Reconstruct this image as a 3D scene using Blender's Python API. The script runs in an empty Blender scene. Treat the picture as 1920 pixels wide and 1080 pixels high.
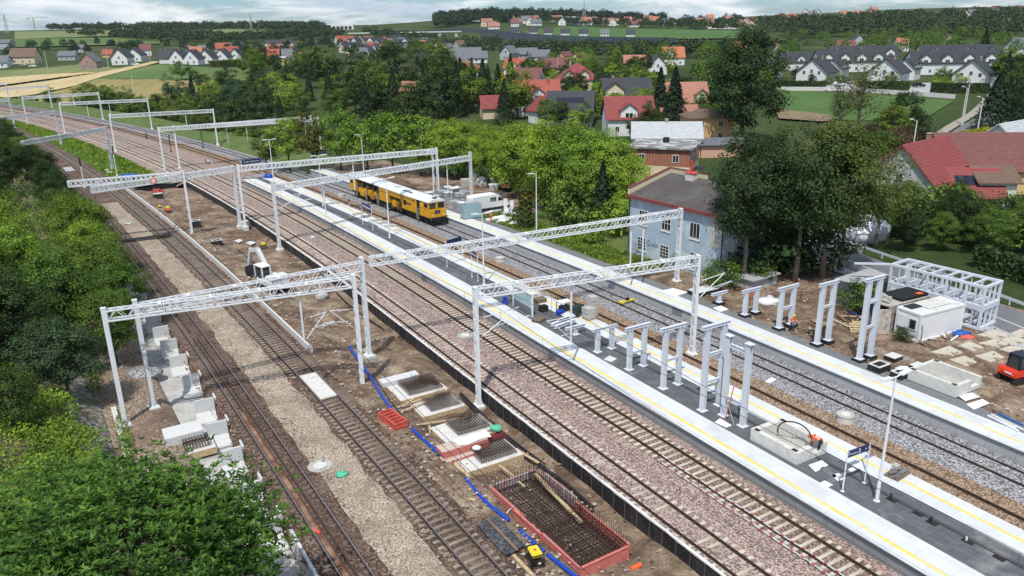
import bpy, bmesh, math, random
import numpy as np
from mathutils import Vector, Matrix
rad = math.radians
rnd = random.Random(7)
scene = bpy.context.scene
COL = scene.collection
# ------------------------------------------------------------------ camera
CX, CY, FPX, CAMZ = 960.0, 540.0, 1455.0, 27.82
CAMR = np.array([[0.99985538, 0.01700615, 0.0],
     [-0.00544154, 0.31992832, -0.94742612],
     [-0.01611207, 0.94728911, 0.31997459]])
cam = bpy.data.cameras.new('camera')
cam.sensor_width = 36.0
cam.lens = FPX / 1920.0 * 36.0
cam.clip_start = 0.5
cam.clip_end = 20000
camo = bpy.data.objects.new('camera', cam)
COL.objects.link(camo)
mw = Matrix([list(CAMR[0]), list(CAMR[1]), list(CAMR[2])]).to_4x4()
mw.translation = (0, 0, CAMZ)
camo.matrix_world = mw
scene.camera = camo

def ray(px, py):
 return CAMR @ np.array([(px - CX) / FPX, -(py - CY) / FPX, -1.0])

def P(px, py, z=0.0):
 """world point where the sight line through a photo pixel meets the plane z"""
 d = ray(px, py)
 k = (z - CAMZ) / d[2]
 return Vector((d[0] * k, d[1] * k, z))

A0 = rad(180 - 59.5)
U = np.array([math.cos(A0), math.sin(A0)])
W = np.array([U[1], -U[0]])
UYAW = A0

def X(u, v, z=0.0):
 return Vector((u * U[0] + v * W[0], u * U[1] + v * W[1], z))

def UV(p):
 return p[0] * U[0] + p[1] * U[1], p[0] * W[0] + p[1] * W[1]

# track lanes: lateral position, start of the curve, curvature
T1 = (10.45, 2, .0165); T2 = (16.4, 8, .0177); T3 = (28.1, 67, .0226)
T4 = (32.9, 67, .0226); T5 = (44.5, 39, .0219); T6 = (49.6, 39, .0222)

def off(l, o):
 return (l[0] + o, l[1], l[2])

def lv(l, u):
 if isinstance(l, (int, float)):
  return l
 return l[0] - (max(0.0, u - l[1]) * l[2]) ** 2

def lp(l, u, z=0.0):
 return X(u, lv(l, u), z)

def lyaw(l, u):
 a, b = lp(l, u - .5), lp(l, u + .5)
 return math.atan2(b.y - a.y, b.x - a.x)

def ss(a, b, x):
 t = min(1.0, max(0.0, (x - a) / (b - a)))
 return t * t * (3 - 2 * t)

def dvof(x, y):
 u, v = x * U[0] + y * U[1], x * W[0] + y * W[1]
 return u, v + (max(0.0, u - 55) * .0222) ** 2

def T(x, y):
 r = math.hypot(x, y)
 az = math.atan2(x, max(y, 1e-3))
 u, dv = dvof(x, y)
 z = .5 + 5 * ss(140, 320, r) + 20 * ss(700, 1350, r) + 10 * ss(1300, 2000, r)
 z -= 8 * ss(-.18, -.05, az) * ss(.30, .12, az) * ss(600, 1000, r)
 z += 4.0 * ss(-.1, -.45, az) * ss(250, 480, r) * ss(900, 600, r)
 z += 27 * math.exp(-((x + 10) / 190.0) ** 2 - ((y - 1500) / 240.0) ** 2) + 9 * math.exp(-((x - 250) / 170.0) ** 2 - ((y - 1550) / 240.0) ** 2)
 z += 14 * ss(.18, .5, az) * ss(1000, 2000, r)
 z -= 45 * ss(2300, 4200, r)
 z += .8 * math.sin(x * .013 + 1) * math.sin(y * .011) * ss(250, 600, r)
 if u > 90 and dv > 0:
  z += (.25 - z) * ss(150, 64, dv) * ss(90, 150, u)
 if u > -60:
  left = 3.0 * ss(-1, -14, dv) * ss(200, 110, r)
  z += left
  k = ss(-26, -18, dv) * ss(72, 68, dv) * ss(470, 420, u) if u < 130 else ss(-9, -3, dv) * ss(66, 61, dv) * ss(520, 440, u)
  z = z * (1 - k) - 3.2 * k
 return z

def on(px, py, h=0.0):
 """point where the sight line through a pixel comes within h above the terrain"""
 d = ray(px, py)
 d = d / math.hypot(d[0], d[1])
 t = 30.0
 while t < 6000:
  x, y, z = d[0] * t, d[1] * t, CAMZ + d[2] * t
  if z <= T(x, y) + h:
   return Vector((x, y, T(x, y)))
  t += max(.5, t * .003)
 return Vector((d[0] * 1500, d[1] * 1500, T(d[0] * 1500, d[1] * 1500)))

# ------------------------------------------------------------------ objects
def tag(o, label=None, cat=None, group=None, kind=None):
 if label: o['label'] = label
 if cat: o['category'] = cat
 if group: o['group'] = group
 if kind: o['kind'] = kind
 return o

def empty(name, loc=(0, 0, 0), rz=0.0, label=None, cat=None, group=None):
 o = bpy.data.objects.new(name, None)
 COL.objects.link(o)
 o.location = loc
 o.rotation_euler = (0, 0, rz)
 o.empty_display_size = .2
 return tag(o, label, cat, group)

def link(name, me, parent=None, loc=None, rz=None):
 o = bpy.data.objects.new(name, me)
 COL.objects.link(o)
 if parent is not None: o.parent = parent
 if loc is not None: o.location = loc
 if rz is not None: o.rotation_euler = (0, 0, rz)
 return o

def copy_tree(o, parent=None):
 c = o.copy()
 COL.objects.link(c)
 c.parent = parent
 for ch in list(o.children):
  copy_tree(ch, c)
 return c

class MB:
 def __init__(s):
  s.v, s.f, s.m, s.c = [], [], [], 0
  s.M = None
 def add(s, vs, fs):
  n = len(s.v)
  if s.M is not None:
   vs = [tuple(s.M @ Vector(p)) for p in vs]
  s.v += [tuple(p) for p in vs]
  s.f += [tuple(i + n for i in f) for f in fs]
  s.m += [s.c] * len(fs)
  return s
 def mat(s, i):
  s.c = i
  return s
 def box(s, x0, x1, y0, y1, z0, z1):
  return s.add([(x0, y0, z0), (x1, y0, z0), (x1, y1, z0), (x0, y1, z0), (x0, y0, z1), (x1, y0, z1), (x1, y1, z1), (x0, y1, z1)],
      [(0, 3, 2, 1), (4, 5, 6, 7), (0, 1, 5, 4), (1, 2, 6, 5), (2, 3, 7, 6), (3, 0, 4, 7)])
 def obox(s, c, dx, dy, dz, yaw=0.0, tilt=0.0):
  o = s.M
  m = Matrix.Translation(c) @ Matrix.Rotation(yaw, 4, 'Z') @ Matrix.Rotation(tilt, 4, 'Y')
  s.M = m if o is None else o @ m
  s.box(-dx / 2, dx / 2, -dy / 2, dy / 2, -dz / 2, dz / 2)
  s.M = o
  return s
 def bar(s, p, q, w, h=None):
  p, q = Vector(p), Vector(q)
  h = h or w
  d = (q - p)
  if d.length < 1e-6: return s
  d.normalize()
  up = Vector((0, 0, 1)) if abs(d.z) < .95 else Vector((1, 0, 0))
  a = d.cross(up).normalized() * (w / 2)
  b = a.cross(d).normalized() * (h / 2)
  vs = [p - a - b, p + a - b, p + a + b, p - a + b, q - a - b, q + a - b, q + a + b, q - a + b]
  return s.add(vs, [(0, 1, 2, 3), (7, 6, 5, 4), (0, 4, 5, 1), (1, 5, 6, 2), (2, 6, 7, 3), (3, 7, 4, 0)])
 def tube(s, pts, r, n=6, r1=None, cap=True):
  pts = [Vector(p) for p in pts]
  N = len(pts)
  vs = []
  for i, p in enumerate(pts):
   d = (pts[min(i + 1, N - 1)] - pts[max(i - 1, 0)])
   d = d.normalized() if d.length > 1e-9 else Vector((0, 0, 1))
   up = Vector((0, 0, 1)) if abs(d.z) < .9 else Vector((1, 0, 0))
   a = d.cross(up).normalized(); b = d.cross(a).normalized()
   rr = r if r1 is None else r + (r1 - r) * i / max(1, N - 1)
   for k in range(n):
    t = 2 * math.pi * k / n
    vs.append(p + a * (rr * math.cos(t)) + b * (rr * math.sin(t)))
  fs = [(i * n + k, i * n + (k + 1) % n, (i + 1) * n + (k + 1) % n, (i + 1) * n + k) for i in range(N - 1) for k in range(n)]
  if cap:
   fs += [tuple(range(n - 1, -1, -1)), tuple((N - 1) * n + k for k in range(n))]
  return s.add(vs, fs)
 def cyl(s, c, r, h, n=14, r1=None):
  return s.tube([c, (c[0], c[1], c[2] + h)], r, n, r1)
 def prism(s, poly, z0, z1):
  n = len(poly)
  vs = [(p[0], p[1], z0) for p in poly] + [(p[0], p[1], z1) for p in poly]
  return s.add(vs, [tuple(range(n - 1, -1, -1)), tuple(range(n, 2 * n))] + [(i, (i + 1) % n, n + (i + 1) % n, n + i) for i in range(n)])
 def ext(s, poly, y0, y1):
  """profile in x,z pushed along y"""
  n = len(poly)
  vs = [(p[0], y0, p[1]) for p in poly] + [(p[0], y1, p[1]) for p in poly]
  return s.add(vs, [tuple(range(n)), tuple(range(2 * n - 1, n - 1, -1))] + [(i, n + i, n + (i + 1) % n, (i + 1) % n) for i in range(n)])
 def extx(s, poly, x0, x1):
  """profile in y,z pushed along x"""
  n = len(poly)
  vs = [(x0, p[0], p[1]) for p in poly] + [(x1, p[0], p[1]) for p in poly]
  return s.add(vs, [tuple(range(n)), tuple(range(2 * n - 1, n - 1, -1))] + [(i, n + i, n + (i + 1) % n, (i + 1) % n) for i in range(n)])
 def quad(s, *p):
  return s.add(list(p), [tuple(range(len(p)))])
 def ball(s, c, rx, ry, rz, seg=10, rings=6):
  vs = [(c[0], c[1], c[2] - rz)]
  for j in range(1, rings):
   t = math.pi * j / rings - math.pi / 2
   for k in range(seg):
    a = 2 * math.pi * k / seg
    vs.append((c[0] + rx * math.cos(t) * math.cos(a), c[1] + ry * math.cos(t) * math.sin(a), c[2] + rz * math.sin(t)))
  vs.append((c[0], c[1], c[2] + rz))
  L = len(vs) - 1
  fs = [(0, 1 + (k + 1) % seg, 1 + k) for k in range(seg)]
  for j in range(rings - 2):
   o = 1 + j * seg
   fs += [(o + k, o + (k + 1) % seg, o + seg + (k + 1) % seg, o + seg + k) for k in range(seg)]
  o = 1 + (rings - 2) * seg
  fs += [(o + k, o + (k + 1) % seg, L) for k in range(seg)]
  return s.add(vs, fs)
 def mesh(s, name, mats, smooth=False, bevel=0):
  me = bpy.data.meshes.new(name)
  me.from_pydata(s.v, [], s.f)
  mats = mats if isinstance(mats, (list, tuple)) else [mats]
  for m in mats: me.materials.append(m)
  me.polygons.foreach_set('material_index', s.m)
  bm = bmesh.new(); bm.from_mesh(me)
  bmesh.ops.recalc_face_normals(bm, faces=bm.faces)
  if bevel:
   bmesh.ops.remove_doubles(bm, verts=bm.verts, dist=1e-5)
   bmesh.ops.bevel(bm, geom=[e for e in bm.edges if e.calc_face_angle(0) > .5], offset=bevel, segments=2, affect='EDGES', clamp_overlap=True)
  bm.to_mesh(me); bm.free()
  if smooth: me.polygons.foreach_set('use_smooth', [True] * len(me.polygons))
  me.update()
  return me
 def build(s, name, mats, parent=None, smooth=False, loc=None, rz=None, bevel=0):
  return link(name, s.mesh(name, mats, smooth, bevel), parent, loc, rz)

# ------------------------------------------------------------------ materials
MATS = {}
def nt_new(name):
 m = bpy.data.materials.new(name)
 m.use_nodes = True
 nt = m.node_tree
 b = nt.nodes['Principled BSDF']
 return m, nt, b

def ramp(nt, fac, stops, interp='LINEAR'):
 r = nt.nodes.new('ShaderNodeValToRGB')
 r.color_ramp.interpolation = interp
 e = r.color_ramp.elements
 while len(e) < len(stops): e.new(.5)
 for i, (p, c) in enumerate(stops):
  e[i].position = p
  e[i].color = (*c, 1)
 nt.links.new(fac, r.inputs[0])
 return r.outputs[0]

def noise(nt, co, scale, detail=5, rough=.6, dist=0):
 n = nt.nodes.new('ShaderNodeTexNoise')
 n.inputs['Scale'].default_value = scale
 n.inputs['Detail'].default_value = detail
 n.inputs['Roughness'].default_value = rough
 n.inputs['Distortion'].default_value = dist
 if co is not None: nt.links.new(co, n.inputs['Vector'])
 return n.outputs['Fac']

def mix(nt, a, b, fac, mode='MIX'):
 m = nt.nodes.new('ShaderNodeMix')
 m.data_type = 'RGBA'; m.blend_type = mode
 for s, v in ((m.inputs[6], a), (m.inputs[7], b)):
  if isinstance(v, tuple): s.default_value = (*v, 1)
  else: nt.links.new(v, s)
 if isinstance(fac, (int, float)): m.inputs[0].default_value = fac
 else: nt.links.new(fac, m.inputs[0])
 return m.outputs[2]

def coord(nt, scale=None):
 c = nt.nodes.new('ShaderNodeTexCoord').outputs['Object']
 if scale:
  mp = nt.nodes.new('ShaderNodeMapping')
  mp.inputs['Scale'].default_value = scale
  nt.links.new(c, mp.inputs[0])
  c = mp.outputs[0]
 return c

def bump(nt, b, h, strength, dist=.05):
 n = nt.nodes.new('ShaderNodeBump')
 n.inputs['Strength'].default_value = strength
 n.inputs['Distance'].default_value = dist
 nt.links.new(h, n.inputs['Height'])
 nt.links.new(n.outputs[0], b.inputs['Normal'])

def lum(c, k):
 return tuple(max(0, min(1, x * k)) for x in c)

def mat(name, col, var=.18, scale=2.0, rough=.75, metal=0.0, bmp=0.0, bscale=None, spec=.35, stain=None, sscale=.4, smin=.45, smax=.7, stretch=None, rand=0.0):
 """plain procedural surface: base colour with fine noise and optional larger stains"""
 if name in MATS: return MATS[name]
 m, nt, b = nt_new(name)
 co = coord(nt, stretch)
 f = noise(nt, co, scale)
 c = ramp(nt, f, [(.3, lum(col, 1 - var)), (.7, lum(col, 1 + var))])
 if stain:
  f2 = noise(nt, coord(nt), sscale, 6, .65)
  k = ramp(nt, f2, [(smin, (0, 0, 0)), (smax, (1, 1, 1))])
  c = mix(nt, c, stain, k)
 if rand:
  oi = nt.nodes.new('ShaderNodeObjectInfo').outputs['Random']
  c = mix(nt, c, ramp(nt, oi, [(0, (1 - rand,) * 3), (1, (1, 1, 1))]), 1.0, 'MULTIPLY')
 nt.links.new(c, b.inputs['Base Color'])
 b.inputs['Roughness'].default_value = rough
 b.inputs['Metallic'].default_value = metal
 b.inputs['Specular IOR Level'].default_value = spec
 if bmp:
  bump(nt, b, noise(nt, co, bscale or scale * 4, 4), bmp)
 MATS[name] = m
 return m

def gravel(name, cols, cell=9.0, stain=None, sscale=.25, smin=.5, smax=.7, bmp=.6, gap_tone=.35, stain2=None, s2=.12):
 if name in MATS: return MATS[name]
 m, nt, b = nt_new(name)
 co = coord(nt)
 v = nt.nodes.new('ShaderNodeTexVoronoi')
 v.inputs['Scale'].default_value = cell
 nt.links.new(co, v.inputs['Vector'])
 sep = nt.nodes.new('ShaderNodeSeparateColor')
 nt.links.new(v.outputs['Color'], sep.inputs[0])
 n = len(cols)
 c = ramp(nt, sep.outputs[0], [(i / n, x) for i, x in enumerate(cols)], 'CONSTANT')
 gap = ramp(nt, v.outputs['Distance'], [(.35, (1, 1, 1)), (.75, (gap_tone,) * 3)])  # colour darkens toward the edges of each stone cell
 c = mix(nt, c, gap, .85, 'MULTIPLY')
 lg = ramp(nt, noise(nt, co, .9, 5), [(.3, (.78,) * 3), (.7, (1.12,) * 3)])
 c = mix(nt, c, lg, .8, 'MULTIPLY')
 if stain:
  c = mix(nt, c, stain, ramp(nt, noise(nt, co, sscale, 6, .65), [(smin, (0, 0, 0)), (smax, (.85,) * 3)]))
 if stain2:
  c = mix(nt, c, stain2, ramp(nt, noise(nt, co, s2, 4, .6), [(.52, (0, 0, 0)), (.66, (.8,) * 3)]))
 nt.links.new(c, b.inputs['Base Color'])
 b.inputs['Roughness'].default_value = .95
 b.inputs['Specular IOR Level'].default_value = .15
 bump(nt, b, sep.outputs[1], bmp, .06)
 MATS[name] = m
 return m

def leafmat(name, dark, light, hue=.04, trans=.34, yel=None):
 if name in MATS: return MATS[name]
 m, nt, b = nt_new(name)
 g = nt.nodes.new('ShaderNodeNewGeometry').outputs['Random Per Island']
 c = ramp(nt, g, [(0, dark), (.55, tuple((a + b_) / 2 for a, b_ in zip(dark, light))), (1, light)])
 big = noise(nt, coord(nt), .55, 3)
 c = mix(nt, c, ramp(nt, big, [(.34, (.5, .56, .55)), (.66, (1.32, 1.28, 1.05))]), 1.0, 'MULTIPLY')
 oi = nt.nodes.new('ShaderNodeObjectInfo').outputs['Random']
 c = mix(nt, c, ramp(nt, oi, [(0, (.70, .80, .74)), (.5, (1, 1, 1)), (1, (1.25, 1.12, .85))]), 1.0, 'MULTIPLY')
 d = nt.nodes.new('ShaderNodeBsdfDiffuse'); tr = nt.nodes.new('ShaderNodeBsdfTranslucent')
 nt.links.new(c, d.inputs[0]); nt.links.new(c, tr.inputs[0])
 gl = nt.nodes.new('ShaderNodeBsdfGlossy'); gl.inputs['Roughness'].default_value = .6
 gl.inputs[0].default_value = (.9, .95, 1, 1)
 ms = nt.nodes.new('ShaderNodeMixShader'); ms.inputs[0].default_value = trans
 nt.links.new(d.outputs[0], ms.inputs[1]); nt.links.new(tr.outputs[0], ms.inputs[2])
 m2 = nt.nodes.new('ShaderNodeMixShader'); m2.inputs[0].default_value = .012
 nt.links.new(ms.outputs[0], m2.inputs[1]); nt.links.new(gl.outputs[0], m2.inputs[2])
 nt.nodes.remove(b)
 nt.links.new(m2.outputs[0], nt.nodes['Material Output'].inputs[0])
 MATS[name] = m
 return m

def glassmat():
 m, nt, b = nt_new('window_glass')
 b.inputs['Base Color'].default_value = (.02, .025, .03, 1)
 b.inputs['Roughness'].default_value = .08
 b.inputs['Specular IOR Level'].default_value = .6
 return m

def stripes(name, c1, c2, scale, axis=0, rough=.6, var=.12, metal=0, width=.5, bmp=0.0):
 """two tone bands along one object axis (roof tiles, cladding, tape)"""
 if name in MATS: return MATS[name]
 m, nt, b = nt_new(name)
 co = coord(nt)
 sx = nt.nodes.new('ShaderNodeSeparateXYZ'); nt.links.new(co, sx.inputs[0])
 mu = nt.nodes.new('ShaderNodeMath'); mu.operation = 'MULTIPLY'; mu.inputs[1].default_value = scale
 nt.links.new(sx.outputs[axis], mu.inputs[0])
 fr = nt.nodes.new('ShaderNodeMath'); fr.operation = 'FRACT'
 nt.links.new(mu.outputs[0], fr.inputs[0])
 c = ramp(nt, fr.outputs[0], [(0, c1), (width, c2)], 'CONSTANT')
 c = mix(nt, c, ramp(nt, noise(nt, co, 1.3), [(.3, (1 - var,) * 3), (.7, (1 + var,) * 3)]), 1.0, 'MULTIPLY')
 nt.links.new(c, b.inputs['Base Color'])
 b.inputs['Roughness'].default_value = rough
 b.inputs['Metallic'].default_value = metal
 b.inputs['Specular IOR Level'].default_value = .3
 if bmp: bump(nt, b, fr.outputs[0], bmp, .05)
 MATS[name] = m
 return m

def slabs(name, c1, c2, joint, w, h, yaw, jw=.02, rough=.8, stain=None, sscale=.5):
 """paving laid in slabs"""
 if name in MATS: return MATS[name]
 m, nt, b = nt_new(name)
 co = nt.nodes.new('ShaderNodeTexCoord').outputs['Object']
 mp = nt.nodes.new('ShaderNodeMapping'); mp.inputs['Rotation'].default_value = (0, 0, yaw)
 nt.links.new(co, mp.inputs[0])
 br = nt.nodes.new('ShaderNodeTexBrick')
 nt.links.new(mp.outputs[0], br.inputs['Vector'])
 br.inputs['Color1'].default_value = (*c1, 1); br.inputs['Color2'].default_value = (*c2, 1)
 br.inputs['Mortar'].default_value = (*joint, 1)
 br.inputs['Scale'].default_value = 1
 br.inputs['Mortar Size'].default_value = jw
 br.inputs['Brick Width'].default_value = w; br.inputs['Row Height'].default_value = h
 c = br.outputs['Color']
 c = mix(nt, c, ramp(nt, noise(nt, co, .8, 6, .7), [(.3, (.86,) * 3), (.7, (1.08,) * 3)]), 1.0, 'MULTIPLY')
 if stain:
  c = mix(nt, c, stain, ramp(nt, noise(nt, co, sscale, 6, .7), [(.58, (0, 0, 0)), (.72, (.8,) * 3)]))
 nt.links.new(c, b.inputs['Base Color'])
 b.inputs['Roughness'].default_value = rough
 b.inputs['Specular IOR Level'].default_value = .3
 MATS[name] = m
 return m
# ------------------------------------------------------------------ light and sky
SUN = Vector((-.12, -.49, .86)).normalized()
sl = bpy.data.lights.new('sun', 'SUN')
sl.energy = 3.9; sl.angle = rad(.5); sl.color = (1, .965, .9)
so = bpy.data.objects.new('sun', sl); COL.objects.link(so)
so.rotation_euler = SUN.to_track_quat('Z', 'Y').to_euler()
so.location = (0, -50, 90)
w = bpy.data.worlds.new('World'); scene.world = w; w.use_nodes = True
nt = w.node_tree; bg = nt.nodes['Background']
sky = nt.nodes.new('ShaderNodeTexSky'); sky.sky_type = 'NISHITA'; sky.sun_disc = False
sky.sun_elevation = math.asin(SUN.z); sky.sun_rotation = math.atan2(SUN.x, SUN.y)
sky.altitude = 200; sky.air_density = 1.0; sky.dust_density = .6; sky.ozone_density = 1.6
tc = nt.nodes.new('ShaderNodeTexCoord').outputs['Generated']
mp = nt.nodes.new('ShaderNodeMapping'); mp.inputs['Scale'].default_value = (5, 5, 30)
nt.links.new(tc, mp.inputs[0])
def wnoise(scale, detail, rough, loc):
 m_ = nt.nodes.new('ShaderNodeMapping'); m_.inputs['Location'].default_value = loc
 nt.links.new(mp.outputs[0], m_.inputs[0])
 return noise(nt, m_.outputs[0], scale, detail, rough, .4)
puff = ramp(nt, wnoise(1.6, 8, .62, (3, 1, 0)), [(.43, (0, 0, 0)), (.60, (1, 1, 1))])
base = ramp(nt, wnoise(.9, 5, .55, (7, 2, 4)), [(.38, (6.0, 7.0, 8.2)), (.56, (10.6, 10.9, 11.0))])
tint = mix(nt, sky.outputs[0], (.66, .90, 1.20), 1.0, 'MULTIPLY')
cl = mix(nt, tint, base, puff)
nt.links.new(cl, bg.inputs['Color'])
bg.inputs['Strength'].default_value = .1
vs = scene.view_settings
vs.view_transform = 'Standard'; vs.look = 'None'; vs.exposure = 0.0; vs.gamma = 1.0
scene.render.film_transparent = False
cy = scene.cycles
cy.max_bounces = 5; cy.diffuse_bounces = 2; cy.glossy_bounces = 2; cy.transmission_bounces = 3; cy.transparent_max_bounces = 6

# ------------------------------------------------------------------ materials used all over
M_white = mat('white_galvanised_paint', (.74, .76, .78), .06, 3, .4, 0, spec=.4, stain=(.5, .52, .54), sscale=1.2, smin=.62, smax=.8)
M_ibeam = mat('pale_grey_steel_paint', (.62, .66, .72), .05, 3, .42, 0, spec=.4)
M_conc = mat('concrete', (.46, .45, .42), .12, 3, .85, bmp=.1, stain=(.30, .29, .27), sscale=.8)
M_concl = mat('pale_concrete', (.62, .61, .57), .1, 3, .85, bmp=.08, stain=(.42, .40, .36), sscale=.9, smin=.55, smax=.75)
M_concw = mat('white_precast_concrete', (.60, .605, .595), .06, 2, .8, stain=(.50, .49, .46), sscale=1.1, smin=.58, smax=.8)
M_black = mat('black_membrane', (.016, .015, .018), .3, 2, .7, stain=(.045, .04, .04), sscale=.7)
M_dark = mat('dark_metal', (.03, .03, .033), .2, 4, .5, .3)
M_rail_side = mat('rusty_rail_side', (.055, .032, .024), .3, 6, .85)
M_rail_top = mat('worn_rail_head', (.33, .31, .31), .12, 8, .35, .7)
M_rail_old = mat('rusty_rail_head', (.085, .055, .045), .25, 8, .6, .2)
M_wood = mat('pale_timber', (.50, .38, .23), .25, 5, .85, stretch=(1, 1, 1))
M_woodd = mat('weathered_timber', (.20, .145, .10), .3, 5, .9)
M_rebar = mat('rusty_rebar', (.055, .032, .024), .3, 9, .85)
M_glass = glassmat()
M_frame = mat('white_window_frame', (.72, .72, .70), .05, 4, .5)
M_yel = mat('machine_yellow', (.66, .34, .012), .08, 2, .4, spec=.5, stain=(.40, .21, .03), sscale=1.4, smin=.58, smax=.8)
M_red = mat('red_plastic', (.62, .11, .08), .12, 3, .5)
M_pink = mat('faded_red_formwork', (.58, .17, .14), .18, 4, .6, stain=(.42, .30, .26), sscale=2.0, smin=.55, smax=.75)
M_blue = mat('blue_pipe', (.012, .06, .40), .15, 3, .45)
M_navy = mat('navy_sign_face', (.012, .022, .10), .08, 3, .4)
M_orange = mat('safety_orange', (.85, .13, .03), .08, 5, .7)
M_chrome = mat('bright_steel', (.6, .6, .6), .1, 4, .3, .8)

# ------------------------------------------------------------------ terrain, one sheet to the horizon
def terrain():
 rs = [0, 15]
 while rs[-1] < 4400:
  rs.append(rs[-1] + max(5, rs[-1] * .013))
 na = 480
 vs_, fs_ = [], []
 for r in rs:
  for k in range(na):
   a = 2 * math.pi * k / na
   x, y = r * math.sin(a), r * math.cos(a)
   vs_.append((x, y, T(x, y)))
 for i in range(len(rs) - 1):
  for k in range(na):
   k2 = (k + 1) % na
   fs_.append((i * na + k, i * na + k2, (i + 1) * na + k2, (i + 1) * na + k))
 me = bpy.data.meshes.new('ground')
 me.from_pydata(vs_, [], fs_)
 m, nt, b = nt_new('meadow_ground')
 co = coord(nt)
 c = ramp(nt, noise(nt, co, .02, 8, .7), [(.3, (.028, .048, .017)), (.5, (.05, .075, .024)), (.7, (.10, .105, .042))])
 c = mix(nt, c, ramp(nt, noise(nt, co, 1.2, 6, .7), [(.3, (.6,) * 3), (.7, (1.3,) * 3)]), 1.0, 'MULTIPLY')
 nt.links.new(c, b.inputs['Base Color']); b.inputs['Roughness'].default_value = 1
 b.inputs['Specular IOR Level'].default_value = .1
 me.materials.append(m)
 me.polygons.foreach_set('use_smooth', [True] * len(me.polygons))
 tag(link('ground', me), kind='structure')
terrain()

def strip(name, m, prof, u0, u1, du=3.0, kind='structure', rough=0.0, label=None, cat=None, jag=0):
 """ground strip following a track: profile of (lane, height) swept along u"""
 n = max(2, int((u1 - u0) / du) + 1)
 vs_, fs_ = [], []
 r_ = random.Random(sum(map(ord, name)))
 k = len(prof)
 for i in range(n):
  u = u0 + (u1 - u0) * i / (n - 1)
  for l, z in prof:
   zz = z + (r_.uniform(-rough, rough) if rough else 0)
   vs_.append(tuple(lp(l, u, zz)))
   if jag and (l is prof[0][0] or l is prof[-1][0]):
    q = lp(off(l, r_.uniform(-jag, jag)), u, zz); vs_[-1] = tuple(q)
 for i in range(n - 1):
  for j in range(k - 1):
   a = i * k + j
   fs_.append((a, a + 1, a + k + 1, a + k))
 me = bpy.data.meshes.new(name)
 me.from_pydata(vs_, [], fs_)
 me.materials.append(m)
 if me.polygons and me.polygons[0].normal.z < 0: me.flip_normals()
 if rough: me.polygons.foreach_set('use_smooth', [True] * len(me.polygons))
 o = link(name, me)
 tag(o, label, cat, None, kind)
 return o

G_pink = gravel('pink_ballast', [(.46, .33, .285), (.56, .43, .38), (.36, .26, .225), (.60, .48, .43), (.47, .355, .305), (.28, .20, .17)], 8.0, (.36, .26, .21), .5, .55, .75, 1.0, .3)
G_bed = gravel('darker_track_ballast', [(.30, .21, .165), (.38, .275, .215), (.23, .155, .12), (.43, .32, .26)], 8.0, None, 1, bmp=1.0, gap_tone=.25)
G_brown = gravel('brown_ballast', [(.37, .25, .165), (.47, .335, .23), (.28, .185, .12), (.53, .41, .30), (.41, .28, .19)], 8.0, None, 1, bmp=1.0, gap_tone=.22)
G_grey = gravel('grey_ballast', [(.34, .335, .345), (.45, .44, .45), (.24, .235, .245), (.55, .545, .55), (.38, .375, .385)], 8.0, None, 1, bmp=1.0, gap_tone=.22)
G_dark = gravel('oily_dark_ballast', [(.15, .095, .07), (.21, .14, .105), (.10, .065, .05), (.29, .205, .16)], 7.5, (.07, .045, .038), .35, .5, .7, 1.0, .3, (.21, .155, .12), .2)
G_tan = gravel('tan_gravel', [(.47, .385, .29), (.55, .46, .36), (.38, .305, .23), (.60, .515, .41)], 9.5, (.22, .165, .125), .35, .46, .7, .8, .35)
G_slope = gravel('brown_tan_gravel_slope', [(.36, .275, .205), (.44, .345, .26), (.27, .20, .15), (.52, .42, .33)], 8, (.15, .095, .07), .16, .47, .7, .8, .3)
G_stone = gravel('old_stone_facing', [(.26, .245, .22), (.32, .30, .27), (.21, .20, .18), (.36, .34, .31)], 3.0, (.26, .165, .07), .3, .55, .7, .9, .35, (.10, .13, .05), .4)

def dirtmat():
 m, nt, b = nt_new('churned_soil')
 co = coord(nt)
 c = ramp(nt, noise(nt, co, .32, 8, .72, .8), [(.32, (.080, .052, .038)), (.45, (.165, .112, .076)), (.55, (.27, .20, .14)), (.68, (.42, .34, .255))])
 st = noise(nt, coord(nt, (1, 1, 1)), 2.2, 8, .75)
 c = mix(nt, c, ramp(nt, st, [(.3, (.62,) * 3), (.68, (1.28,) * 3)]), 1.0, 'MULTIPLY')
 v = nt.nodes.new('ShaderNodeTexVoronoi'); v.inputs['Scale'].default_value = 4.5
 nt.links.new(co, v.inputs['Vector'])
 k = ramp(nt, v.outputs['Distance'], [(.10, (1, 1, 1)), (.16, (0, 0, 0))])
 k2 = ramp(nt, noise(nt, co, .5, 3), [(.48, (0, 0, 0)), (.62, (.8,) * 3)])
 kk = mix(nt, k, k2, 1.0, 'MULTIPLY')
 c = mix(nt, c, (.44, .385, .31), kk)
 nt.links.new(c, b.inputs['Base Color']); b.inputs['Roughness'].default_value = .95
 b.inputs['Specular IOR Level'].default_value = .2
 bump(nt, b, st, .9, .15)
 return m
M_dirt = dirtmat()

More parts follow.
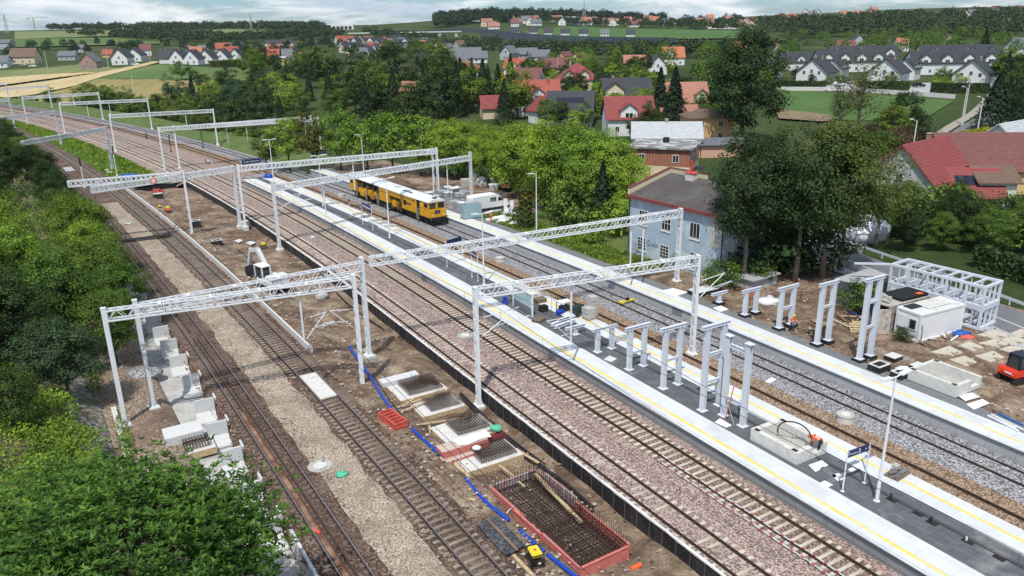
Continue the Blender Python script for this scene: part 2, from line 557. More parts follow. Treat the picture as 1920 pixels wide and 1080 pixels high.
# ------------------------------------------------------------------ corridor ground
def dirt_bed():
 """uneven soil of the excavation between the old and the new tracks"""
 r_ = random.Random(3)
 U0, U1, nu, nv = 14, 163, 150, 22
 ph = [(r_.uniform(.15, 1.1), r_.uniform(.3, 1.6), r_.uniform(0, 6.3), r_.uniform(0, 6.3)) for _ in range(9)]
 vs_, fs_ = [], []
 for i in range(nu + 1):
  u = U0 + (U1 - U0) * i / nu
  a, b_ = lv(off(T2, 1.55), u), lv(off(T3, -1.36), u)
  for j in range(nv + 1):
   t = j / nv
   v = a + (b_ - a) * t
   z = -.28 - .72 * ss(.08, .55, t) - .2 * ss(.6, 1, t)
   hum = sum(math.sin(p * u + q) * math.sin(w_ * v + s) for p, w_, q, s in ph) / 9
   z += (.42 * hum + r_.uniform(-.05, .05)) * ss(0, .15, t)
   z += .75 * math.exp(-((u - 58) / 4.0) ** 2 - ((v - 24.5) / 1.6) ** 2)
   if 27 < u < 41: z -= .25 * ss(.25, .4, t) * ss(.98, .8, t)
   vs_.append(tuple(X(u, v, z)))
 for i in range(nu):
  for j in range(nv):
   q = i * (nv + 1) + j
   fs_.append((q, q + 1, q + nv + 2, q + nv + 1))
 me = bpy.data.meshes.new('soil'); me.from_pydata(vs_, [], fs_)
 if me.polygons[0].normal.z < 0: me.flip_normals()
 me.materials.append(M_dirt)
 me.polygons.foreach_set('use_smooth', [True] * len(me.polygons))
 tag(link('soil_ground', me), kind='structure')
dirt_bed()
M_bank = mat('grassy_bank_earth', (.075, .085, .032), .4, 1.0, 1, stain=(.14, .095, .06), sscale=.3)
strip('left_bank', M_bank, [(off(T1, -70), 3.4), (off(T1, -25), 3.3), (off(T1, -17), 2.7), (off(T1, -11.7), 1.25)], 6, 330, 4, rough=.12)
strip('stone_slope', G_stone, [(off(T1, -11.7), 1.25), (off(T1, -9.5), -.15)], 30, 82, 3)
strip('bank_slope', M_bank, [(off(T1, -11.7), 1.25), (off(T1, -9.5), -.15)], 82, 330, 3, rough=.1)
strip('bank_slope_near', M_bank, [(off(T1, -11.7), 1.25), (off(T1, -9.5), -.15)], 8, 30, 3, rough=.1)
strip('gravel_shoulder', G_slope, [(off(T1, -9.5), -.25), (off(T1, -7.4), -.1), (off(T1, -5.2), -.2), (off(T1, -4.6), -.95)], 6, 330, 3, rough=.05)
strip('trench_floor', M_conc, [(off(T1, -4.6), -1.0), (off(T1, -2.05), -1.05)], 6, 120, 3)
strip('trench_side', G_dark, [(off(T1, -2.05), -1.1), (off(T1, -1.7), -.22)], 6, 120, 3, rough=.05)
strip('trench_end', G_dark, [(off(T1, -4.6), -.95), (off(T1, -1.7), -.22)], 120, 330, 3)
strip('old_ballast', G_dark, [(off(T1, -1.72), -.24), (off(T1, -1.2), -.19), (off(T1, 1.25), -.19), (off(T1, 1.8), -.25)], 6, 420, 3)
strip('sand_path', G_tan, [(off(T1, 1.62), -.205), (off(T1, 2.6), -.17), (off(T2, -2.4), -.17), (off(T2, -1.55), -.205)], 6, 150, 1.2, rough=.015, jag=.16)
strip('dark_cess', G_dark, [(off(T1, 1.72), -.22), (off(T2, -1.72), -.22)], 130, 420, 4)
strip('old_ballast', G_dark, [(off(T2, -1.85), -.25), (off(T2, -1.3), -.19), (off(T2, 1.3), -.19), (off(T2, 2.2), -.34)], 6, 420, 3)
strip('ballast', G_pink, [(off(T3, -1.3), -.15), (off(T3, 1.6), -.19), (off(T4, -1.6), -.21), (off(T4, 1.3), -.20), (34.95, -.24)], 6, 66, 3)
strip('ballast', G_pink, [(off(T3, -1.3), -.15), (off(T3, 1.6), -.19), (off(T4, -1.6), -.21), (off(T4, 1.3), -.20), (off(T4, 2.1), -.24)], 66, 162, 3)
strip('ballast', G_pink, [(off(T3, -3.4), -.75), (off(T3, -2.0), -.22), (off(T3, 1.6), -.20), (off(T4, -1.6), -.22), (off(T4, 1.6), -.20), (off(T4, 2.6), -.3)], 162, 470, 3)
strip('ballast', G_pink, [(off(T4, 2.5), -.3), (off(T5, -1.6), -.26)], 155, 470, 4)
strip('track_bed', G_bed, [(off(T3, -.95), -.178), (off(T3, .95), -.178)], 6, 430, 3, jag=.12)
strip('track_bed', G_bed, [(off(T4, -1.35), -.2), (off(T4, -1.25), -.192), (off(T4, 1.25), -.186), (off(T4, 1.35), -.2)], 6, 430, 3)
strip('brown_ballast', G_brown, [(off(T5, -1.75), -.24), (off(T5, -1.2), -.2), (off(T5, 1.2), -.2), (off(T6, -2.1), -.22)], 4, 470, 3)
strip('grey_ballast', G_grey, [(off(T6, -2.6), -.215), (off(T6, -1.8), -.14), (off(T6, 1.5), -.12), (off(T6, 2.0), -.17)], 4, 158, 3)
strip('grey_ballast', G_grey, [(off(T6, -2.6), -.215), (off(T6, -1.8), -.14), (off(T6, 2.4), -.12), (off(T6, 4.4), -.9)], 158, 470, 3)
M_grass = mat('rough_grass', (.075, .125, .03), .45, 1.1, 1, stain=(.14, .15, .05), sscale=.25)
strip('grass_wedge', M_grass, [(off(T2, 2.1), -.36), (off(T2, 4.0), -.2), (off(T3, -5.5), -.5), (off(T3, -3.2), -.78)], 166, 420, 3, rough=.12)
M_yard = M_dirt
strip('yard_ground', M_dirt, [(off(T6, 5.6), .62), (off(T6, 9), .7), (off(T6, 14), .66), (off(T6, 24), .62), (off(T6, 30), .55)], 4, 72, 3, rough=.05)
strip('verge', M_grass, [(off(T6, 5.6), .62), (off(T6, 9), .66), (off(T6, 14), .62), (off(T6, 24), .58)], 72, 100, 3, rough=.06)
strip('yard_ground', M_dirt, [(off(T6, 5.6), .62), (off(T6, 9), .68), (off(T6, 14), .64), (off(T6, 20), .58)], 100, 160, 3, rough=.05)
strip('verge', M_grass, [(off(T6, 4.2), -.9), (off(T6, 7), .2), (off(T6, 14), .5)], 158, 470, 4, rough=.1)

# ------------------------------------------------------------------ tracks
def rail_mesh(name, lane, o, u0, u1, top, z=0.0, du=2.2):
 prof = [(-.07, -.16), (-.07, -.14), (-.014, -.12), (-.014, -.045), (-.036, -.035), (-.036, 0), (.036, 0), (.036, -.035), (.014, -.045), (.014, -.12), (.07, -.14), (.07, -.16)]
 n = int((u1 - u0) / du) + 1
 vs_, fs_, ms_ = [], [], []
 k = len(prof)
 for i in range(n):
  u = u0 + (u1 - u0) * i / (n - 1)
  for dx, zz in prof:
   vs_.append(tuple(lp(off(lane, o + dx), u, zz + z)))
 for i in range(n - 1):
  for j in range(k - 1):
   fs_.append((i * k + j, i * k + j + 1, (i + 1) * k + j + 1, (i + 1) * k + j))
   ms_.append(1 if j == 5 else 0)
 me = bpy.data.meshes.new(name); me.from_pydata(vs_, [], fs_)
 me.materials.append(M_rail_side); me.materials.append(top)
 me.polygons.foreach_set('material_index', ms_)
 bm = bmesh.new(); bm.from_mesh(me); bmesh.ops.recalc_face_normals(bm, faces=bm.faces); bm.to_mesh(me); bm.free()
 return me

def sleeper_mesh(conc, m):
 b = MB()
 if conc:
  for s in (-1, 1):
   b.ext([(-.14 * 1, -.26), (-.11, -.145), (.11, -.145), (.14, -.26)], s * .5, s * 1.3)
   for d in (-.09, .09):
    b.mat(1).obox((0, s * .7535 + d, -.125), .13, .05, .05).mat(0)
  b.ext([(-.13, -.26), (-.10, -.168), (.10, -.168), (.13, -.26)], -.5, .5)
 else:
  b.box(-.12, .12, -1.28, 1.28, -.30, -.155)
  for s in (-1, 1):
   for d in (-.1, .1):
    b.mat(1).obox((0, s * .7535 + d, -.13), .15, .06, .05).mat(0)
 return b.mesh('sleeper', [m, M_dark], bevel=0)

M_slp_new = mat('pale_concrete_sleeper', (.64, .58, .48), .12, 3, .9, stain=(.46, .38, .30), sscale=.7, rand=.22)
M_slp_old = mat('stained_concrete_sleeper', (.21, .165, .13), .3, 3, .9, stain=(.10, .068, .052), sscale=.5, smin=.4, smax=.65, rand=.35)
M_slp_mid = mat('dusty_concrete_sleeper', (.32, .265, .205), .25, 3, .9, stain=(.14, .10, .075), sscale=.6, rand=.3)
SLP = {'new': sleeper_mesh(True, M_slp_new), 'old': sleeper_mesh(False, M_slp_old), 'mid': sleeper_mesh(False, M_slp_mid)}

def track(lane, u0, u1, style, top, label, sp=.62, zs=0.0, skip=()):
 root = empty('railway_track', tuple(lp(lane, u0, 0)), 0, label, 'railway track')
 inv = Matrix.Translation(lp(lane, u0, 0)).inverted()
 for o in (-.7535, .7535):
  me = rail_mesh('rail', lane, o, u0, u1, top)
  me.transform(inv)
  link('rail', me, root)
 if style:
  me = SLP[style]
  u, n = u0 + .3, 0
  rest_v, rest_f, rest_m = [], [], []
  vv = [tuple(q.co) for q in me.vertices]; ff = [tuple(p.vertices) for p in me.polygons]; mm = [p.material_index for p in me.polygons]
  r_ = random.Random(5)
  while u < u1 - .5:
   if not any(a < u < b_ for a, b_ in skip):
    m4 = inv @ Matrix.Translation(lp(lane, u, zs + r_.uniform(-.012, .008))) @ Matrix.Rotation(lyaw(lane, u) + r_.uniform(-.012, .012), 4, 'Z')
    if n < 100:
     s = link('sleeper', me, root); s.matrix_local = m4
    else:
     k = len(rest_v)
     rest_v += [tuple(m4 @ Vector(p)) for p in vv]
     rest_f += [tuple(i + k for i in f) for f in ff]; rest_m += mm
    n += 1
   u += sp
  if rest_v:
   m2 = bpy.data.meshes.new('distant_sleepers'); m2.from_pydata(rest_v, [], rest_f)
   for q in me.materials: m2.materials.append(q)
   m2.polygons.foreach_set('material_index', rest_m)
   tag(link('distant_sleepers', m2, root), kind='stuff')
 return root
SLAB_U = (55.6, 61.0)
track(T1, 22, 330, 'old', M_rail_top, 'old stained railway track nearest the trees, with loose rails lying between its rails')
track(T2, 22, 330, 'mid', M_rail_top, 'old railway track with shiny rails and a concrete crossing slab, beside the excavation', skip=[SLAB_U])
track(T3, 14, 430, 'new', M_rail_old, 'new track on pink ballast running along the top of the black sheet wall')
track(T4, 12, 430, 'new', M_rail_old, 'new track with pale concrete sleepers running along the island platform wall')
track(T5, 8, 430, None, M_rail_old, 'track half buried in brown ballast behind the island platform')
track(T6, 8, 430, None, M_rail_old, 'track half buried in grey ballast under the yellow rail machine')
# loose rails inside the first track
for o, a, b_, lab, m_ in ((-.30, 24, 75, 'loose long steel bar with worn bright edge lying in the old track', M_rail_old), (.02, 30, 75, 'second loose rail lying beside the bright edged one in the old track', M_rail_old), (-.25, 77, 150, 'far loose rail lying in the old track beyond the bundle of pipes', M_rail_old), (.05, 84, 128, 'short loose rail lying inside the far part of the old track', M_rail_old)):
 tag(link('loose_rail', rail_mesh('loose_rail', T1, o, a, b_, m_, .0, 3)), lab, 'rail')
bx = MB(); bx.box(-2.6, 2.6, -.68, .68, -.12, .03)
o = bx.build('crossing_slab', M_concl, loc=lp(T2, 58.3), rz=lyaw(T2, 58), bevel=.03)
tag(o, 'pale concrete crossing slab laid between the rails of the old track', 'concrete slab')
# rusted wide strip beside bright bar
bx = MB(); bx.box(-15, 15, -.16, .16, -.165, -.11)
o = bx.build('steel_strip', mat('rusty_plate', (.16, .07, .045), .3, 3, .85, stain=(.40, .28, .18), sscale=.5, stretch=(.2, 2, 2)), loc=lp(off(T1, -.47), 42), rz=lyaw(T1, 42))
tag(o, 'long rusty steel plate lying inside the nearest old track', 'steel plate')

# ------------------------------------------------------------------ platforms
M_slab = slabs('pale_platform_slabs', (.60, .62, .63), (.66, .68, .68), (.42, .43, .43), 2.0, 1.0, -UYAW, .012, .7, (.52, .52, .49), .4)
M_pave = slabs('dark_grey_pavers', (.10, .105, .115), (.135, .14, .15), (.07, .07, .075), .9, .45, -UYAW, .015, .8, (.26, .26, .255), .28)
M_pave2 = slabs('mid_grey_pavers', (.17, .175, .18), (.20, .205, .21), (.10, .10, .105), .8, .4, -UYAW, .015, .8, (.30, .30, .295), .3)
M_yline = mat('yellow_tactile_line', (.80, .60, .10), .15, 4, .7, stain=(.66, .62, .44), sscale=.5, smin=.5, smax=.72)
M_pwall = slabs('grey_platform_wall', (.27, .275, .28), (.30, .305, .31), (.16, .16, .165), 2.0, 5.0, -UYAW, .012, .85)
M_pwall2 = slabs('light_grey_platform_wall', (.40, .415, .42), (.44, .45, .46), (.22, .22, .225), 2.0, 5.0, -UYAW, .012, .85)
M_edge = mat('dark_edge_joint', (.13, .135, .14), .2, 3, .8)
def sweep(name, prof, u0, u1, m, root, du=2.5, base=None):
 n = max(2, int((u1 - u0) / du) + 1); k = len(prof)
 vs_, fs_ = [], []
 for i in range(n):
  u = u0 + (u1 - u0) * i / (n - 1)
  for l, z in prof: vs_.append(tuple(lp(l, u, z) - base))
 for i in range(n - 1):
  for j in range(k - 1):
   fs_.append((i * k + j, i * k + j + 1, (i + 1) * k + j + 1, (i + 1) * k + j))
 fs_ += [tuple(range(k)), tuple((n - 1) * k + j for j in range(k - 1, -1, -1))]
 me = bpy.data.meshes.new(name); me.from_pydata(vs_, [], fs_)
 bm = bmesh.new(); bm.from_mesh(me); bmesh.ops.recalc_face_normals(bm, faces=bm.faces); bm.to_mesh(me); bm.free()
 me.materials.append(m)
 return link(name, me, root)
PL = (34.85, 64, .0226); PR = (42.82, 39, .0219); PO = (51.55, 39, .0219)
base = lp(PL, 20, 0)
isl = empty('island_platform', tuple(base), 0, 'long island platform with pale slabs, two yellow lines and a dark paved middle', 'platform')
def mid(t):
 class L_(tuple): pass
 return t
def blend_lane(t):
 return ('b', t)
_lv = lv
def lv(l, u):
 if isinstance(l, tuple) and l and l[0] == 'b':
  a, b_ = _lv(PL, u), _lv(PR, u)
  return a + l[1] if l[1] < 3.5 else b_ - (8 - l[1])
 return _lv(l, u)
IE = 153.5
sweep('platform_body', [(off(PL, .12), -.8), (off(PL, .12), .56), (off(PR, -.12), .56), (off(PR, -.12), -.8)], 6, IE, M_pwall, isl, base=base)
sweep('platform_edge', [(off(PL, .1), .562), (off(PL, .0), .62), (off(PL, 0), .68), (off(PL, .12), .68), (off(PL, .14), .562)], 6, IE, M_edge, isl, base=base)
sweep('edge_slabs', [(off(PL, -.03), .684), (off(PL, -.03), .76), (off(PL, 2.45), .76), (off(PL, 2.45), .564)], 6, IE, M_slab, isl, base=base)
sweep('edge_slabs', [(off(PR, .03), .684), (off(PR, .03), .76), (off(PR, -2.2), .76), (off(PR, -2.2), .564)], 6, IE, M_slab, isl, base=base)
sweep('dark_paving', [(off(PL, 2.453), .564), (off(PL, 2.453), .752), (off(PR, -2.203), .752), (off(PR, -2.203), .564)], 6, IE, M_pave, isl, base=base)
sweep('drain_channel', [(off(PR, -3.35), .752), (off(PR, -3.35), .757), (off(PR, -3.22), .757), (off(PR, -3.22), .752)], 6, IE, M_black, isl, base=base)
sweep('yellow_line', [(off(PL, .68), .76), (off(PL, .68), .764), (off(PL, .92), .764), (off(PL, .92), .76)], 6, IE, M_yline, isl, base=base)
sweep('yellow_line', [(off(PR, -.9), .76), (off(PR, -.9), .764), (off(PR, -1.12), .764), (off(PR, -1.12), .76)], 6, IE, M_yline, isl, base=base)
base = lp(PO, 20, 0)
out = empty('side_platform', tuple(base), 0, 'side platform beyond the grey ballast with pale slabs and one yellow line', 'platform')
OE = 157.0
sweep('platform_body', [(off(PO, .12), -.8), (off(PO, .12), .56), (off(PO, 3.6), .56), (off(PO, 3.6), -.8)], 6, OE, M_pwall2, out, base=base)
sweep('platform_edge', [(off(PO, .1), .562), (off(PO, .0), .62), (off(PO, 0), .68), (off(PO, .12), .68), (off(PO, .14), .562)], 6, OE, M_edge, out, base=base)
sweep('edge_slabs', [(off(PO, -.03), .684), (off(PO, -.03), .76), (off(PO, 2.45), .76), (off(PO, 2.45), .564)], 6, OE, M_slab, out, base=base)
sweep('dark_paving', [(off(PO, 2.453), .564), (off(PO, 2.453), .752), (off(PO, 3.75), .752), (off(PO, 3.75), .3)], 6, OE, M_pave2, out, base=base)
sweep('yellow_line', [(off(PO, .95), .76), (off(PO, .95), .764), (off(PO, 1.15), .764), (off(PO, 1.15), .76)], 6, OE, M_yline, out, base=base)

# black sheet wall with pale ragged top and joints
base = lp(off(T3, -1.35), 20, 0)
sw = empty('sheet_wall', tuple(base), 0, 'black retaining wall of steel sheets with a torn pale rim below the new track', 'retaining wall')
sweep('black_sheet', [(off(T3, -1.40), -2.2), (off(T3, -1.40), .02), (off(T3, -1.30), .02), (off(T3, -1.30), -2.2)], 8, 163.5, M_black, sw, base=base)
n = 150
b = MB()
r_ = random.Random(2)
pts = []
for i in range(n * 2):
 u = 8 + 155.5 * i / (n * 2 - 1)
 pts.append((lp(off(T3, -1.42 + r_.uniform(-.01, .01)), u, .03 + r_.uniform(-.02, .04)), lp(off(T3, -1.27), u, .035 + r_.uniform(-.02, .03)), lp(off(T3, -1.43), u, -.03 + r_.uniform(-.05, .02))))
for p, q in zip(pts, pts[1:]):
 b.quad(p[2] - base, q[2] - base, q[0] - base, p[0] - base)
 b.quad(p[0] - base, q[0] - base, q[1] - base, p[1] - base)
b.build('torn_pale_fleece', mat('pale_fleece', (.68, .67, .66), .12, 4, .9), sw)
b = MB()
k = 0
u = 9.0
while u < 163:
 p = lp(off(T3, -1.415), u, 0) - base
 b.bar(p + Vector((0, 0, -1.9)), p + Vector((0, 0, -.06)), .035)
 for zz in (-.35, -.85):
  q = lp(off(T3, -1.41), u + .55, zz) - base
  b.obox(q, .04, .04, .04)
 u += 1.15
b.build('sheet_joint', mat('grey_steel_joint', (.11, .105, .105), .2, 4, .6), sw)
# cross wall closing the pit
p0, p1 = lp(off(T3, -1.3), 163.5, 0), lp(off(T2, 3.2), 160.5, 0)
b = MB(); b.bar(p0 + Vector((0, 0, -.9)), p1 + Vector((0, 0, -.9)), .15, 1.5)
tag(b.build('end_wall', M_black), 'black sheet wall across the far end of the excavation', 'retaining wall')
# concrete wall between second track and the pit
wl = off(T2, 2.0)
base = lp(wl, 70, 0)
cw = empty('concrete_wall', tuple(base), 0, 'long low pale concrete wall between the old track and the bare soil', 'wall')
u = 65.6
while u < 160:
 sweep('wall_panel', [(off(wl, -.09), -.9), (off(wl, -.09), .34), (off(wl, .09), .34), (off(wl, .09), -.9)], u, min(u + 2.97, 160), M_concw, cw, base=base)
 u += 3.0
# ------------------------------------------------------------------ overhead line portals
def lattice_mast_mesh():
 b = MB()
 for s in (-1, 1):
  b.box(-.15, .15, s * .22 - .035, s * .22 + .035, 0, 9)
 z = .25
 k = 1
 while z < 8.7:
  for x in (-.13, .13):
   b.bar((x, -.2 * k, z), (x, .2 * k, z + .5), .045, .045)
  z += .5; k = -k
 b.box(-.16, .16, -.26, .26, 9, 9.06)
 for zz in (.5, 3.5, 6.5): b.box(-.155, .155, -.2, .2, zz, zz + .12)
 b.box(-.32, .32, -.42, .42, -.06, 0)
 for s in (-1, 1):
  b.ext([(-.30, 0), (.30, 0), (.15, .5), (-.15, .5)], s * .265 - .012, s * .265 + .012)
 return b.mesh('mast', M_white)
def box_mast_mesh():
 b = MB()
 b.box(-.16, .16, -.16, .16, 0, 9); b.box(-.18, .18, -.18, .18, 9, 9.05)
 b.box(-.34, .34, -.34, .34, -.06, 0)
 for a in range(4):
  b.M = Matrix.Rotation(a * math.pi / 2, 4, 'Z')
  b.ext([(.16, 0), (.32, 0), (.16, .6)], -.012, .012)
  b.box(.161, .175, -.05, .05, 3.0, 3.12)
 b.M = None
 return b.mesh('mast', M_white)
ME_LAT, ME_BOX = lattice_mast_mesh(), box_mast_mesh()
b = MB(); b.box(-.42, .42, -.5, .5, -1.1, 0); ME_FOUND = b.mesh('foundation', M_concl, bevel=.03)

def beam_mesh(L, fine=True):
 b = MB()
 hw, hh = .30, .38
 for y in (-hw, hw):
  for z in (-hh, hh):
   b.box(0, L, y - .05, y + .05, z - .05, z + .05)
 n = max(4, int(L / .62)); d = L / n
 t = .045 if fine else .07
 for i in range(n):
  x0, x1 = i * d, (i + 1) * d
  za, zb = (-hh, hh) if i % 2 == 0 else (hh, -hh)
  for y in (-hw, hw):
   b.bar((x0, y, za), (x1, y, zb), t)
   if not fine: b.bar((x0, y, zb), (x1, y, za), t)
  if fine or i % 2 == 0:
   ya, yb = (-hw, hw) if i % 2 == 0 else (hw, -hw)
   for z in (-hh, hh): b.bar((x0, ya, z), (x1, yb, z), t * .9)
  if i % 6 == 0:
   for z in (-hh, hh): b.bar((x0, -hw, z), (x0, hw, z), t)
   for y in (-hw, hw): b.bar((x0, y, -hh), (x0, y, hh), t * 1.2)
 k = int(L / 3)
 for i in range(1, k): b.box(i * L / k - .1, i * L / k + .1, -hw - .055, hw + .055, hh - .03, hh + .06)
 return b.mesh('truss_beam', M_white)

def hanger(parent, x, drop, arm=0, zb=-.4):
 b = MB()
 b.tube([(x, 0, zb), (x, 0, zb - drop)], .085, 8)
 b.box(x - .16, x + .16, -.36, .36, zb - .02, zb + .04)
 if arm:
  z = zb - drop
  b.tube([(x, 0, z + .25), (x + arm * .55, 0, z + 1.5), (x + arm, 0, z + 2.2)], .035, 5)
  b.tube([(x, 0, z + 2.3), (x + arm, 0, z + 2.2)], .03, 5)
  b.tube([(x, 0, z + .8), (x + arm * .9, 0, z + .55), (x + arm * 1.0, 0, z + .3)], .025, 5)
 b.build('drop_tube', M_white, parent)

def portal(a, c, za, zc, ztop, label, left='lat', right='lat', dropl=.45, hang=(), found=(1, 1), fine=True, group=None):
 """a, c: plan points of the two masts; za, zc: levels of their feet"""
 a, c = Vector((a[0], a[1], 0)), Vector((c[0], c[1], 0))
 d = c - a; L = d.length; yaw = math.atan2(d.y, d.x)
 root = empty('overhead_line_portal', (a.x, a.y, za), yaw, label, 'overhead line portal', group)
 for kind, x, zf, f in ((left, 0, za, found[0]), (right, L, zc, found[1])):
  if not kind: continue
  m = link('mast', ME_LAT if kind == 'lat' else ME_BOX, root, (x, 0, zf - za + .0))
  m.scale = (1, 1, (ztop - zf) / 9.0)
  if f: link('foundation', ME_FOUND, root, (x, 0, zf - za - .062))
 bm_ = link('truss_beam', beam_mesh(L - .4, fine), root, (.2, 0, ztop - za - dropl))
 for h in hang:
  hanger(root, h[0] * L, h[1], h[2] if len(h) > 2 else 0, ztop - za - dropl - .4)
 return root

def xy(px, py, z): return P(px, py, z)
def V2(u, v): return X(u, v)
portal(V2(59.9, 1.3), V2(57.4, 19.1), -.05, -.75, 9.15, 'nearest left portal, lower of the two white trusses over the old tracks', 'box', 'lat', .55, hang=((.76, 3.9),), fine=True)
portal(V2(61.9, 3.5), V2(63.1, 21.85), -.05, -.45, 8.75, 'second left portal, with one mast on a tall concrete block beside the blue pipe', 'box', 'lat', .75)
portal(V2(62.9, 22.35), V2(61.3, 57.4), -.6, .75, 8.85, 'long white portal reaching from the pit to the blue house', None, 'lat', .5, hang=((.815, 4.3), (.86, 4.5)))
portal(V2(49.9, 26.1), V2(46.9, 46.2), -1.0, -.1, 8.9, 'nearest white portal spanning the pink ballast and the island platform', 'lat', 'lat', .42, hang=((.405, 5.1, -2.2),))
portal(lp(off(T1, -5.4), 121), V2(119.3, 15.9), .1, -.45, 8.9, 'middle left portal, upper truss over the old tracks beyond the pipe bundle', None, 'box', .5, fine=False)
portal(lp(off(T1, -3.2), 116), V2(121.7, 23.25), .1, -.6, 8.6, 'middle left portal, lower truss over the old tracks ending in the bare soil', None, 'lat', .5, fine=False)
portal(V2(120.2, 23.7), V2(117.9, 55.3), -.5, .6, 8.8, 'white portal above the rear half of the yellow rail machine', 'lat', 'lat', .5, hang=((.55, 4.6), (.98, 4.8)), fine=False)
portal(V2(105.1, 24.9), V2(111.6, 58.3), -.7, .6, 8.6, 'white portal above the cab end of the yellow rail machine, ending beside the van', 'lat', 'lat', .9, hang=((.22, 4.5), (.86, 4.6)), fine=False)
far_group = 'white portals over the tracks far away'
def farp(bl, br, label, zl=-.2, zr=-.2, top=8.8, left='lat', right='lat', hang=()):
 portal(P(bl[0], bl[1], zl), P(br[0], br[1], zr), zl, zr, top, label, left, right, .5, hang=hang, fine=False)
farp((309, 318), (589, 290), 'fifth far portal, nearer of the double trusses behind the station name sign', hang=((.42, 3.6), (.55, 3.6)))
farp((337, 315), (603, 293), 'sixth far portal, right mast standing in front of the dark trees behind the sign', hang=((.9, 3.2),))
farp((217, 283), (408, 270), 'far portal right of the two signals on the grass, crossing the whole trackbed', hang=((.72, 3.4),))
farp((122, 250), (285, 241), 'far portal with its left mast beside the grass wedge tip', hang=((.3, 3.5), (.55, 3.5)))
farp((52, 234), (193, 223), 'distant portal standing in front of a round dark bush', hang=((.65, 3.5),))
farp((-60, 217), (98, 203), 'most distant portal below the pale stubble field', hang=((.5, 3.5), (.62, 3.5)))
farp((-90, 204), (19, 196), 'thin portal cut by the left picture edge in the far curve')
farp((-8, 292), (115, 272), 'far low portal over the old tracks at the tip of the grass wedge', left=None)
farp((58, 352), (211, 316), 'far low portal over the old tracks ending beside a signal on the grass', left=None)
farp((-70, 250), (28, 239), 'low portal half hidden by the trees at the left picture edge', left=None)
# tall block under the middle mast
tag(MB().box(-.55, .55, -.6, .6, -1.9, -.06).build('mast_block', M_conc, loc=X(63.1, 21.9, -.55), rz=UYAW, bevel=.04), 'tall grey concrete block under a white mast in the soil', 'concrete block')
tag(MB().box(-.6, .6, -.6, .6, -1.0, .9).build('mast_block', M_concl, loc=X(121.5, 23.9, -.9), rz=UYAW, bevel=.04), 'pale concrete block at the foot of the middle portal', 'concrete block')
# cantilever arms on the masts
def cantilever(u, v, z, reach, label, yaw=None):
 root = empty('cantilever_arm', tuple(X(u, v, z)), (UYAW - math.pi / 2) if yaw is None else yaw, label, 'cantilever arm')
 b = MB()
 s = 1 if reach > 0 else -1
 b.tube([(s * .2, 0, 1.7), (reach, 0, 1.95)], .035, 6)
 b.tube([(s * .2, 0, 0), (reach * .95, 0, 1.9)], .04, 6)
 b.build('bracket_tube', M_white, root)
 b = MB(); b.tube([(reach * .35, 0, .75), (reach * 1.25, 0, 1.05), (reach * 1.3, 0, .85)], .028, 6)
 b.tube([(reach * 1.27, 0, 1.0), (reach * .8, .0, .72), (reach * .72, 0, .6)], .02, 5)
 b.build('steady_arm', M_white, root)
 b = MB()
 for p in ((s * .3, 0, 1.72), (s * .35, 0, .12)): b.tube([Vector(p), Vector(p) + Vector((s * .3, 0, .05))], .075, 8)
 b.build('insulator', mat('brown_insulator', (.22, .17, .15), .1, 3, .3), root)
cantilever(49.9, 26.1, 4.6, 3.9, 'cantilever arm reaching over the pink ballast from the nearest lattice mast')
cantilever(57.4, 19.1, 4.6, -2.2, 'cantilever arm reaching left from the mast beside the blue pipe')
cantilever(57.9, 14.8, 4.4, 2.0, 'cantilever arm on a hanging tube above the low concrete wall')
cantilever(46.9, 46.2, 4.8, 3.4, 'cantilever arm pointing right from the lattice mast on the brown ballast')
cantilever(105.1, 24.9, 4.6, 4.0, 'cantilever arm on a lattice mast beside the far platform end')
# wires over two tracks
def wire_set(lane, u0, u1, label):
 root = empty('overhead_wire', tuple(lp(lane, u0, 5.4)), 0, label, 'overhead wire')
 base = lp(lane, u0, 5.4)
 M_wire = mat('dark_wire', (.035, .035, .04), .1, 4, .6)
 b, c, d = MB(), MB(), MB()
 seg = 60.0
 def sag(u): return 5.9 + .95 * (2 * ((u - 50) % seg) / seg - 1) ** 2
 n = int((u1 - u0) / 3.0)
 pm = [lp(lane, u0 + (u1 - u0) * i / n, sag(u0 + (u1 - u0) * i / n)) - base for i in range(n + 1)]
 pc = [lp(lane, u0 + (u1 - u0) * i / n, 5.4) - base for i in range(n + 1)]
 b.tube(pm, .02, 4); c.tube(pc, .02, 4)
 for i in range(1, n, 2): d.tube([pm[i], pc[i]], .01, 4)
 b.build('carrying_wire', M_wire, root); c.build('contact_wire', M_wire, root); d.build('dropper', M_wire, root)
wire_set(T3, 10, 150, 'overhead wire hung above the track on the sheet wall')
wire_set(T4, 10, 150, 'overhead wire hung above the track beside the island platform')
wire_set(T2, 18, 125, 'overhead wire hung above the old track beside the excavation')

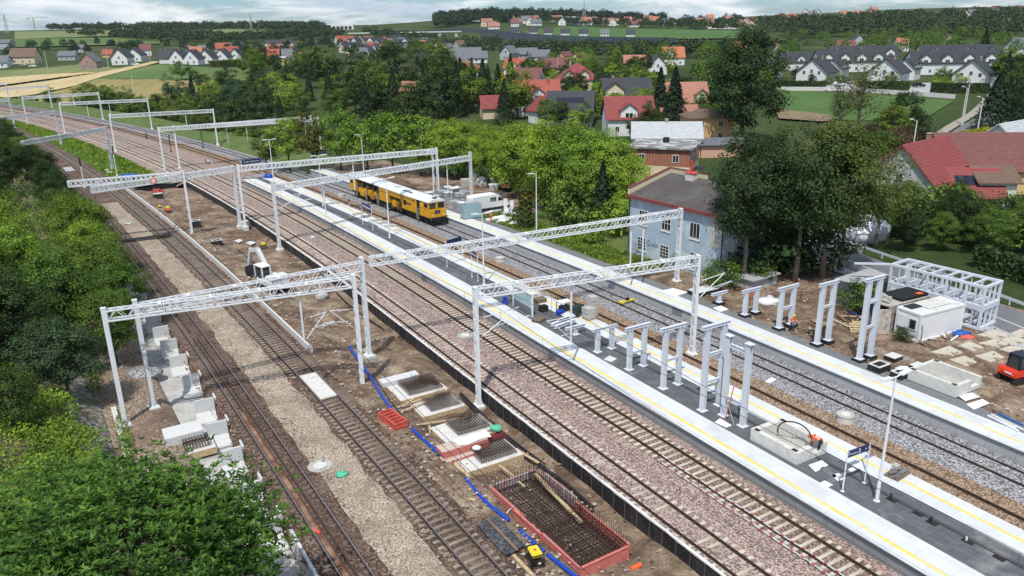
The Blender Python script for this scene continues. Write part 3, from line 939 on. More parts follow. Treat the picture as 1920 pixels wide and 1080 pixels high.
# ------------------------------------------------------------------ lamps
def lamp(p, h, label, arms=2, yaw=None):
 root = empty('platform_lamp', tuple(p), (UYAW if yaw is None else yaw), label, 'lamp post', 'platform lamps')
 b = MB(); b.tube([(0, 0, 0), (0, 0, h * .35), (0, 0, h)], .12, 10, .05)
 b.cyl((0, 0, 0), .19, .04, 12); b.build('pole', M_white, root, smooth=False)
 for s in ((1, -1) if arms == 2 else (1,)):
  hd = MB(); hd.tube([(0, 0, h - .05), (0, s * .45, h + .03)], .04, 6)
  hd.M = Matrix.Translation((0, s * .85, h + .06)) @ Matrix.Rotation(s * .08, 4, 'X')
  hd.box(-.15, .15, -.42, .42, -.04, .05); hd.mat(1).box(-.12, .12, -.36, .36, -.055, -.041)
  hd.M = None
  hd.build('lamp_head', [M_white, mat('lamp_glass', (.75, .76, .74), .03, 3, .2)], root)
lamp(P(1643.5, 939, .76), 8.1, 'tall white lamp standing nearest the camera on the island platform, beside the number sign')
lamp(P(907.7, 533, .76), 8.0, 'white lamp on the island platform beside the glass shelter')
lamp(P(730.7, 445.5, .76), 8.1, 'white lamp on the island platform in front of the yellow rail machine')
lamp(P(606, 386, .76), 8.1, 'white lamp on the island platform left of the yellow machine rear end')
lamp(P(514, 343, .76), 8.0, 'farthest white lamp on the island platform, beside the station name sign')
lamp(P(1006, 432, .70), 8.0, 'white one armed lamp between the columnar thuja and the side platform', 1, UYAW)
lamp(P(814, 373, .70), 8.0, 'thin white one armed lamp behind the yellow machine cab', 1, UYAW)
lamp(P(683, 331, .70), 8.0, 'white one armed lamp standing before the dark trees behind the soil mound', 1, UYAW)

# ------------------------------------------------------------------ station signs
def textmesh(s, size, extr=.004, align='CENTER'):
 c = bpy.data.curves.new('lettering', 'FONT'); c.body = s; c.size = size; c.extrude = extr
 c.align_x = align; c.align_y = 'CENTER'; c.resolution_u = 2
 o = bpy.data.objects.new('t', c); COL.objects.link(o)
 me = bpy.data.meshes.new_from_object(o.evaluated_get(bpy.context.evaluated_depsgraph_get()))
 bpy.data.objects.remove(o); bpy.data.curves.remove(c)
 return me
M_letter = mat('white_lettering', (.85, .85, .85), .02, 3, .5)
def sign(p, yaw, wid, hgt, top, texts, label, posts=True, thick=.06, postx=None):
 """board along local x, lettering on its -y face"""
 root = empty('station_sign', tuple(p), yaw, label, 'station sign')
 px_ = postx or wid / 2 - .03
 for s in (-1, 1):
  bb = MB(); bb.tube([(s * px_, 0, 0), (s * px_, 0, top)], .045, 8); bb.box(s * px_ - .1, s * px_ + .1, -.1, .1, 0, .02)
  bb.build('post', M_white, root)
 bb = MB(); bb.box(-wid / 2, wid / 2, -thick / 2, thick / 2, top - hgt, top - .01)
 brd = bb.build('board', M_navy, root)
 for s_, size, dx, dz in texts:
  for side in (1, -1):
   me = textmesh(s_, size)
   me.materials.append(M_letter)
   t = link('lettering', me, brd, (dx * side, -side * (thick / 2 + .006), top - hgt / 2 + dz))
   t.rotation_euler = (math.pi / 2, 0, 0 if side == 1 else math.pi)
 return root
ax = UYAW - math.pi        # along the tracks, pointing to the camera side
CRS = math.atan2(W[1], W[0])
sl_, sr_ = P(1579.5, 921, .76), P(1620.5, 905, .76)
dd = sr_ - sl_
sign((sl_ + sr_) / 2, math.atan2(dd.y, dd.x), dd.length, .46, 2.75, [('2', .40, .05, .0), ('peron', .15, -.32, -.03), ('2', .24, -.82, .04), ('1', .30, .86, .02), ('tor', .13, .62, .0), ('tor', .12, -.62, -.03)], 'navy platform number sign on two posts beside the concrete pit', postx=dd.length / 2)
def psign(pl, pr, hgt, top, label, z=.76, txt='Kraków Batowice'):
 a, c = P(pl[0], pl[1], z), P(pr[0], pr[1], z)
 d = c - a
 sign((a + c) / 2, math.atan2(d.y, d.x), d.length, hgt, top, [(txt, min(.46, d.length / 7.2), 0, 0)] if txt else [], label, postx=d.length / 2 - .02)
psign((456, 333), (493, 327), .85, 3.3, 'navy station name sign at the far end of the island platform')
psign((585, 309), (615, 306), .75, 2.9, 'navy station name sign on the far side platform before the dark trees')
psign((680.5, 420), (699.5, 430), .85, 3.3, 'navy station name sign in front of the yellow rail machine')
psign((885, 519), (896.5, 527), .7, 3.2, 'small navy sign beyond the long truss near the platform lamp')
psign((838, 500), (868, 490), .55, 3.2, 'dark sign seen through the long truss in the middle of the island platform', txt='')
root = empty('info_board', tuple(P(657, 408, .76)), UYAW, 'slim info post with small dark head on the island platform', 'info post')
MB().tube([(0, 0, 0), (0, 0, 2.4)], .04, 6).build('post', M_white, root); MB().box(-.25, .25, -.04, .04, 2.4, 2.8).build('panel', M_navy, root)

# ------------------------------------------------------------------ stair supports
def hcol(h):
 b = MB()
 b.box(-.20, .20, -.155, -.125, .03, h); b.box(-.20, .20, .125, .155, .03, h); b.box(-.02, .02, -.125, .125, .03, h)
 b.box(-.32, .32, -.32, .32, 0, .03)
 return b
def trestle(u, va, vb, z, h, label, ext=.55, braces=(), foot=None, yaw=None, group=None):
 """two columns under a cross beam lying along v"""
 c = X(u, (va + vb) / 2, z)
 root = empty('stair_support', tuple(c), (UYAW - math.pi / 2), label, 'stair support', group)
 hw = abs(vb - va) / 2
 for s in ((-1, 1) if hw > 0 else (1,)):
  m = hcol(h - .24).build('column', M_ibeam, root, loc=(s * hw, 0, 0)); m.rotation_euler = (0, 0, math.pi / 2)
  if foot: MB().box(-.45, .45, -.42, .42, -foot, -.002).build('footing', [M_black], m)
 b = MB()
 x = hw + ext
 b.box(-x, x, -.13, .13, h - .03, h); b.box(-x, x, -.13, .13, h - .24, h - .21); b.box(-x, x, -.02, .02, h - .21, h - .03)
 b.build('cross_beam', M_ibeam, root)
 for zb in braces:
  b = MB(); b.box(-hw + .17, hw - .17, -.09, .09, zb - .02, zb); b.box(-hw + .17, hw - .17, -.09, .09, zb - .18, zb - .16); b.box(-hw + .17, hw - .17, -.012, .012, zb - .16, zb - .02)
  b.build('brace', M_ibeam, root)
 return root
g = 'grey steel stair supports on the island platform'
trestle(54.4, 38.75, 38.75, .76, .85, 'low single post support beside the pallets on the island platform', 1.1)
trestle(50.0, 38.0, 39.55, .76, 2.2, 'shortest two legged grey support on the island platform')
trestle(45.65, 38.0, 39.5, .76, 3.75, 'second shortest two legged grey support on the island platform, without its brace in view', braces=(1.5,))
trestle(41.45, 38.0, 39.5, .76, 5.1, 'third tallest grey support on the island platform with one brace', braces=(2.4,))
trestle(37.1, 37.95, 39.6, .76, 6.7, 'tallest grey support on the island platform with two braces', braces=(2.3, 4.5))
root = empty('stair_support', tuple(X(34.8, 38.7, .76)), UYAW, 'grey steel frame with two capped columns standing along the island platform nearest the pit', 'stair support')
for s in (-1, 1):
 m = hcol(6.25).build('column', M_ibeam, root, loc=(s * .93, 0, 0)); MB().box(-.3, .3, -.25, .25, 6.25, 6.28).build('cap_plate', M_ibeam, m)
for zb in (1.7, 5.7):
 b = MB(); b.box(-.72, .72, -.1, .1, zb - .02, zb); b.box(-.72, .72, -.1, .1, zb - .25, zb - .23); b.box(-.72, .72, -.012, .012, zb - .23, zb - .02); b.build('brace', M_ibeam, root)
tag(MB().tube([(0, 0, 0), (.3, -.5, 3.0)], .035, 6).build('prop', M_red, loc=X(35.0, 38.1, .76)), 'thin red prop leaning on the nearest grey stair support', 'prop')
tag(MB().tube([(0, 0, 0), (-.9, .5, 3.0)], .03, 6).build('prop', M_conc, loc=X(34.2, 38.2, .76)), 'thin grey prop leaning on the nearest grey stair support', 'prop')
trestle(53.2, 55.7, 55.7, .95, 1.05, 'low single post support on a black footing near the blue house', 1.1, foot=.5)
trestle(49.25, 55.15, 56.6, .95, 2.5, 'shortest two legged support in the yard near the tall dark trees', foot=.55)
trestle(45.1, 55.2, 56.8, .95, 3.9, 'braced support in the yard with the walking worker at its feet', braces=(1.9,), foot=.6)
trestle(40.7, 55.0, 56.45, .95, 5.55, 'tall braced support in the yard left of the wooden pallets', braces=(3.4,), foot=.6)
trestle(36.6, 55.2, 56.6, .95, 7.05, 'tallest support in the yard beside the white office container', braces=(2.8, 5.0), foot=.6)

# ------------------------------------------------------------------ small black footings in yard and pit
def footing(p, yaw, sx, sy, h, label, hole=True):
 root = empty('footing', tuple(p), yaw, label, 'footing')
 MB().box(-sx / 2, sx / 2, -sy / 2, sy / 2, -.3, h).build('black_block', M_black, root, bevel=.02)
 b = MB()
 if hole:
  t = .2
  b.box(-sx / 2 + .02, sx / 2 - .02, -sy / 2 + .02, -sy / 2 + t, h + .002, h + .04); b.box(-sx / 2 + .02, sx / 2 - .02, sy / 2 - t, sy / 2 - .02, h + .002, h + .04)
  b.box(-sx / 2 + .02, -sx / 2 + t, -sy / 2 + t, sy / 2 - t, h + .002, h + .04); b.box(sx / 2 - t, sx / 2 - .02, -sy / 2 + t, sy / 2 - t, h + .002, h + .04)
 else:
  b.box(-sx / 2 + .02, sx / 2 - .02, -sy / 2 + .02, sy / 2 - .02, h + .002, h + .03)
 b.build('concrete_top', M_concw, root)
footing(P(1648, 690, .9), CRS, 1.5, 1.1, .35, 'black footing with white rim right of the tallest yard support')
footing(P(1688, 703, .9), CRS, 1.3, 1.0, .3, 'black footing under plastic scrap beside the side platform lamp head')
footing(P(1722, 690, .9), CRS, 1.2, 1.0, .25, 'black footing with timber props left of the open concrete pit', False)
footing(P(1675, 672, .8), CRS, 1.2, 1.0, .25, 'black footing half behind the lying ladder', False)
footing(P(297, 370, -.4), CRS, 1.5, 1.1, .7, 'black footing with a white top in front of the red crates in the soil', False)
footing(P(368, 423, -.5), CRS, 1.3, 1.2, .8, 'hollow black footing standing beside the middle left mast')
footing(P(407, 460, -.7), CRS, 1.4, 1.1, .75, 'hollow black footing standing alone in the middle of the bare soil')
footing(P(1318, 548, .75), CRS, 3.0, 1.6, .35, 'low black base with a pale slab at the foot of the blue house', False)

# ------------------------------------------------------------------ open concrete pits
def pit(c, yaw, lx, ly, h, t, label, m=M_concl):
 root = empty('concrete_pit', tuple(c), yaw, label, 'concrete pit')
 b = MB()
 b.box(-lx / 2, lx / 2, -ly / 2, -ly / 2 + t, 0, h); b.box(-lx / 2, lx / 2, ly / 2 - t, ly / 2, 0, h)
 b.build('long_wall', m, root)
 b = MB(); b.box(-lx / 2, -lx / 2 + t, -ly / 2 + t, ly / 2 - t, 0, h); b.build('end_wall', m, root)
 b = MB(); b.box(lx / 2 - t, lx / 2, -ly / 2 + t, ly / 2 - t - 1.1, 0, h); b.box(lx / 2 - t, lx / 2, ly / 2 - t - 1.1, ly / 2 - t, 0, h * .35); b.build('end_wall', m, root)
 b = MB(); b.box(-lx / 2 + t, lx / 2 - t, -ly / 2 + t, ly / 2 - t, .01, .05); b.build('pit_floor', M_conc, root)
 for sx in (-1, 1):
  for sy in (-1, 1):
   if sx == 1 and sy == 1: continue
   MB().box(sx * (lx / 2 - t) - .2, sx * (lx / 2 - t) + .2, sy * (ly / 2 - t / 2) - .15, sy * (ly / 2 - t / 2) + .15, h + .003, h + .01).build('steel_plate', M_dark, root)
 return root
pc = (P(1412, 830, .76) + P(1485, 873, .76) + P(1545, 838, .76) + P(1466, 806, .76)) / 4
pit(pc, UYAW + math.pi, 3.9, 2.9, .85, .38, 'open concrete pit with a black hose curving over it on the island platform')
b = MB(); b.tube([(math.cos(t) * 1.35 + .2, .35 + .25 * math.sin(t * 2), .3 + 1.45 * math.sin(t)) for t in [i * math.pi / 18 for i in range(19)]], .045, 6)
tag(b.build('hose', M_black, loc=pc, rz=UYAW + math.pi), 'black hose arching over the open concrete pit', 'hose')
b = MB(); b.tube([(math.cos(t) * .4, math.sin(t) * .4, .05 + t * .01) for t in [i * math.pi / 8 for i in range(33)]], .045, 6)
tag(b.build('hose', M_black, loc=P(1508, 855, .8)), 'small coil of black hose at the corner of the open concrete pit', 'hose')
pc2 = (P(1714, 715, .8) + P(1787, 745, .8) + P(1825, 722, .8) + P(1750, 694, .8)) / 4
pit(pc2, UYAW + math.pi, 3.9, 3.3, .95, .3, 'open concrete pit at the yard edge of the side platform', M_concl)
# white paving strips near the number sign
def sheetq(name, pts, z, m, label, cat, h=.01):
 c = sum((P(x, y, z) for x, y in pts), Vector()) / len(pts)
 b = MB(); b.prism([tuple((P(x, y, z) - c).xy) for x, y in pts], -.02, h)
 return tag(b.build(name, m, loc=c), label, cat)
M_wtile = mat('white_tile', (.76, .77, .77), .05, 3, .6)
sheetq('guide_paving', [(1516, 872), (1541, 863), (1553, 872), (1529, 885)], .76, M_wtile, 'white paving square nearest the concrete pit', 'paving')
sheetq('guide_paving', [(1537, 878), (1545, 875), (1570, 893), (1562, 897)], .76, M_pave2, 'grey guide strip leading from the white square', 'paving')
sheetq('guide_paving', [(1559, 891), (1572, 887), (1586, 897), (1571, 902)], .76, M_wtile, 'white paving square in the middle of the guide strips', 'paving')
sheetq('guide_paving', [(1534, 907), (1546, 901), (1562, 909), (1548, 916)], .76, M_wtile, 'broken white paving square beside the near yellow line', 'paving')
sheetq('guide_paving', [(1541, 905), (1592, 882), (1600, 886), (1551, 910)], .757, M_pave2, 'pale guide strip crossing the island platform beside the sign', 'paving')
sheetq('guide_paving', [(1590, 880), (1598, 876), (1606, 881), (1596, 886)], .76, M_wtile, 'small white paving square behind the sign post', 'paving')
for i, (pts, lab) in enumerate([([(1796, 742), (1822, 736), (1838, 744), (1810, 752)], 'white paving piece behind the open pit on the side platform'), ([(1812, 758), (1842, 748), (1856, 756), (1826, 768)], 'white paving piece nearest the steel tubes on the side platform'), ([(1240, 545), (1262, 540), (1290, 548), (1266, 556)], 'white paving strip in front of the blue house'), ([(1337, 577), (1352, 573), (1366, 580), (1350, 585)], 'pale paving piece before the first yard support')]):
 sheetq('guide_paving', pts, .757, M_wtile, lab, 'paving')
# lying white tubes on the side platform
for i, (a, c, m_, lab) in enumerate([((1852, 779), (1910, 808), M_white, 'white tube lying nearest the side platform edge'), ((1858, 777), (1919, 806), M_white, 'white tube lying between the blue and the nearest tube'), ((1872, 775), (1919, 797), mat('blue_tube', (.05, .15, .42), .1, 3, .5), 'blue tube lying beside white tubes on the side platform'), ((1862, 783), (1905, 803), M_wtile, 'short white batten lying with the tubes')]):
 p, q = P(a[0], a[1], .84), P(c[0], c[1], .84)
 b = MB(); b.bar(Vector((0, 0, 0)), q - p, .14, .1)
 tag(b.build('steel_tube', m_, loc=p), lab, 'tube')
# manholes
def manhole(p, r, h, label, rings=True):
 root = empty('manhole', tuple(p), .3, label, 'manhole')
 b = MB(); b.cyl((0, 0, -.4), r, .4 + h * .75, 24); b.build('concrete_ring', M_concl, root)
 b = MB(); b.cyl((0, 0, h * .75 + .002), r * 1.03, h * .25, 24); b.mat(1).cyl((0, 0, h + .004), r * .55, .03, 20); b.build('cover', [M_conc, M_concl], root)
manhole(P(1584, 789, -.2), .62, .55, 'round concrete manhole on brown ballast behind the pit')
manhole(P(938, 489, -.2), .6, .45, 'round pale manhole on the ballast seen below the long truss')
manhole(P(872, 630, -.2), .75, .06, 'flat round white manhole cover in pink ballast')
manhole(P(640, 368, -.2), .6, .35, 'round manhole on grey ballast beside the rear of the yellow machine')
manhole(P(600, 874, -.2), .8, .04, 'flat round puddle grey manhole cover in the tan gravel')
b = MB()
b.tube([(-.6, 0, .45), (.6, 0, .45)], .5, 16, cap=False); b.tube([(-.6, 0, .45), (.6, 0, .45)], .42, 16, cap=False); b.obox((.7, -.4, .2), .7, .5, .5, .4)
tag(b.build('concrete_pipe', M_concw, loc=P(392, 306, -.2), rz=.8), 'pale concrete pipe section lying in the brown patch between far tracks', 'pipe')
sheetq('white_board', [(1434, 716), (1446, 708), (1456, 712), (1444, 719)], -.15, M_wtile, 'white board lying on the brown ballast', 'board', .05)
sheetq('white_board', [(580, 445), (586, 442), (592, 444), (586, 447)], -.18, M_concw, 'white plate lying on the pink ballast', 'board', .05)
sheetq('white_board', [(440, 452), (449, 449), (456, 452), (447, 456)], -.75, M_concw, 'pale plate lying in the soil beside the hollow footing', 'board', .1)
sheetq('white_board', [(461, 456), (471, 453), (480, 456), (470, 460)], -.75, M_concw, 'second pale plate lying in the soil near the yellow compactor', 'board', .1)
# ------------------------------------------------------------------ foundations with reinforcement in the pit
YU = UYAW
def rebar_grid(b, x0, x1, y0, y1, z, st, r=.014, curb=0):
 x = x0
 while x <= x1 + 1e-6:
  b.tube([(x, y0, z + curb), (x, y0 + .02, z), (x, y1 - .02, z), (x, y1, z + curb)] if curb else [(x, y0, z), (x, y1, z)], r, 4); x += st
 y = y0
 while y <= y1 + 1e-6:
  b.tube([(x0, y, z + r * 2), (x1, y, z + r * 2)], r, 4); y += st
def form_base(c, lx, ly, h, label, gx0=0.0, bars=True, yaw=None):
 """flat footing: local x across the tracks"""
 root = empty('footing_slab', tuple(c), (YU - math.pi / 2) if yaw is None else yaw, label, 'footing slab')
 MB().box(-lx / 2, lx / 2, -ly / 2, ly / 2, -.35, h).build('concrete_base', M_concl, root, bevel=.02)
 b = MB(); b.box(-lx / 2 - .04, lx / 2 + .04, -ly / 2 - .05, -ly / 2 - .004, -.3, h - .02); b.box(-lx / 2 - .05, -lx / 2 - .004, -ly / 2, ly / 2, -.3, h - .02)
 b.build('edge_board', M_wood, root)
 b = MB()
 x0, x1 = -lx / 2 + gx0, lx / 2 - .25
 y0, y1 = -ly / 2 + .35, ly / 2 - .25
 for k, z in enumerate((h + .08, h + .42)):
  rebar_grid(b, x0, x1, y0, y1, z, .2 if k == 0 else .21, .022)
 x = x0
 while x <= x1:
  for y in (y0, y1): b.tube([(x, y, h), (x, y, h + .44)], .015, 4)
  x += .17
 if bars:
  for k in range(16):
   x = x0 + .9 + (k % 8) * .13; y = (y0 + y1) / 2 + (k // 8 - .5) * .9
   b.tube([(x, y, h), (x + rnd.uniform(-.04, .04), y, h + 1.05 + rnd.uniform(-.1, .1))], .016, 4)
 b.build('rebar_cage', M_rebar, root)
 return root
fz = -.95
form_base(X(54.7, 22.9, fz), 4.2, 3.0, .3, 'footing slab with a tall white block behind its rebar cage', .9)
tag(MB().box(-2.2, 1.2, -.5, .5, -.3, .75).build('concrete_block', M_concw, loc=X(56.6, 22.6, fz), rz=YU - math.pi / 2, bevel=.03), 'long white concrete block behind the farthest rebar cage', 'concrete block')
form_base(X(51.0, 23.0, fz), 3.7, 2.5, .28, 'second footing slab with rebar, between two lying timber planks', .9)
form_base(X(46.6, 23.0, fz), 4.2, 2.7, .3, 'third footing slab with rebar beside the green bundle', 1.2)
form_base(X(42.3, 22.6, fz), 4.4, 2.7, .3, 'nearest footing slab with a white rag on its rebar', 1.3, False)
tag(MB().ball((0, 0, 0), .34, .25, .16, 8, 5).build('rag', M_wtile, loc=X(42.6, 22.0, fz + .85)), 'crumpled white rag lying on rebar', 'rag')
# stacks of red formwork
def form_stack(c, yaw, lx, ly, n, dz, label, m=M_pink, hollow=False):
 root = empty('formwork_stack', tuple(c), yaw, label, 'formwork stack')
 for k in range(n):
  b = MB(); j = rnd.uniform(-.06, .06)
  z0, z1 = k * dz, k * dz + dz * .82
  t = .09
  b.box(-lx / 2 + j, lx / 2 + j, -ly / 2, -ly / 2 + t, z0, z1); b.box(-lx / 2 + j, lx / 2 + j, ly / 2 - t, ly / 2, z0, z1)
  nn = int(lx / .45)
  for i in range(nn + 1):
   x = -lx / 2 + j + (lx - t) * i / nn
   b.box(x, x + t, -ly / 2 + t, ly / 2 - t, z0, z1 - .01)
  if not hollow: b.mat(1).box(-lx / 2 + j + .02, lx / 2 + j - .02, -ly / 2 + .02, ly / 2 - .02, z1 + .001, z1 + .02)
  b.build('formwork_panel', [m, mat('formwork_ply', (.52, .43, .36), .15, 3, .8)], root)
 return root
form_stack(P(868, 845, fz + .35), YU - math.pi / 2, 3.6, 1.1, 5, .14, 'tall stack of faded red formwork panels under a torn white sheet')
form_stack(P(846, 866, fz + .1), YU - math.pi / 2 + .05, 3.4, 1.0, 3, .13, 'low stack of faded red formwork panels in front of the taller stack')
form_stack(P(737, 797, -.45), YU + .12, 2.5, 1.1, 5, .16, 'red stack of hollow plastic barriers beside the old track', M_red, True)
b = MB()
for i in range(7):
 for j in range(4):
  pass
nx_, ny_ = 8, 5
b.add([(i * .38 - 1.3 + rnd.uniform(-.06, .06), j * .25 - .5, rnd.uniform(-.03, .06)) for i in range(nx_) for j in range(ny_)], [(i * ny_ + j, (i + 1) * ny_ + j, (i + 1) * ny_ + j + 1, i * ny_ + j + 1) for i in range(nx_ - 1) for j in range(ny_ - 1)])
tag(b.build('torn_sheet', M_wtile, loc=P(885, 822, fz + 1.08), rz=YU - math.pi / 2), 'torn white sheet lying on the red formwork', 'sheet')
root = empty('crate', tuple(P(930, 826, fz + .1)), YU - math.pi / 2, 'dark red mesh crate with a green bundle on it, near the sheet wall', 'crate')
b = MB()
for z in (0, .35, .7):
 for a, c in (((-.5, -.4), (.5, -.4)), ((.5, -.4), (.5, .4)), ((.5, .4), (-.5, .4)), ((-.5, .4), (-.5, -.4))): b.bar((*a, z), (*c, z), .05)
for x, y in ((-.5, -.4), (.5, -.4), (.5, .4), (-.5, .4)): b.bar((x, y, 0), (x, y, .7), .06)
b.bar((-.5, -.4, 0), (.5, -.4, .7), .04); b.box(-.45, .45, -.35, .35, .02, .4)
b.build('crate_frame', mat('dark_red_steel', (.25, .03, .03), .15, 4, .6), root)
M_green = mat('mint_net', (.10, .46, .30), .2, 9, .8)
def lump(name, p, rx, ry, rz_, m, label, cat, seed=1, yaw=0.0, seg=12, rings=8, jit=.22):
 r_ = random.Random(seed)
 b = MB(); b.ball((0, 0, 0), rx, ry, rz_, seg, rings)
 b.v = [tuple(Vector(q) * (1 + r_.uniform(-jit, jit))) for q in b.v]
 o = b.build(name, m, loc=p, rz=yaw, smooth=True)
 return tag(o, label, cat)
lump('net_bundle', P(930, 803, fz + .85), .45, .35, .25, M_green, 'crumpled green net bundle on the dark red crate', 'bundle', 3)
lump('net_bundle', P(641, 889, -.1), .42, .35, .16, M_green, 'green net bundle lying on the tan gravel', 'bundle', 4)
lump('scrap_pile', P(204 + 36, 419, -.1), .7, .4, .15, mat('grey_scrap', (.42, .46, .44), .3, 5, .8), 'pale scrap pile lying on the gravel path far left', 'scrap', 9)
lump('rock', P(765, 640, -.9) if False else P(603, 556, -.8), .8, .6, .5, M_conc, 'grey boulder lying in the soil behind the hanging arm', 'rock', 5)
# timber planks
def plank(p, q, w_, label, m=M_wood, z=0, h=.06, name='plank'):
 p, q = Vector(p), Vector(q)
 b = MB(); b.bar(Vector((0, 0, 0)), q - p, w_, h)
 return tag(b.build(name, m, loc=p), label, 'plank')
for i, (a, c, zz, wd, lab) in enumerate([((745, 764), (838, 732), -.5, .18, 'upper timber plank lying between the first two footing slabs'), ((752, 772), (800, 752), -.45, .16, 'short timber plank crossing between the first two footing slabs'), ((762, 758), (777, 746), -.4, .12, 'small board leaning on the planks between footing slabs'), ((780, 797), (893, 780), -.6, .16, 'long timber plank lying between the second and third footing slabs'), ((805, 798), (806, 814), -.7, .14, 'short upright board at the corner of the third footing slab'), ((852, 868), (880, 895), -.55, .28, 'pale board lying beside the nearest footing slab and the blue pipe'), ((863, 934), (892, 937), -.35, .22, 'short loose board lying on the mud beside the track'), ((962, 1040), (1004, 1084), -.3, .2, 'long grey board lying beside the yellow generator'), ((936, 872), (963, 893), -.5, .12, 'white batten pointing at the big rebar cage'), ((972, 903), (984, 912), -.3, .1, 'short white batten on the edge of the big rebar cage'), ((900, 800), (1010, 868), -.75, .2, 'long pale plank along the foot of the sheet wall')]):
 plank(P(*a, zz), P(*c, zz), wd, lab)
# dark mats
root = empty('rubber_mat', tuple(P(942, 1003, -.1)), YU, 'pair of black mats with a board between them beside the track', 'mat')
b = MB(); b.box(-1.7, 1.7, .12, .82, 0, .05); b.build('mat_half', mat('dark_mat', (.04, .042, .048), .35, 9, .6, stain=(.16, .16, .16), sscale=4), root)
b = MB(); b.box(-1.55, 1.75, -.62, -.1, 0, .05); b.build('mat_half', MATS['dark_mat'], root)
b = MB(); b.box(-1.7, 1.7, -.08, .1, .02, .08); b.build('board', M_woodd, root)
# big rebar cage in red formwork
cg = empty('rebar_pit', tuple(X(33.5, 22.5, -1.3)), YU + .03, 'large rebar cage inside faded red formwork nearest the camera', 'rebar cage')
lx, ly, h = 9.6, 3.5, 1.05
b = MB()
rebar_grid(b, -lx / 2 + .15, lx / 2 - .15, -ly / 2 + .15, ly / 2 - .15, .12, .24, .022)
rebar_grid(b, -lx / 2 + .15, lx / 2 - .15, -ly / 2 + .15, ly / 2 - .15, .55, .3, .024)
for i in range(44):
 x = -lx / 2 + .15 + (lx - .3) * i / 43
 for y, hh in ((-ly / 2 + .13, 1.75), (ly / 2 - .13, 1.35), (-ly / 2 + .5, 1.5)):
  b.tube([(x, y, .05), (x + rnd.uniform(-.03, .03), y + rnd.uniform(-.03, .03), hh + rnd.uniform(-.15, .15))], .02, 4)
for i in range(16):
 y = -ly / 2 + .15 + (ly - .3) * i / 15
 for x, hh in ((lx / 2 - .13, 1.6), (-lx / 2 + .13, 1.25), (-lx / 2 + .6, 1.2), (-.4, 1.35)):
  b.tube([(x, y, .05), (x, y + rnd.uniform(-.03, .03), hh + rnd.uniform(-.12, .12))], .02, 4)
for z in (.35, .75, 1.0, 1.2):
 for y in (-ly / 2 + .15, ly / 2 - .15, -ly / 2 + .52): b.tube([(-lx / 2 + .1, y, z), (-.4 if y > 0 else lx / 2 - .1, y, z)], .014, 4)
 b.tube([(-.4, -ly / 2, z), (-.4, ly / 2, z)], .02, 4)
for k in range(7):
 y = -ly / 2 + .5 + k * .38
 b.tube([(-lx / 2 + .1, y, .95), (-.4, y, .95)], .022, 4)
for k in range(14): b.tube([(-lx / 2 + .2 + k * .3, -ly / 2 + .2, .96), (-lx / 2 + .2 + k * .3, ly / 2 - .2, .96)], .022, 4)
b.build('rebar_cage', M_rebar, cg)
MB().box(-lx / 2, lx / 2, -ly / 2, ly / 2, -.1, .04).build('lean_concrete', mat('dark_lean_concrete', (.24, .20, .165), .3, 3, .95), cg)
def formwall(p, q, hh, m=M_pink, name='formwork_panel', rib=True):
 p, q = Vector(p), Vector(q); d = q - p; L = d.length; yaw = math.atan2(d.y, d.x)
 b = MB(); b.M = Matrix.Translation(p) @ Matrix.Rotation(yaw, 4, 'Z')
 b.box(0, L, -.03, .03, 0, hh); b.box(-.02, L + .02, -.07, .07, hh + .002, hh + .08); b.box(0, L, .031, .1, 0, .08); b.box(0, L, .031, .1, hh * .5, hh * .5 + .06)
 n = max(1, int(L / .4))
 for i in range(n + 1): b.box(L * i / n - .025, L * i / n + .025, .0305, .115, .08, hh - .02)
 b.M = None
 return b.build(name, m, cg)
formwall((lx / 2 - .1, ly / 2, 0), (1.0, ly / 2, 0), .95)
formwall((1.6, ly / 2 + .15, 0), (-1.2, ly / 2 + .12, 0), 1.0)
formwall((-1.2, ly / 2, 0), (-lx / 2, ly / 2, 0), .95)
formwall((-lx / 2, ly / 2, 0), (-lx / 2, -ly / 2, 0), .9)
M_grp = mat('grey_pink_formwork', (.40, .36, .35), .2, 3, .75, stain=(.55, .20, .17), sscale=1.6)
formwall((lx / 2, -ly / 2, 0), (lx / 2, ly / 2, 0), .9, M_grp)
formwall((-lx / 2, -ly / 2, 0), (.2, -ly / 2, 0), 1.0, M_pink)
formwall((.2, -ly / 2 - .05, 0), (3.6, -ly / 2 - .05, 0), 1.25, M_grp)
formwall((3.6, -ly / 2, 0), (lx / 2, -ly / 2, 0), .95, M_grp)
b = MB(); b.bar((4.3, -ly / 2 + .3, 1.0), (-1.3, -ly / 2 + .75, .75), .22, .14); b.build('timber_beam', M_wood, cg)
b = MB(); b.tube([(2.2, ly / 2 + .6, .45), (2.2, ly / 2 - .2, .95)], .03, 5); b.tube([(-.7, ly / 2 + .9, .3), (-.7, ly / 2 - .1, .95)], .03, 5); b.build('strut', M_white, cg)
# blue pipes and black pipes
def pipe(pts, r, m, label, cat='pipe', n=8, name='pipe'):
 pts = [Vector(p) for p in pts]
 c = pts[0]
 fine = []
 for i in range(len(pts) - 1):
  p0, p1, p2, p3 = pts[max(i - 1, 0)], pts[i], pts[i + 1], pts[min(i + 2, len(pts) - 1)]
  for k in range(5):
   t = k / 5
   fine.append(.5 * ((2 * p1) + (p2 - p0) * t + (2 * p0 - 5 * p1 + 4 * p2 - p3) * t * t + (3 * p1 - p0 - 3 * p2 + p3) * t ** 3) - c)
 fine.append(pts[-1] - c)
 b = MB(); b.tube(fine, r, n)
 return tag(b.build(name, m, loc=c, smooth=True), label, cat)
pipe([P(655, 650, -.3), P(690, 700, -.35), P(718, 745, -.35), P(745, 780, -.4), P(790, 820, -.4), P(826, 855, -.45)], .13, M_blue, 'thick blue pipe running beside the rebar footings')
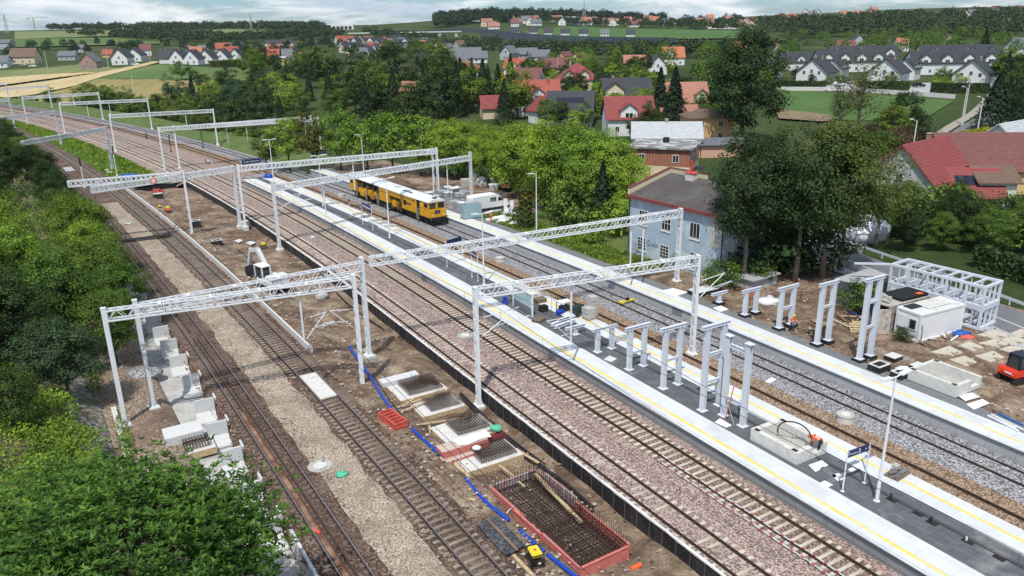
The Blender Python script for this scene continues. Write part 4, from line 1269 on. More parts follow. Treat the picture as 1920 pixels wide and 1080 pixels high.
pipe([P(872, 897, -.4), P(905, 935, -.4), P(930, 958, -.35)], .13, M_blue, 'blue pipe length between the last footing slab and the big cage')
pipe([P(930, 956, -.35), P(948, 972, -.35), P(953, 976, -.35)], .15, M_blue, 'short blue pipe length with a sleeve beside the big cage')
pipe([P(974, 994, -.4), P(1000, 1018, -.4), P(1020, 1034, -.4)], .12, M_blue, 'blue pipe length in front of the yellow generator')
pipe([P(1026, 1040, -.4), P(1050, 1058, -.4), P(1078, 1080, -.4), P(1100, 1096, -.4)], .13, M_blue, 'blue pipe length leaving the picture at the bottom')
pipe([P(700, 705, -.45), P(740, 762, -.5), P(800, 830, -.55), P(860, 895, -.55), P(930, 975, -.5), P(1000, 1030, -.5)], .05, M_black, 'thin black cable beside the blue pipe', 'cable')
pipe([P(862, 740, -.95), P(905, 785, -1.0), P(960, 830, -1.0), P(1010, 870, -1.0), P(1060, 905, -.95), P(1112, 952, -.9)], .10, M_black, 'black pipe running along the foot of the sheet wall')
pipe([P(864, 736, -.9), P(912, 783, -.95), P(966, 829, -.95), P(1022, 870, -.95)], .07, M_dark, 'second dark pipe lying beside the black one at the sheet wall')
pipe([P(445, 468, -.8), P(480, 495, -.75), P(520, 530, -.7)], .06, M_black, 'black hose lying across the soil toward the white excavator', 'hose')
pipe([P(630, 548, -.9), P(665, 580, -.9), P(720, 618, -.9)], .07, M_dark, 'dark cable lying at the foot of the sheet wall behind the masts', 'cable')
tag(MB().tube([(-.35, 0, 0), (.35, 0, 0)], .14, 10).build('pipe', M_orange, loc=P(1192, 1063, -1.1), rz=.6), 'short orange pipe lying beside the big rebar cage', 'pipe')
# bundle of dark pipes across the old tracks
pa, pb = P(226, 452, .16), P(318, 441, .16)
dd = pb - pa
for k, lab in enumerate(('nearest', 'second', 'third', 'farthest')):
 b = MB(); b.tube([(0, 0, 0), tuple(dd)], .10, 8)
 tag(b.build('dark_pipe', M_dark, loc=pa + Vector((.05, .24 * k, .0))), lab + ' pipe of the dark bundle lying across both old tracks', 'pipe', 'dark pipes across the old tracks')
# generator
root = empty('generator', tuple(P(1003, 1056, -.42)), YU - .2, 'yellow and black generator standing on the mud', 'generator')
b = MB()
for x in (-.5, .5):
 for y in (-.35, .35): b.tube([(x, y, 0), (x, y, .85)], .03, 6)
for z in (.06, .85):
 for a, c in (((-.5, -.35), (.5, -.35)), ((.5, -.35), (.5, .35)), ((.5, .35), (-.5, .35)), ((-.5, .35), (-.5, -.35))): b.tube([(*a, z), (*c, z)], .03, 6)
b.build('tube_frame', M_dark, root)
MB().box(-.42, .42, -.3, .3, .1, .5).build('engine_block', M_dark, root, bevel=.03)
M_yel2 = mat('bright_yellow', (.78, .60, .03), .06, 3, .4)
MB().box(-.44, .44, -.31, .31, .62, .88).build('fuel_tank', M_yel2, root, bevel=.06)
b = MB(); b.cyl((0, 0, .88), .08, .05, 10); b.box(-.1, .12, -.08, .02, .882, .886); b.build('tank_cap', M_red, root)
MB().box(.44, .5, -.2, .2, .35, .6).build('control_panel', M_yel2, root)
for y in (-.36, .36):
 b = MB(); b.tube([(-.38, y - .04, .12), (-.38, y + .04, .12)], .15, 12); b.build('wheel', M_black, root)
# small compactor with long handle, rollers far left, red crates
root = empty('plate_compactor', tuple(P(494, 461, -.75)), .3, 'small yellow plate compactor with a raised handle on the bare soil', 'compactor')
MB().box(-.45, .45, -.3, .3, 0, .1).build('base_plate', M_dark, root); MB().box(-.25, .3, -.22, .22, .12, .5).build('engine', M_yel2, root, bevel=.05)
MB().tube([(.3, 0, .3), (.75, 0, .8), (1.05, 0, 1.15)], .045, 6).build('handle', M_dark, root)
root = empty('trench_roller', tuple(P(316, 399, -.6)), YU, 'red trench roller with yellow parts standing by the concrete wall', 'roller')
MB().box(-.75, .75, -.4, .4, .3, .75).build('body', M_red, root, bevel=.06); MB().box(-.3, .4, -.3, .3, .76, 1.05).build('engine_cover', M_yel2, root, bevel=.05)
for x in (-.5, .5):
 b = MB(); b.tube([(x, -.45, .3), (x, .45, .3)], .3, 12); b.build('drum', M_dark, root)
root = empty('site_pump', tuple(P(300, 392, -.55)), .4, 'small dark pump with yellow hood beside the red trench roller', 'pump')
MB().box(-.3, .3, -.2, .2, 0, .35).build('pump_body', M_dark, root, bevel=.04); MB().box(-.2, .2, -.15, .15, .36, .7).build('hood', M_yel2, root, bevel=.04)
for i, (px_, py_, lab) in enumerate([(294, 362, 'left red crate behind the white topped footing'), (304, 361, 'small red crate right of its larger twin in the soil')]):
 b = MB(); s = .55 - i * .18
 b.box(-s, s, -s * .7, -s * .7 + .06, 0, s * 1.4); b.box(-s, s, s * .7 - .06, s * .7, 0, s * 1.4); b.box(-s, -s + .06, -s * .7, s * .7, 0, s * 1.4); b.box(s - .06, s, -s * .7, s * .7, 0, s * 1.4); b.box(-s, s, -s * .7, s * .7, 0, .06)
 tag(b.build('red_crate', M_red, loc=P(px_, py_, -.4), rz=.3), lab, 'crate')
lump('tarpaulin_heap', P(243, 333, .0), 2.6, 1.3, .8, mat('blue_tarpaulin', (.02, .09, .36), .2, 3, .5), 'heap under a blue tarpaulin seen through the middle left truss', 'heap', 8)
root = empty('warning_disc', tuple(lp(off(T1, 4.9), 118, 7.7)), .2, 'round orange and white warning disc on the middle left truss', 'warning disc')
b = MB(); b.tube([(0, -.03, .45), (0, .03, .45)], .45, 18); b.build('disc', M_orange, root)
b = MB(); b.tube([(0, -.05, .45), (0, -.032, .45)], .26, 18); b.build('disc_centre', M_wtile, root)
# white hood of a ladder rack on old track far left
root = empty('metal_grate', tuple(P(129, 318, -.18)), lyaw(T1, 150), 'pale steel rack lying on the dark ballast at far left', 'steel rack')
b = MB()
for y in (-.7, 0, .7): b.bar((-3.2, y, .1), (3.2, y, .1), .12)
for i in range(9): b.bar((-2.8 + i * .7, -.7, .12), (-2.8 + i * .7, .7, .12), .08)
b.build('rack_frame', M_white, root)

# ------------------------------------------------------------------ L shaped retaining wall units
def lunit_mesh():
 b = MB()
 b.ext([(-.75, 0), (.75, 0), (.72, 1.55), (-.72, 1.55)], -.08, .08)
 b.box(-.75, .75, -1.35, -.0805, 0, .16)
 b.extx([(-.08, .16), (-.35, .16), (-.08, .5)], -.74, .74)
 return b.mesh('wall_unit', M_concw, bevel=.02)
ME_L = lunit_mesh()
us = [41.0, 45.6, 50.6, 55.2, 59.6, 65.0, 70.0, 74.5, 78.5, 82.5, 86.5, 90.5]
nth = ['nearest half hidden', 'second nearest', 'third nearest', 'fourth nearest', 'fifth nearest', 'sixth nearest', 'seventh', 'eighth', 'ninth', 'tenth', 'eleventh', 'farthest']
for i, u in enumerate(us):
 v = lv(T1, u) - 2.6 - max(0, 60 - u) * .012
 o = link('wall_unit', ME_L, None, X(u, v, -1.0), YU - math.pi / 2 + rnd.uniform(-.12, .08))
 tag(o, nth[i] + ' L shaped white concrete unit in the row beside the nearest old track', 'wall unit', 'L shaped wall units')
 if u > 72: continue
 o = MB().box(-.6, .5, -.06, .06, 0, 1.0).build('wall_plate', M_concw, loc=X(u + 1.6, v + 1.0, -1.05), rz=YU, bevel=.015)
 tag(o, 'upright narrow concrete plate standing behind the ' + nth[i] + ' L shaped unit', 'wall plate', 'upright plates behind the L shaped units')
root = empty('retaining_wall', tuple(X(39.6, 8.15, -1.05)), YU + math.pi + .012, 'continuous white retaining wall beside the old track at the bottom of the picture', 'retaining wall')
for k in range(11): MB().box(k * 1.5, k * 1.5 + 1.485, -.09, .09, 0, 1.4).build('wall_panel', M_concw, root)
b = MB(); b.tube([(1.2, .35, .05), (1.0, .15, 1.2), (1.6, .12, 1.3), (2.0, .4, .1)], .06, 6); tag(b.build('strap', M_woodd, loc=X(38, 7.9, -1.0), rz=YU + math.pi), 'brown strap hanging on the white retaining wall', 'strap')
tag(MB().box(-1.3, 1.3, -.9, .9, 0, .75).build('concrete_block', M_concw, loc=P(345, 822, -.3), rz=YU - math.pi / 2, bevel=.03), 'pale concrete block behind the front left tree', 'concrete block')
form_base(P(371, 838, -.5), 2.2, 2.0, .2, 'small footing with a rebar mat half hidden by the front left tree', .2, False)
tag(MB().bar((0, 0, 0), tuple(X(52, .95, .1) - X(63, .75, .1)), .35, .35).build('kerb', M_concl, loc=X(63, .75, -.05)), 'pale concrete kerb along the stone slope beside two masts', 'kerb')
tag(MB().tube([(0, -.1, 0), (0, .1, 0)], .3, 14).build('tyre', M_black, loc=X(46.0, 8.0, -.75), rz=.5), 'black tyre leaning beside a white concrete unit', 'tyre')
tag(MB().bar((0, 0, 0), (.75, -.55, .03), .16, .1).build('red_scrap', M_red, loc=P(580, 990, -.1)), 'red plastic scrap lying on the ballast shoulder', 'scrap')
lump('gravel_heap', P(268, 700, -.2), 1.6, 1.1, .5, G_grey, 'small grey gravel heap between the two left masts', 'gravel heap', 6, jit=.12)
# tape barrier and stakes
def barrier(lane, u0, u1, sp, label, mt, hz=(.75,), stake=.9):
 base = lp(lane, u0, -.2)
 root = empty('rope_barrier', tuple(base), 0, label, 'barrier')
 n = int((u1 - u0) / sp)
 ps = [lp(lane, u0 + i * sp, -.2) - base for i in range(n + 1)]
 for i, p in enumerate(ps):
  MB().tube([p, p + Vector((0, 0, stake))], .02, 5).build('stake', M_dark, root)
 for z in hz:
  b = MB()
  for p, q in zip(ps, ps[1:]):
   pts = [p.lerp(q, t / 6) + Vector((0, 0, z - .07 * math.sin(math.pi * t / 6))) for t in range(7)]
   for a, c in zip(pts, pts[1:]): b.bar(a, c, .03, .07)
  b.build('tape', mt, root)
M_tape = stripes('red_white_tape', (.78, .78, .78), (.62, .10, .08), 1.6, 1, .6, .05, width=.72)
barrier(off(T4, -1.42), 14, 38.5, 4.1, 'white and red tape on short stakes beside the nearer part of the concrete sleeper track', M_tape, (.8, .25))
barrier(off(T4, -1.42), 39.5, 118, 4.4, 'thin dark rope on short stakes beside the farther part of the concrete sleeper track', M_dark, (.6,))

# ------------------------------------------------------------------ signals on the far grass
def signal(p, h, label, m=M_white):
 root = empty('rail_signal', tuple(p), -1.2, label, 'rail signal')
 b = MB(); b.tube([(0, 0, 0), (0, 0, h)], .09, 8); b.box(-.2, .2, -.2, .2, 0, .3); b.build('post', m, root)
 b = MB(); b.box(-.3, .3, -.1, .1, h + .25, h + 1.3); b.tube([(0, -.1, h + 1.3), (0, .1, h + 1.3)], .3, 14); b.tube([(0, -.1, h + .25), (0, .1, h + .25)], .3, 14); b.build('signal_head', M_black, root)
 b = MB()
 for k in range(3): b.tube([(0, -.13, h + .35 + k * .4), (0, -.1, h + .35 + k * .4)], .09, 10)
 b.build('lens', M_glass, root)
signal(P(159, 352, -.2), 4.2, 'black headed signal on a thin post between the old track and the grass')
signal(P(220, 330, -.2), 4.6, 'black headed signal on a thick white post at the right end of the grass')
signal(P(280, 288, -.2), 3.6, 'thin signal with a black head between the far new tracks', M_conc)
signal(P(321, 285, -.2), 2.6, 'thin dark post signal on the far ballast behind a truss', M_dark)
signal(P(381, 278, -.2), 3.0, 'signal with a dark head against the dark trees', M_dark)
for px_, py_ in ((0, 0),):
 pass
tag(MB().box(-.3, .3, -.3, .3, 0, .4).build('cable_box', M_concw, loc=P(201, 321, -.25), bevel=.03), 'small white box left of the thick posted signal', 'box')
tag(MB().box(-.5, .5, -.3, .3, 0, .35).build('cable_box', M_concw, loc=P(206, 325, -.25), bevel=.03), 'low pale box on the grass edge nearest the blue heap', 'box')
# ------------------------------------------------------------------ the yellow rail machine
M_roof = mat('machine_white_roof', (.72, .74, .75), .05, 1, .45, stain=(.5, .5, .5), sscale=.8, smin=.6, smax=.8)
fu, ru = 102.0, 130.6
cmid = lp(T6, (fu + ru) / 2, 0)
yaw = math.atan2(*(lp(T6, fu) - lp(T6, ru)).yx)
TR = empty('rail_machine', tuple(cmid), yaw, 'long yellow track machine with a white roof standing on the grey ballast', 'rail machine')
LT = (lp(T6, fu) - lp(T6, ru)).length
H2 = LT / 2
def part(name, m, f, parent=TR, bevel=0, smooth=False):
 b = MB(); f(b)
 return b.build(name, m, parent, bevel=bevel, smooth=smooth)
part('chassis', M_dark, lambda b: (b.box(-H2 + .3, H2 - .4, -1.1, 1.1, .75, 1.15), b.box(-H2 + 1, -H2 + 6, -1.0, 1.0, .35, .75), b.box(H2 - 8, H2 - 5, -1.0, 1.0, .4, .75), b.box(-3, 2, -1.15, 1.15, .3, .75)))
def body(b):
 x = H2
 b.box(x - 3.3, x - .15, -1.42, 1.42, 1.16, 2.35)                     # cab lower
 b.box(x - 13.6, x - 4.3, -1.40, 1.40, 2.55, 3.35)                    # top band
 b.box(x - 9.2, x - 4.3, -1.40, 1.40, 1.2, 2.55)                      # side panel with the arrow
 b.box(x - 17.0, x - 13.6, -1.40, 1.40, 1.2, 3.3)
 b.box(x - 21.5, x - 18.0, -1.3, 1.3, 1.16, 2.1)
 b.box(x - 25.3, x - 22.2, -1.3, 1.3, 1.16, 2.0)
 b.box(-x + .15, -x + 2.6, -1.40, 1.40, 1.16, 3.45)
 b.box(x - 13.6, x - 9.2, -.5, .5, 1.2, 2.55)
 b.box(x - 3.3, x - .5, -1.40, 1.40, 2.35, 2.42)
part('body', M_yel, body, bevel=.05)
def works(b):
 r_ = random.Random(11)
 for k in range(40):
  x = H2 - r_.uniform(9.4, 13.4); y = r_.choice((-1.1, 1.1)) + r_.uniform(-.2, .2); z = r_.uniform(.5, 2.4)
  b.box(x - .15, x + .15, y - .12, y + .12, z, z + r_.uniform(.2, .7))
 for k in range(50):
  x = H2 - r_.uniform(17.2, 26); y = r_.choice((-1.1, 1.1)) + r_.uniform(-.25, .2); z = r_.uniform(.5, 2.6)
  b.box(x - .2, x + .2, y - .1, y + .1, z, z + r_.uniform(.15, .6))
part('working_gear', [mat('oily_gear', (.10, .075, .05), .5, 1.5, .6, stain=(.42, .22, .03), sscale=1.2, smin=.5, smax=.6)], works)['kind'] = 'stuff'
part('side_tank', M_yel, lambda b: (b.box(H2 - 12.6, H2 - 11.2, -1.38, -.8, .9, 1.9), b.box(H2 - 20.5, H2 - 19, -1.4, -.9, .8, 1.9), b.box(H2 - 24.4, H2 - 23, -1.42, -1.0, .7, 1.7)), bevel=.08)
def roofp(x0, x1, z):
 prof = [(-1.48, z - .28), (-1.35, z - .06), (-.9, z + .08), (0, z + .14), (.9, z + .08), (1.35, z - .06), (1.48, z - .28), (1.3, z - .32), (-1.3, z - .32)]
 return lambda b: b.extx(prof, x0, x1)
k = 0
for a, c, z in ((H2 - 17.1, H2 - 3.3, 3.68), (-H2 + .1, H2 - 17.3, 3.72)):
 def f(b, a=a, c=c, z=z):
  roofp(a, c, z)(b)
  n = int((c - a) / 1.9)
  b.mat(1)
  for i in range(1, n):
   x = a + (c - a) * i / n
   b.extx([(-1.5, z - .3), (-1.36, z - .045), (-.9, z + .095), (0, z + .155), (.9, z + .095), (1.36, z - .045), (1.5, z - .3)], x - .03, x + .03)
  b.mat(0)
 part('roof', [M_roof, M_conc], f)
def cabf(b):
 x = H2
 b.extx([(-1.42, 2.42), (1.42, 2.42), (1.30, 3.4), (-1.30, 3.4)], x - 3.25, x - .55)
part('cab', M_yel, cabf, bevel=.04)
part('cab_roof', M_roof, lambda b: (roofp(H2 - 3.3, H2 - .45, 3.7)(b), b.box(H2 - 2.0, H2 - 1.3, -.35, .35, 3.82, 4.0)), bevel=.03)
part('warning_beacon', M_black, lambda b: (b.box(H2 - 1.15, H2 - .8, -.3, .3, 3.82, 4.05), b.cyl((H2 - 2.6, .6, 3.8), .09, .22, 8)))
x = H2
wb_ = [(x - .553, x - .50, y - .52, y + .52, 2.5, 3.25) for y in (-.72, .72)] + [(x - .151, x - .12, -.6, .35, 1.75, 2.3)]
for s_ in (-1, 1): wb_ += [(x - 1.9, x - .85, s_ * 1.37 - .03, s_ * 1.37 + .045, 2.5, 3.2), (x - 8.4, x - 7.5, s_ * 1.41 - .01, s_ * 1.41 + .01, 1.9, 2.7), (-x + .5, -x + 1.5, s_ * 1.41 - .01, s_ * 1.41 + .01, 2.4, 3.1)]
for q in wb_: part('window', M_glass, lambda b, q=q: b.box(*q))
part('doorway', M_black, lambda b: (b.box(H2 - 4.28, H2 - 3.32, -1.30, 1.30, 1.2, 3.35), b.box(H2 - 17.95, H2 - 17.05, -1.25, 1.25, 1.0, 3.3), b.box(-H2 + 2.7, H2 - 17.3, -.9, .9, 2.1, 3.38)))
def ladders(b):
 for x in (H2 - 3.9, H2 - 17.5, H2 - 21.9, -H2 + 2.9):
  for s in (-1,):
   for d in (-.25, .25): b.bar((x + d, s * 1.45, .4), (x + d, s * 1.45, 2.2), .05)
   for kk in range(5): b.bar((x - .25, s * 1.45, .5 + kk * .38), (x + .25, s * 1.45, .5 + kk * .38), .04)
part('ladder', M_conc, ladders)
part('roof_hatch', M_roof, lambda b: (b.box(H2 - 9.6, H2 - 6.4, -.9, .55, 3.78, 3.9), b.mat(1).box(H2 - 9.5, H2 - 6.5, -.92, -.6, 3.905, 3.93)), bevel=0).data.materials.append(M_black)
part('exhaust_grille', M_conc, lambda b: b.box(H2 - 13.2, H2 - 12.1, -.5, .3, 3.82, 3.87))
for x in (H2 - 2.2, H2 - 4.1, H2 - 10.2, H2 - 11.9, H2 - 16.2, -H2 + 7.5, -H2 + 3.6, -H2 + 1.8):
 w_ = part('wheel', M_dark, lambda b, x=x: [b.tube([(x, s * .75 - .07, .42), (x, s * .75 + .07, .42)], .42, 18) for s in (-1, 1)])
 part('axle_frame', M_dark, lambda b, x=x: [b.box(x - .7, x + .7, s * .95 - .06, s * .95 + .06, .38, .62) for s in (-1, 1)], w_)
def buf(b):
 for y in (-.9, .9):
  b.tube([(H2 - .2, y, 1.0), (H2 + .3, y, 1.0)], .13, 10); b.tube([(H2 + .3, y, 1.0), (H2 + .36, y, 1.0)], .24, 14)
 b.box(H2 - .4, H2 + .05, -1.3, 1.3, .75, 1.12); b.box(H2 - .2, H2 + .1, -1.2, 1.2, .35, .5)
part('buffer_beam', M_dark, buf)
for y in (-.95, .95): part('headlight', M_wtile, lambda b, y=y: b.tube([(H2 - .15, y, 1.5), (H2 - .08, y, 1.5)], .13, 12))
part('front_rail', M_yel, lambda b: (b.tube([(H2 + .05, -1.3, .95), (H2 + .1, -1.3, 1.35), (H2 + .1, 1.3, 1.35), (H2 + .05, 1.3, .95)], .03, 6), b.box(H2 - .1, H2 - .04, -1.38, -1.1, 1.3, 2.2)))
def arrow(b):
 for s in (-1,):
  y = s * 1.415
  b.box(H2 - 13.4, H2 - 5.1, y - .012, y + .012, 2.98, 3.05)
  b.add([(H2 - 5.2, y - .013, 3.2), (H2 - 4.6, y - .013, 3.015), (H2 - 5.2, y - .013, 2.83)], [(0, 1, 2)])
  b.box(H2 - 16.9, H2 - 13.7, y - .012, y + .012, 2.72, 2.79)
part('arrow_marking', M_black, arrow)
part('side_marking', M_black, lambda b: [b.box(H2 - 8.2 + k * .33, H2 - 8.2 + k * .33 + (.24 if k % 2 else .2), -1.425, -1.405, 2.12, 2.44) for k in range(7)])

# ------------------------------------------------------------------ white van
root = empty('delivery_van', tuple((P(873, 404, .68) + P(952, 392, .68)) / 2 + Vector((.2, .8, 0))), math.atan2(*(P(952, 392, .68) - P(873, 404, .68)).yx), 'white high roofed delivery van parked behind the side platform', 'van')
Lv = 6.6
prof = [(-3.3, .42), (-3.3, 2.45), (-3.1, 2.68), (.9, 2.72), (1.45, 2.55), (2.25, 1.55), (3.1, 1.25), (3.3, .95), (3.3, .42)]
vb_ = MB().ext(prof, -.98, .98).build('body', M_wtile, root, bevel=.05)
b = MB(); b.ext([(-3.32, .40), (-3.32, .78), (3.33, .78), (3.33, .40)], -1.0, 1.0); b.build('sill_trim', M_black, root, bevel=.03)
b = MB()
for s in (-1, 1):
 for q in (0, 1):
  c = MB()
  if q: c.ext([(1.15, 1.62), (1.25, 2.2), (1.6, 2.2), (2.1, 1.62)], s * .975 - .012, s * .975 + .012)
  else: c.box(-.2, .85, s * .975 - .012, s * .975 + .012, 1.6, 2.25)
  c.build('window', M_glass, root, loc=(.03, 0, .02))
b.add([(1.56, -.85, 2.44), (1.56, .85, 2.44), (2.27, .85, 1.56), (2.27, -.85, 1.56)], [(0, 1, 2, 3)])
b.build('windscreen', M_glass, root, loc=(.03, 0, .02))
for x in (-1.9, 2.15):
 for s in (-1, 1):
  b = MB(); b.tube([(x, s * .88 - .11, .36), (x, s * .88 + .11, .36)], .36, 18); wl_ = b.build('wheel', M_black, root)
  b = MB(); b.tube([(x, s * .88 - .115, .36), (x, s * .88 + .115, .36)], .2, 14); b.build('rim', M_chrome, wl_)
for s in (-1, 1): MB().box(3.12, 3.3, s * .72 - .18, s * .72 + .18, .98, 1.15).build('headlight', M_chrome, root, bevel=.03)
b = MB(); b.box(-.5, .75, -.995, -.988, 1.66, 1.74); b.box(-.12, .7, -.995, -.99, 1.82, 1.88); b.box(-.12, .7, -.995, -.99, 1.98, 2.04); b.build('side_stripes', M_conc, root)

# ------------------------------------------------------------------ stacked goods behind the machine
M_wrap = mat('wrapped_grey_pavers', (.34, .355, .37), .2, 2, .4, stain=(.62, .64, .66), sscale=1.4, smin=.5, smax=.66)
M_brick = slabs('stacked_red_bricks', (.36, .12, .07), (.30, .10, .06), (.10, .06, .05), .3, .12, 0, .02)
def stack(p, yaw, sx, sy, n, dz, m, label, top=None, pallet=True, group=None):
 root = empty('paver_stack', tuple(p), yaw, label, 'stack', group)
 if pallet:
  b = MB()
  for y in (-sy / 2 + .08, 0, sy / 2 - .08): b.box(-sx / 2, sx / 2, y - .06, y + .06, 0, .1)
  for i in range(5): b.box(-sx / 2 + i * sx / 5 + .02, -sx / 2 + (i + .75) * sx / 5, -sy / 2, sy / 2, .101, .13)
  b.build('pallet', M_wood, root)
 for k in range(n):
  j = rnd.uniform(-.04, .04)
  MB().box(-sx / 2 + j, sx / 2 + j, -sy / 2 - j, sy / 2 - j, .14 + k * dz, .14 + (k + 1) * dz - .03).build('paver_layer', m, root, bevel=.02)
 if top:
  b = MB(); nx_ = 5
  b.add([((i / 4 - .5) * (sx + .1), (j_ / 4 - .5) * (sy + .1), .14 + n * dz + rnd.uniform(0, .1) - (.15 if i in (0, 4) or j_ in (0, 4) else 0)) for i in range(5) for j_ in range(5)], [(i * 5 + j_, (i + 1) * 5 + j_, (i + 1) * 5 + j_ + 1, i * 5 + j_ + 1) for i in range(4) for j_ in range(4)])
  b.build('cover_foil', top, root)
 return root
M_foil = mat('pale_plastic_foil', (.66, .68, .70), .12, 3, .35)
gs = 'wrapped paver stacks between the yellow machine and the van'
sp = [(805, 375, 2), (818, 382, 2), (828, 372, 2), (840, 382, 3), (851, 374, 3), (862, 384, 3), (852, 392, 2), (866, 395, 2), (826, 362, 1), (840, 364, 2), (856, 365, 2), (870, 373, 2)]
lb = ['leftmost wrapped paver stack beside the machine hatch', 'low wrapped paver stack beside the white mast behind the machine', 'wrapped paver stack with white foil behind the low one', 'tall wrapped paver stack in the middle of the yard rows', 'tall foil topped paver stack behind the middle stack', 'tall paver stack nearest the van tail', 'low paver stack beside the glass panels', 'paver stack partly hidden by the glass panels', 'small paver stack farthest left in the back row', 'paver stack in the back row behind the foil topped one', 'paver stack in the back row beside the thin lamp', 'paver stack in the back row closest to the van roof']
for (px_, py_, n), lab in zip(sp, lb):
 stack(P(px_, py_, .62), UYAW + rnd.uniform(-.15, .15), 1.5, 1.3, n, .62, M_wrap, lab, M_foil if rnd.random() < .6 else None)
stack(P(873, 352, .6), .2, 1.6, 1.2, 3, .5, M_conc, 'grey block stack in front of the dark trees beside the right hand mast', None)
stack(P(892, 347, .6), .1, 1.8, 1.3, 4, .5, M_conc, 'tall grey block stack with foil before the bushes', M_foil)
stack(P(910, 351, .6), .1, 2.6, 1.4, 2, .5, M_brick, 'wide stack of red brown bricks behind the van', None)
stack(P(925, 358, .6), .1, 1.5, 1.2, 2, .55, M_conc, 'grey paver stack with a white top behind the van windscreen', M_foil)
stack(P(948, 351, .6), .2, 1.4, 1.2, 2, .55, M_brick, 'brick stack at the edge of the bushes right of the van', None)
stack(P(955, 369, .6), .5, 1.3, 1.0, 1, .5, M_wood, 'timber bundle right of the van cab', None)
stack(P(988, 374, .6), .2, 2.4, 1.0, 3, .32, M_orange, 'orange plastic barrier stack left of the thuja', None)
stack(P(966, 374, .6), .2, 1.2, .9, 1, .9, M_black, 'black drum shaped bundle beside the orange stack', None)
for i, (px_, py_, s, lab) in enumerate([(905, 343, 1.3, 'left big grey bag behind the paver stacks'), (923, 342, 1.0, 'middle grey bag half covered by weeds'), (938, 341, 1.2, 'right grey bag in front of the dark trees')]):
 lump('big_bag', P(px_, py_, 1.4), s, s * .8, s, M_conc, lab, 'bag', 20 + i, jit=.1)
# glass panels on rack
root = empty('glass_rack', tuple(P(884, 408, .72)), UYAW + math.pi / 2, 'upright rack of pale blue glass panels at the end of the side platform', 'glass rack')
M_pane = mat('pale_blue_glass', (.30, .42, .46), .08, 2, .12, spec=.6)
for k in range(6): MB().box(-1.5, 1.5, -.03, .03, .1, 2.1).build('glass_panel', M_pane, root, loc=(0, k * .22 - .5, 0)).rotation_euler = (.08, 0, 0)
b = MB()
for x in (-1.2, -.8, -.4, 0, .4, .8, 1.2): b.bar((x, -.75, .15), (x, -.72, 1.2), .05)
b.box(-1.6, 1.6, -.8, .8, 0, .09); b.build('rack_frame', mat('dark_blue_steel', (.04, .09, .16), .1, 3, .5), root)
# white foil litter and profiles
r_ = random.Random(4)
labs = ['white foil scraps behind the worker in orange', 'white foil heap beside the thuja foot', 'long white foil strip nearest the side platform', 'white foil heap in front of the van wheel', 'small white foil scrap right of the worker', 'crumpled foil heap between the two white posts']
for i, (px_, py_, rx, ry) in enumerate([(935, 409, 1.8, .7), (972, 400, 2.2, 1.2), (966, 417, 1.6, .5), (915, 396, 2.6, .6), (944, 415, 1.0, .6), (955, 396, 1.8, .8)]):
 lump('foil_heap', P(px_, py_, .75), rx, ry, .32, M_foil if i % 2 else M_wtile, labs[i], 'foil', 40 + i, r_.uniform(0, 3), 16, 8, .35)
for i, (a, c, lab) in enumerate([((948, 396), (948, 372), 'upright white board leaning left of the thuja'), ((963, 376), (963, 396), 'second upright white board nearer the thuja')]):
 pa = P(*a, .65) if i == 0 else P(960, 400, .65)
 tag(MB().box(-.28, .28, -.06, .06, 0, 2.0).build('white_board', M_wtile, loc=pa, rz=.2), lab, 'board')
tag(MB().box(-1.9, 1.9, -.18, .18, 0, .35).build('white_beam', M_wtile, loc=P(935, 413, .7), rz=CRS - .4), 'long white box profile lying beside the worker in orange', 'beam')
pipe([P(905, 391, .8), P(925, 389, .85), P(950, 386, .8)], .12, M_navy, 'dark blue pipe bundle lying behind the worker', 'pipe')
pipe([P(945, 401, .8), P(965, 399, .85), P(988, 395, .8)], .08, M_dark, 'dark rod lying on white foil beside the thuja', 'rod')
# soil mound
b = MB()
nu, nv = 26, 14
r_ = random.Random(8)
mc = P(742, 362, .5)
def mh(a, c):
 e = (a * a + c * c) ** .5
 return max(0, 2.9 * (1 - e ** 1.6)) + (.25 * math.sin(a * 9) * math.cos(c * 8) if e < 1 else 0)
b.add([((i / nu - .5) * 21, (j / nv - .5) * 9, mh(i / nu * 2 - 1, j / nv * 2 - 1) + r_.uniform(-.12, .12) - .25) for i in range(nu + 1) for j in range(nv + 1)], [(i * (nv + 1) + j, (i + 1) * (nv + 1) + j, (i + 1) * (nv + 1) + j + 1, i * (nv + 1) + j + 1) for i in range(nu) for j in range(nv)])
M_mound = mat('dark_brown_soil', (.115, .075, .05), .35, 1.2, 1, bmp=.6, bscale=4, stain=(.20, .145, .10), sscale=.4)
tag(b.build('soil_mound', M_mound, loc=mc, rz=UYAW - .1, smooth=True), 'long brown soil mound behind the yellow rail machine', 'soil mound')
root = empty('site_cabinet', tuple(P(806, 326, .6)), .2, 'grey electric cabinet at the foot of the bright trees', 'cabinet')
MB().box(-.6, .6, -.3, .3, 0, 1.6).build('cabinet_body', M_conc, root, bevel=.03); MB().box(-.65, .65, -.35, .35, 1.6, 1.7).build('cabinet_top', M_concw, root)
tag(MB().box(-1.2, 1.2, -.8, .8, 0, 1.5).build('steel_bin', M_black, loc=P(856, 336, .6), rz=.3, bevel=.05), 'black steel bin in the shade of the trees', 'bin')
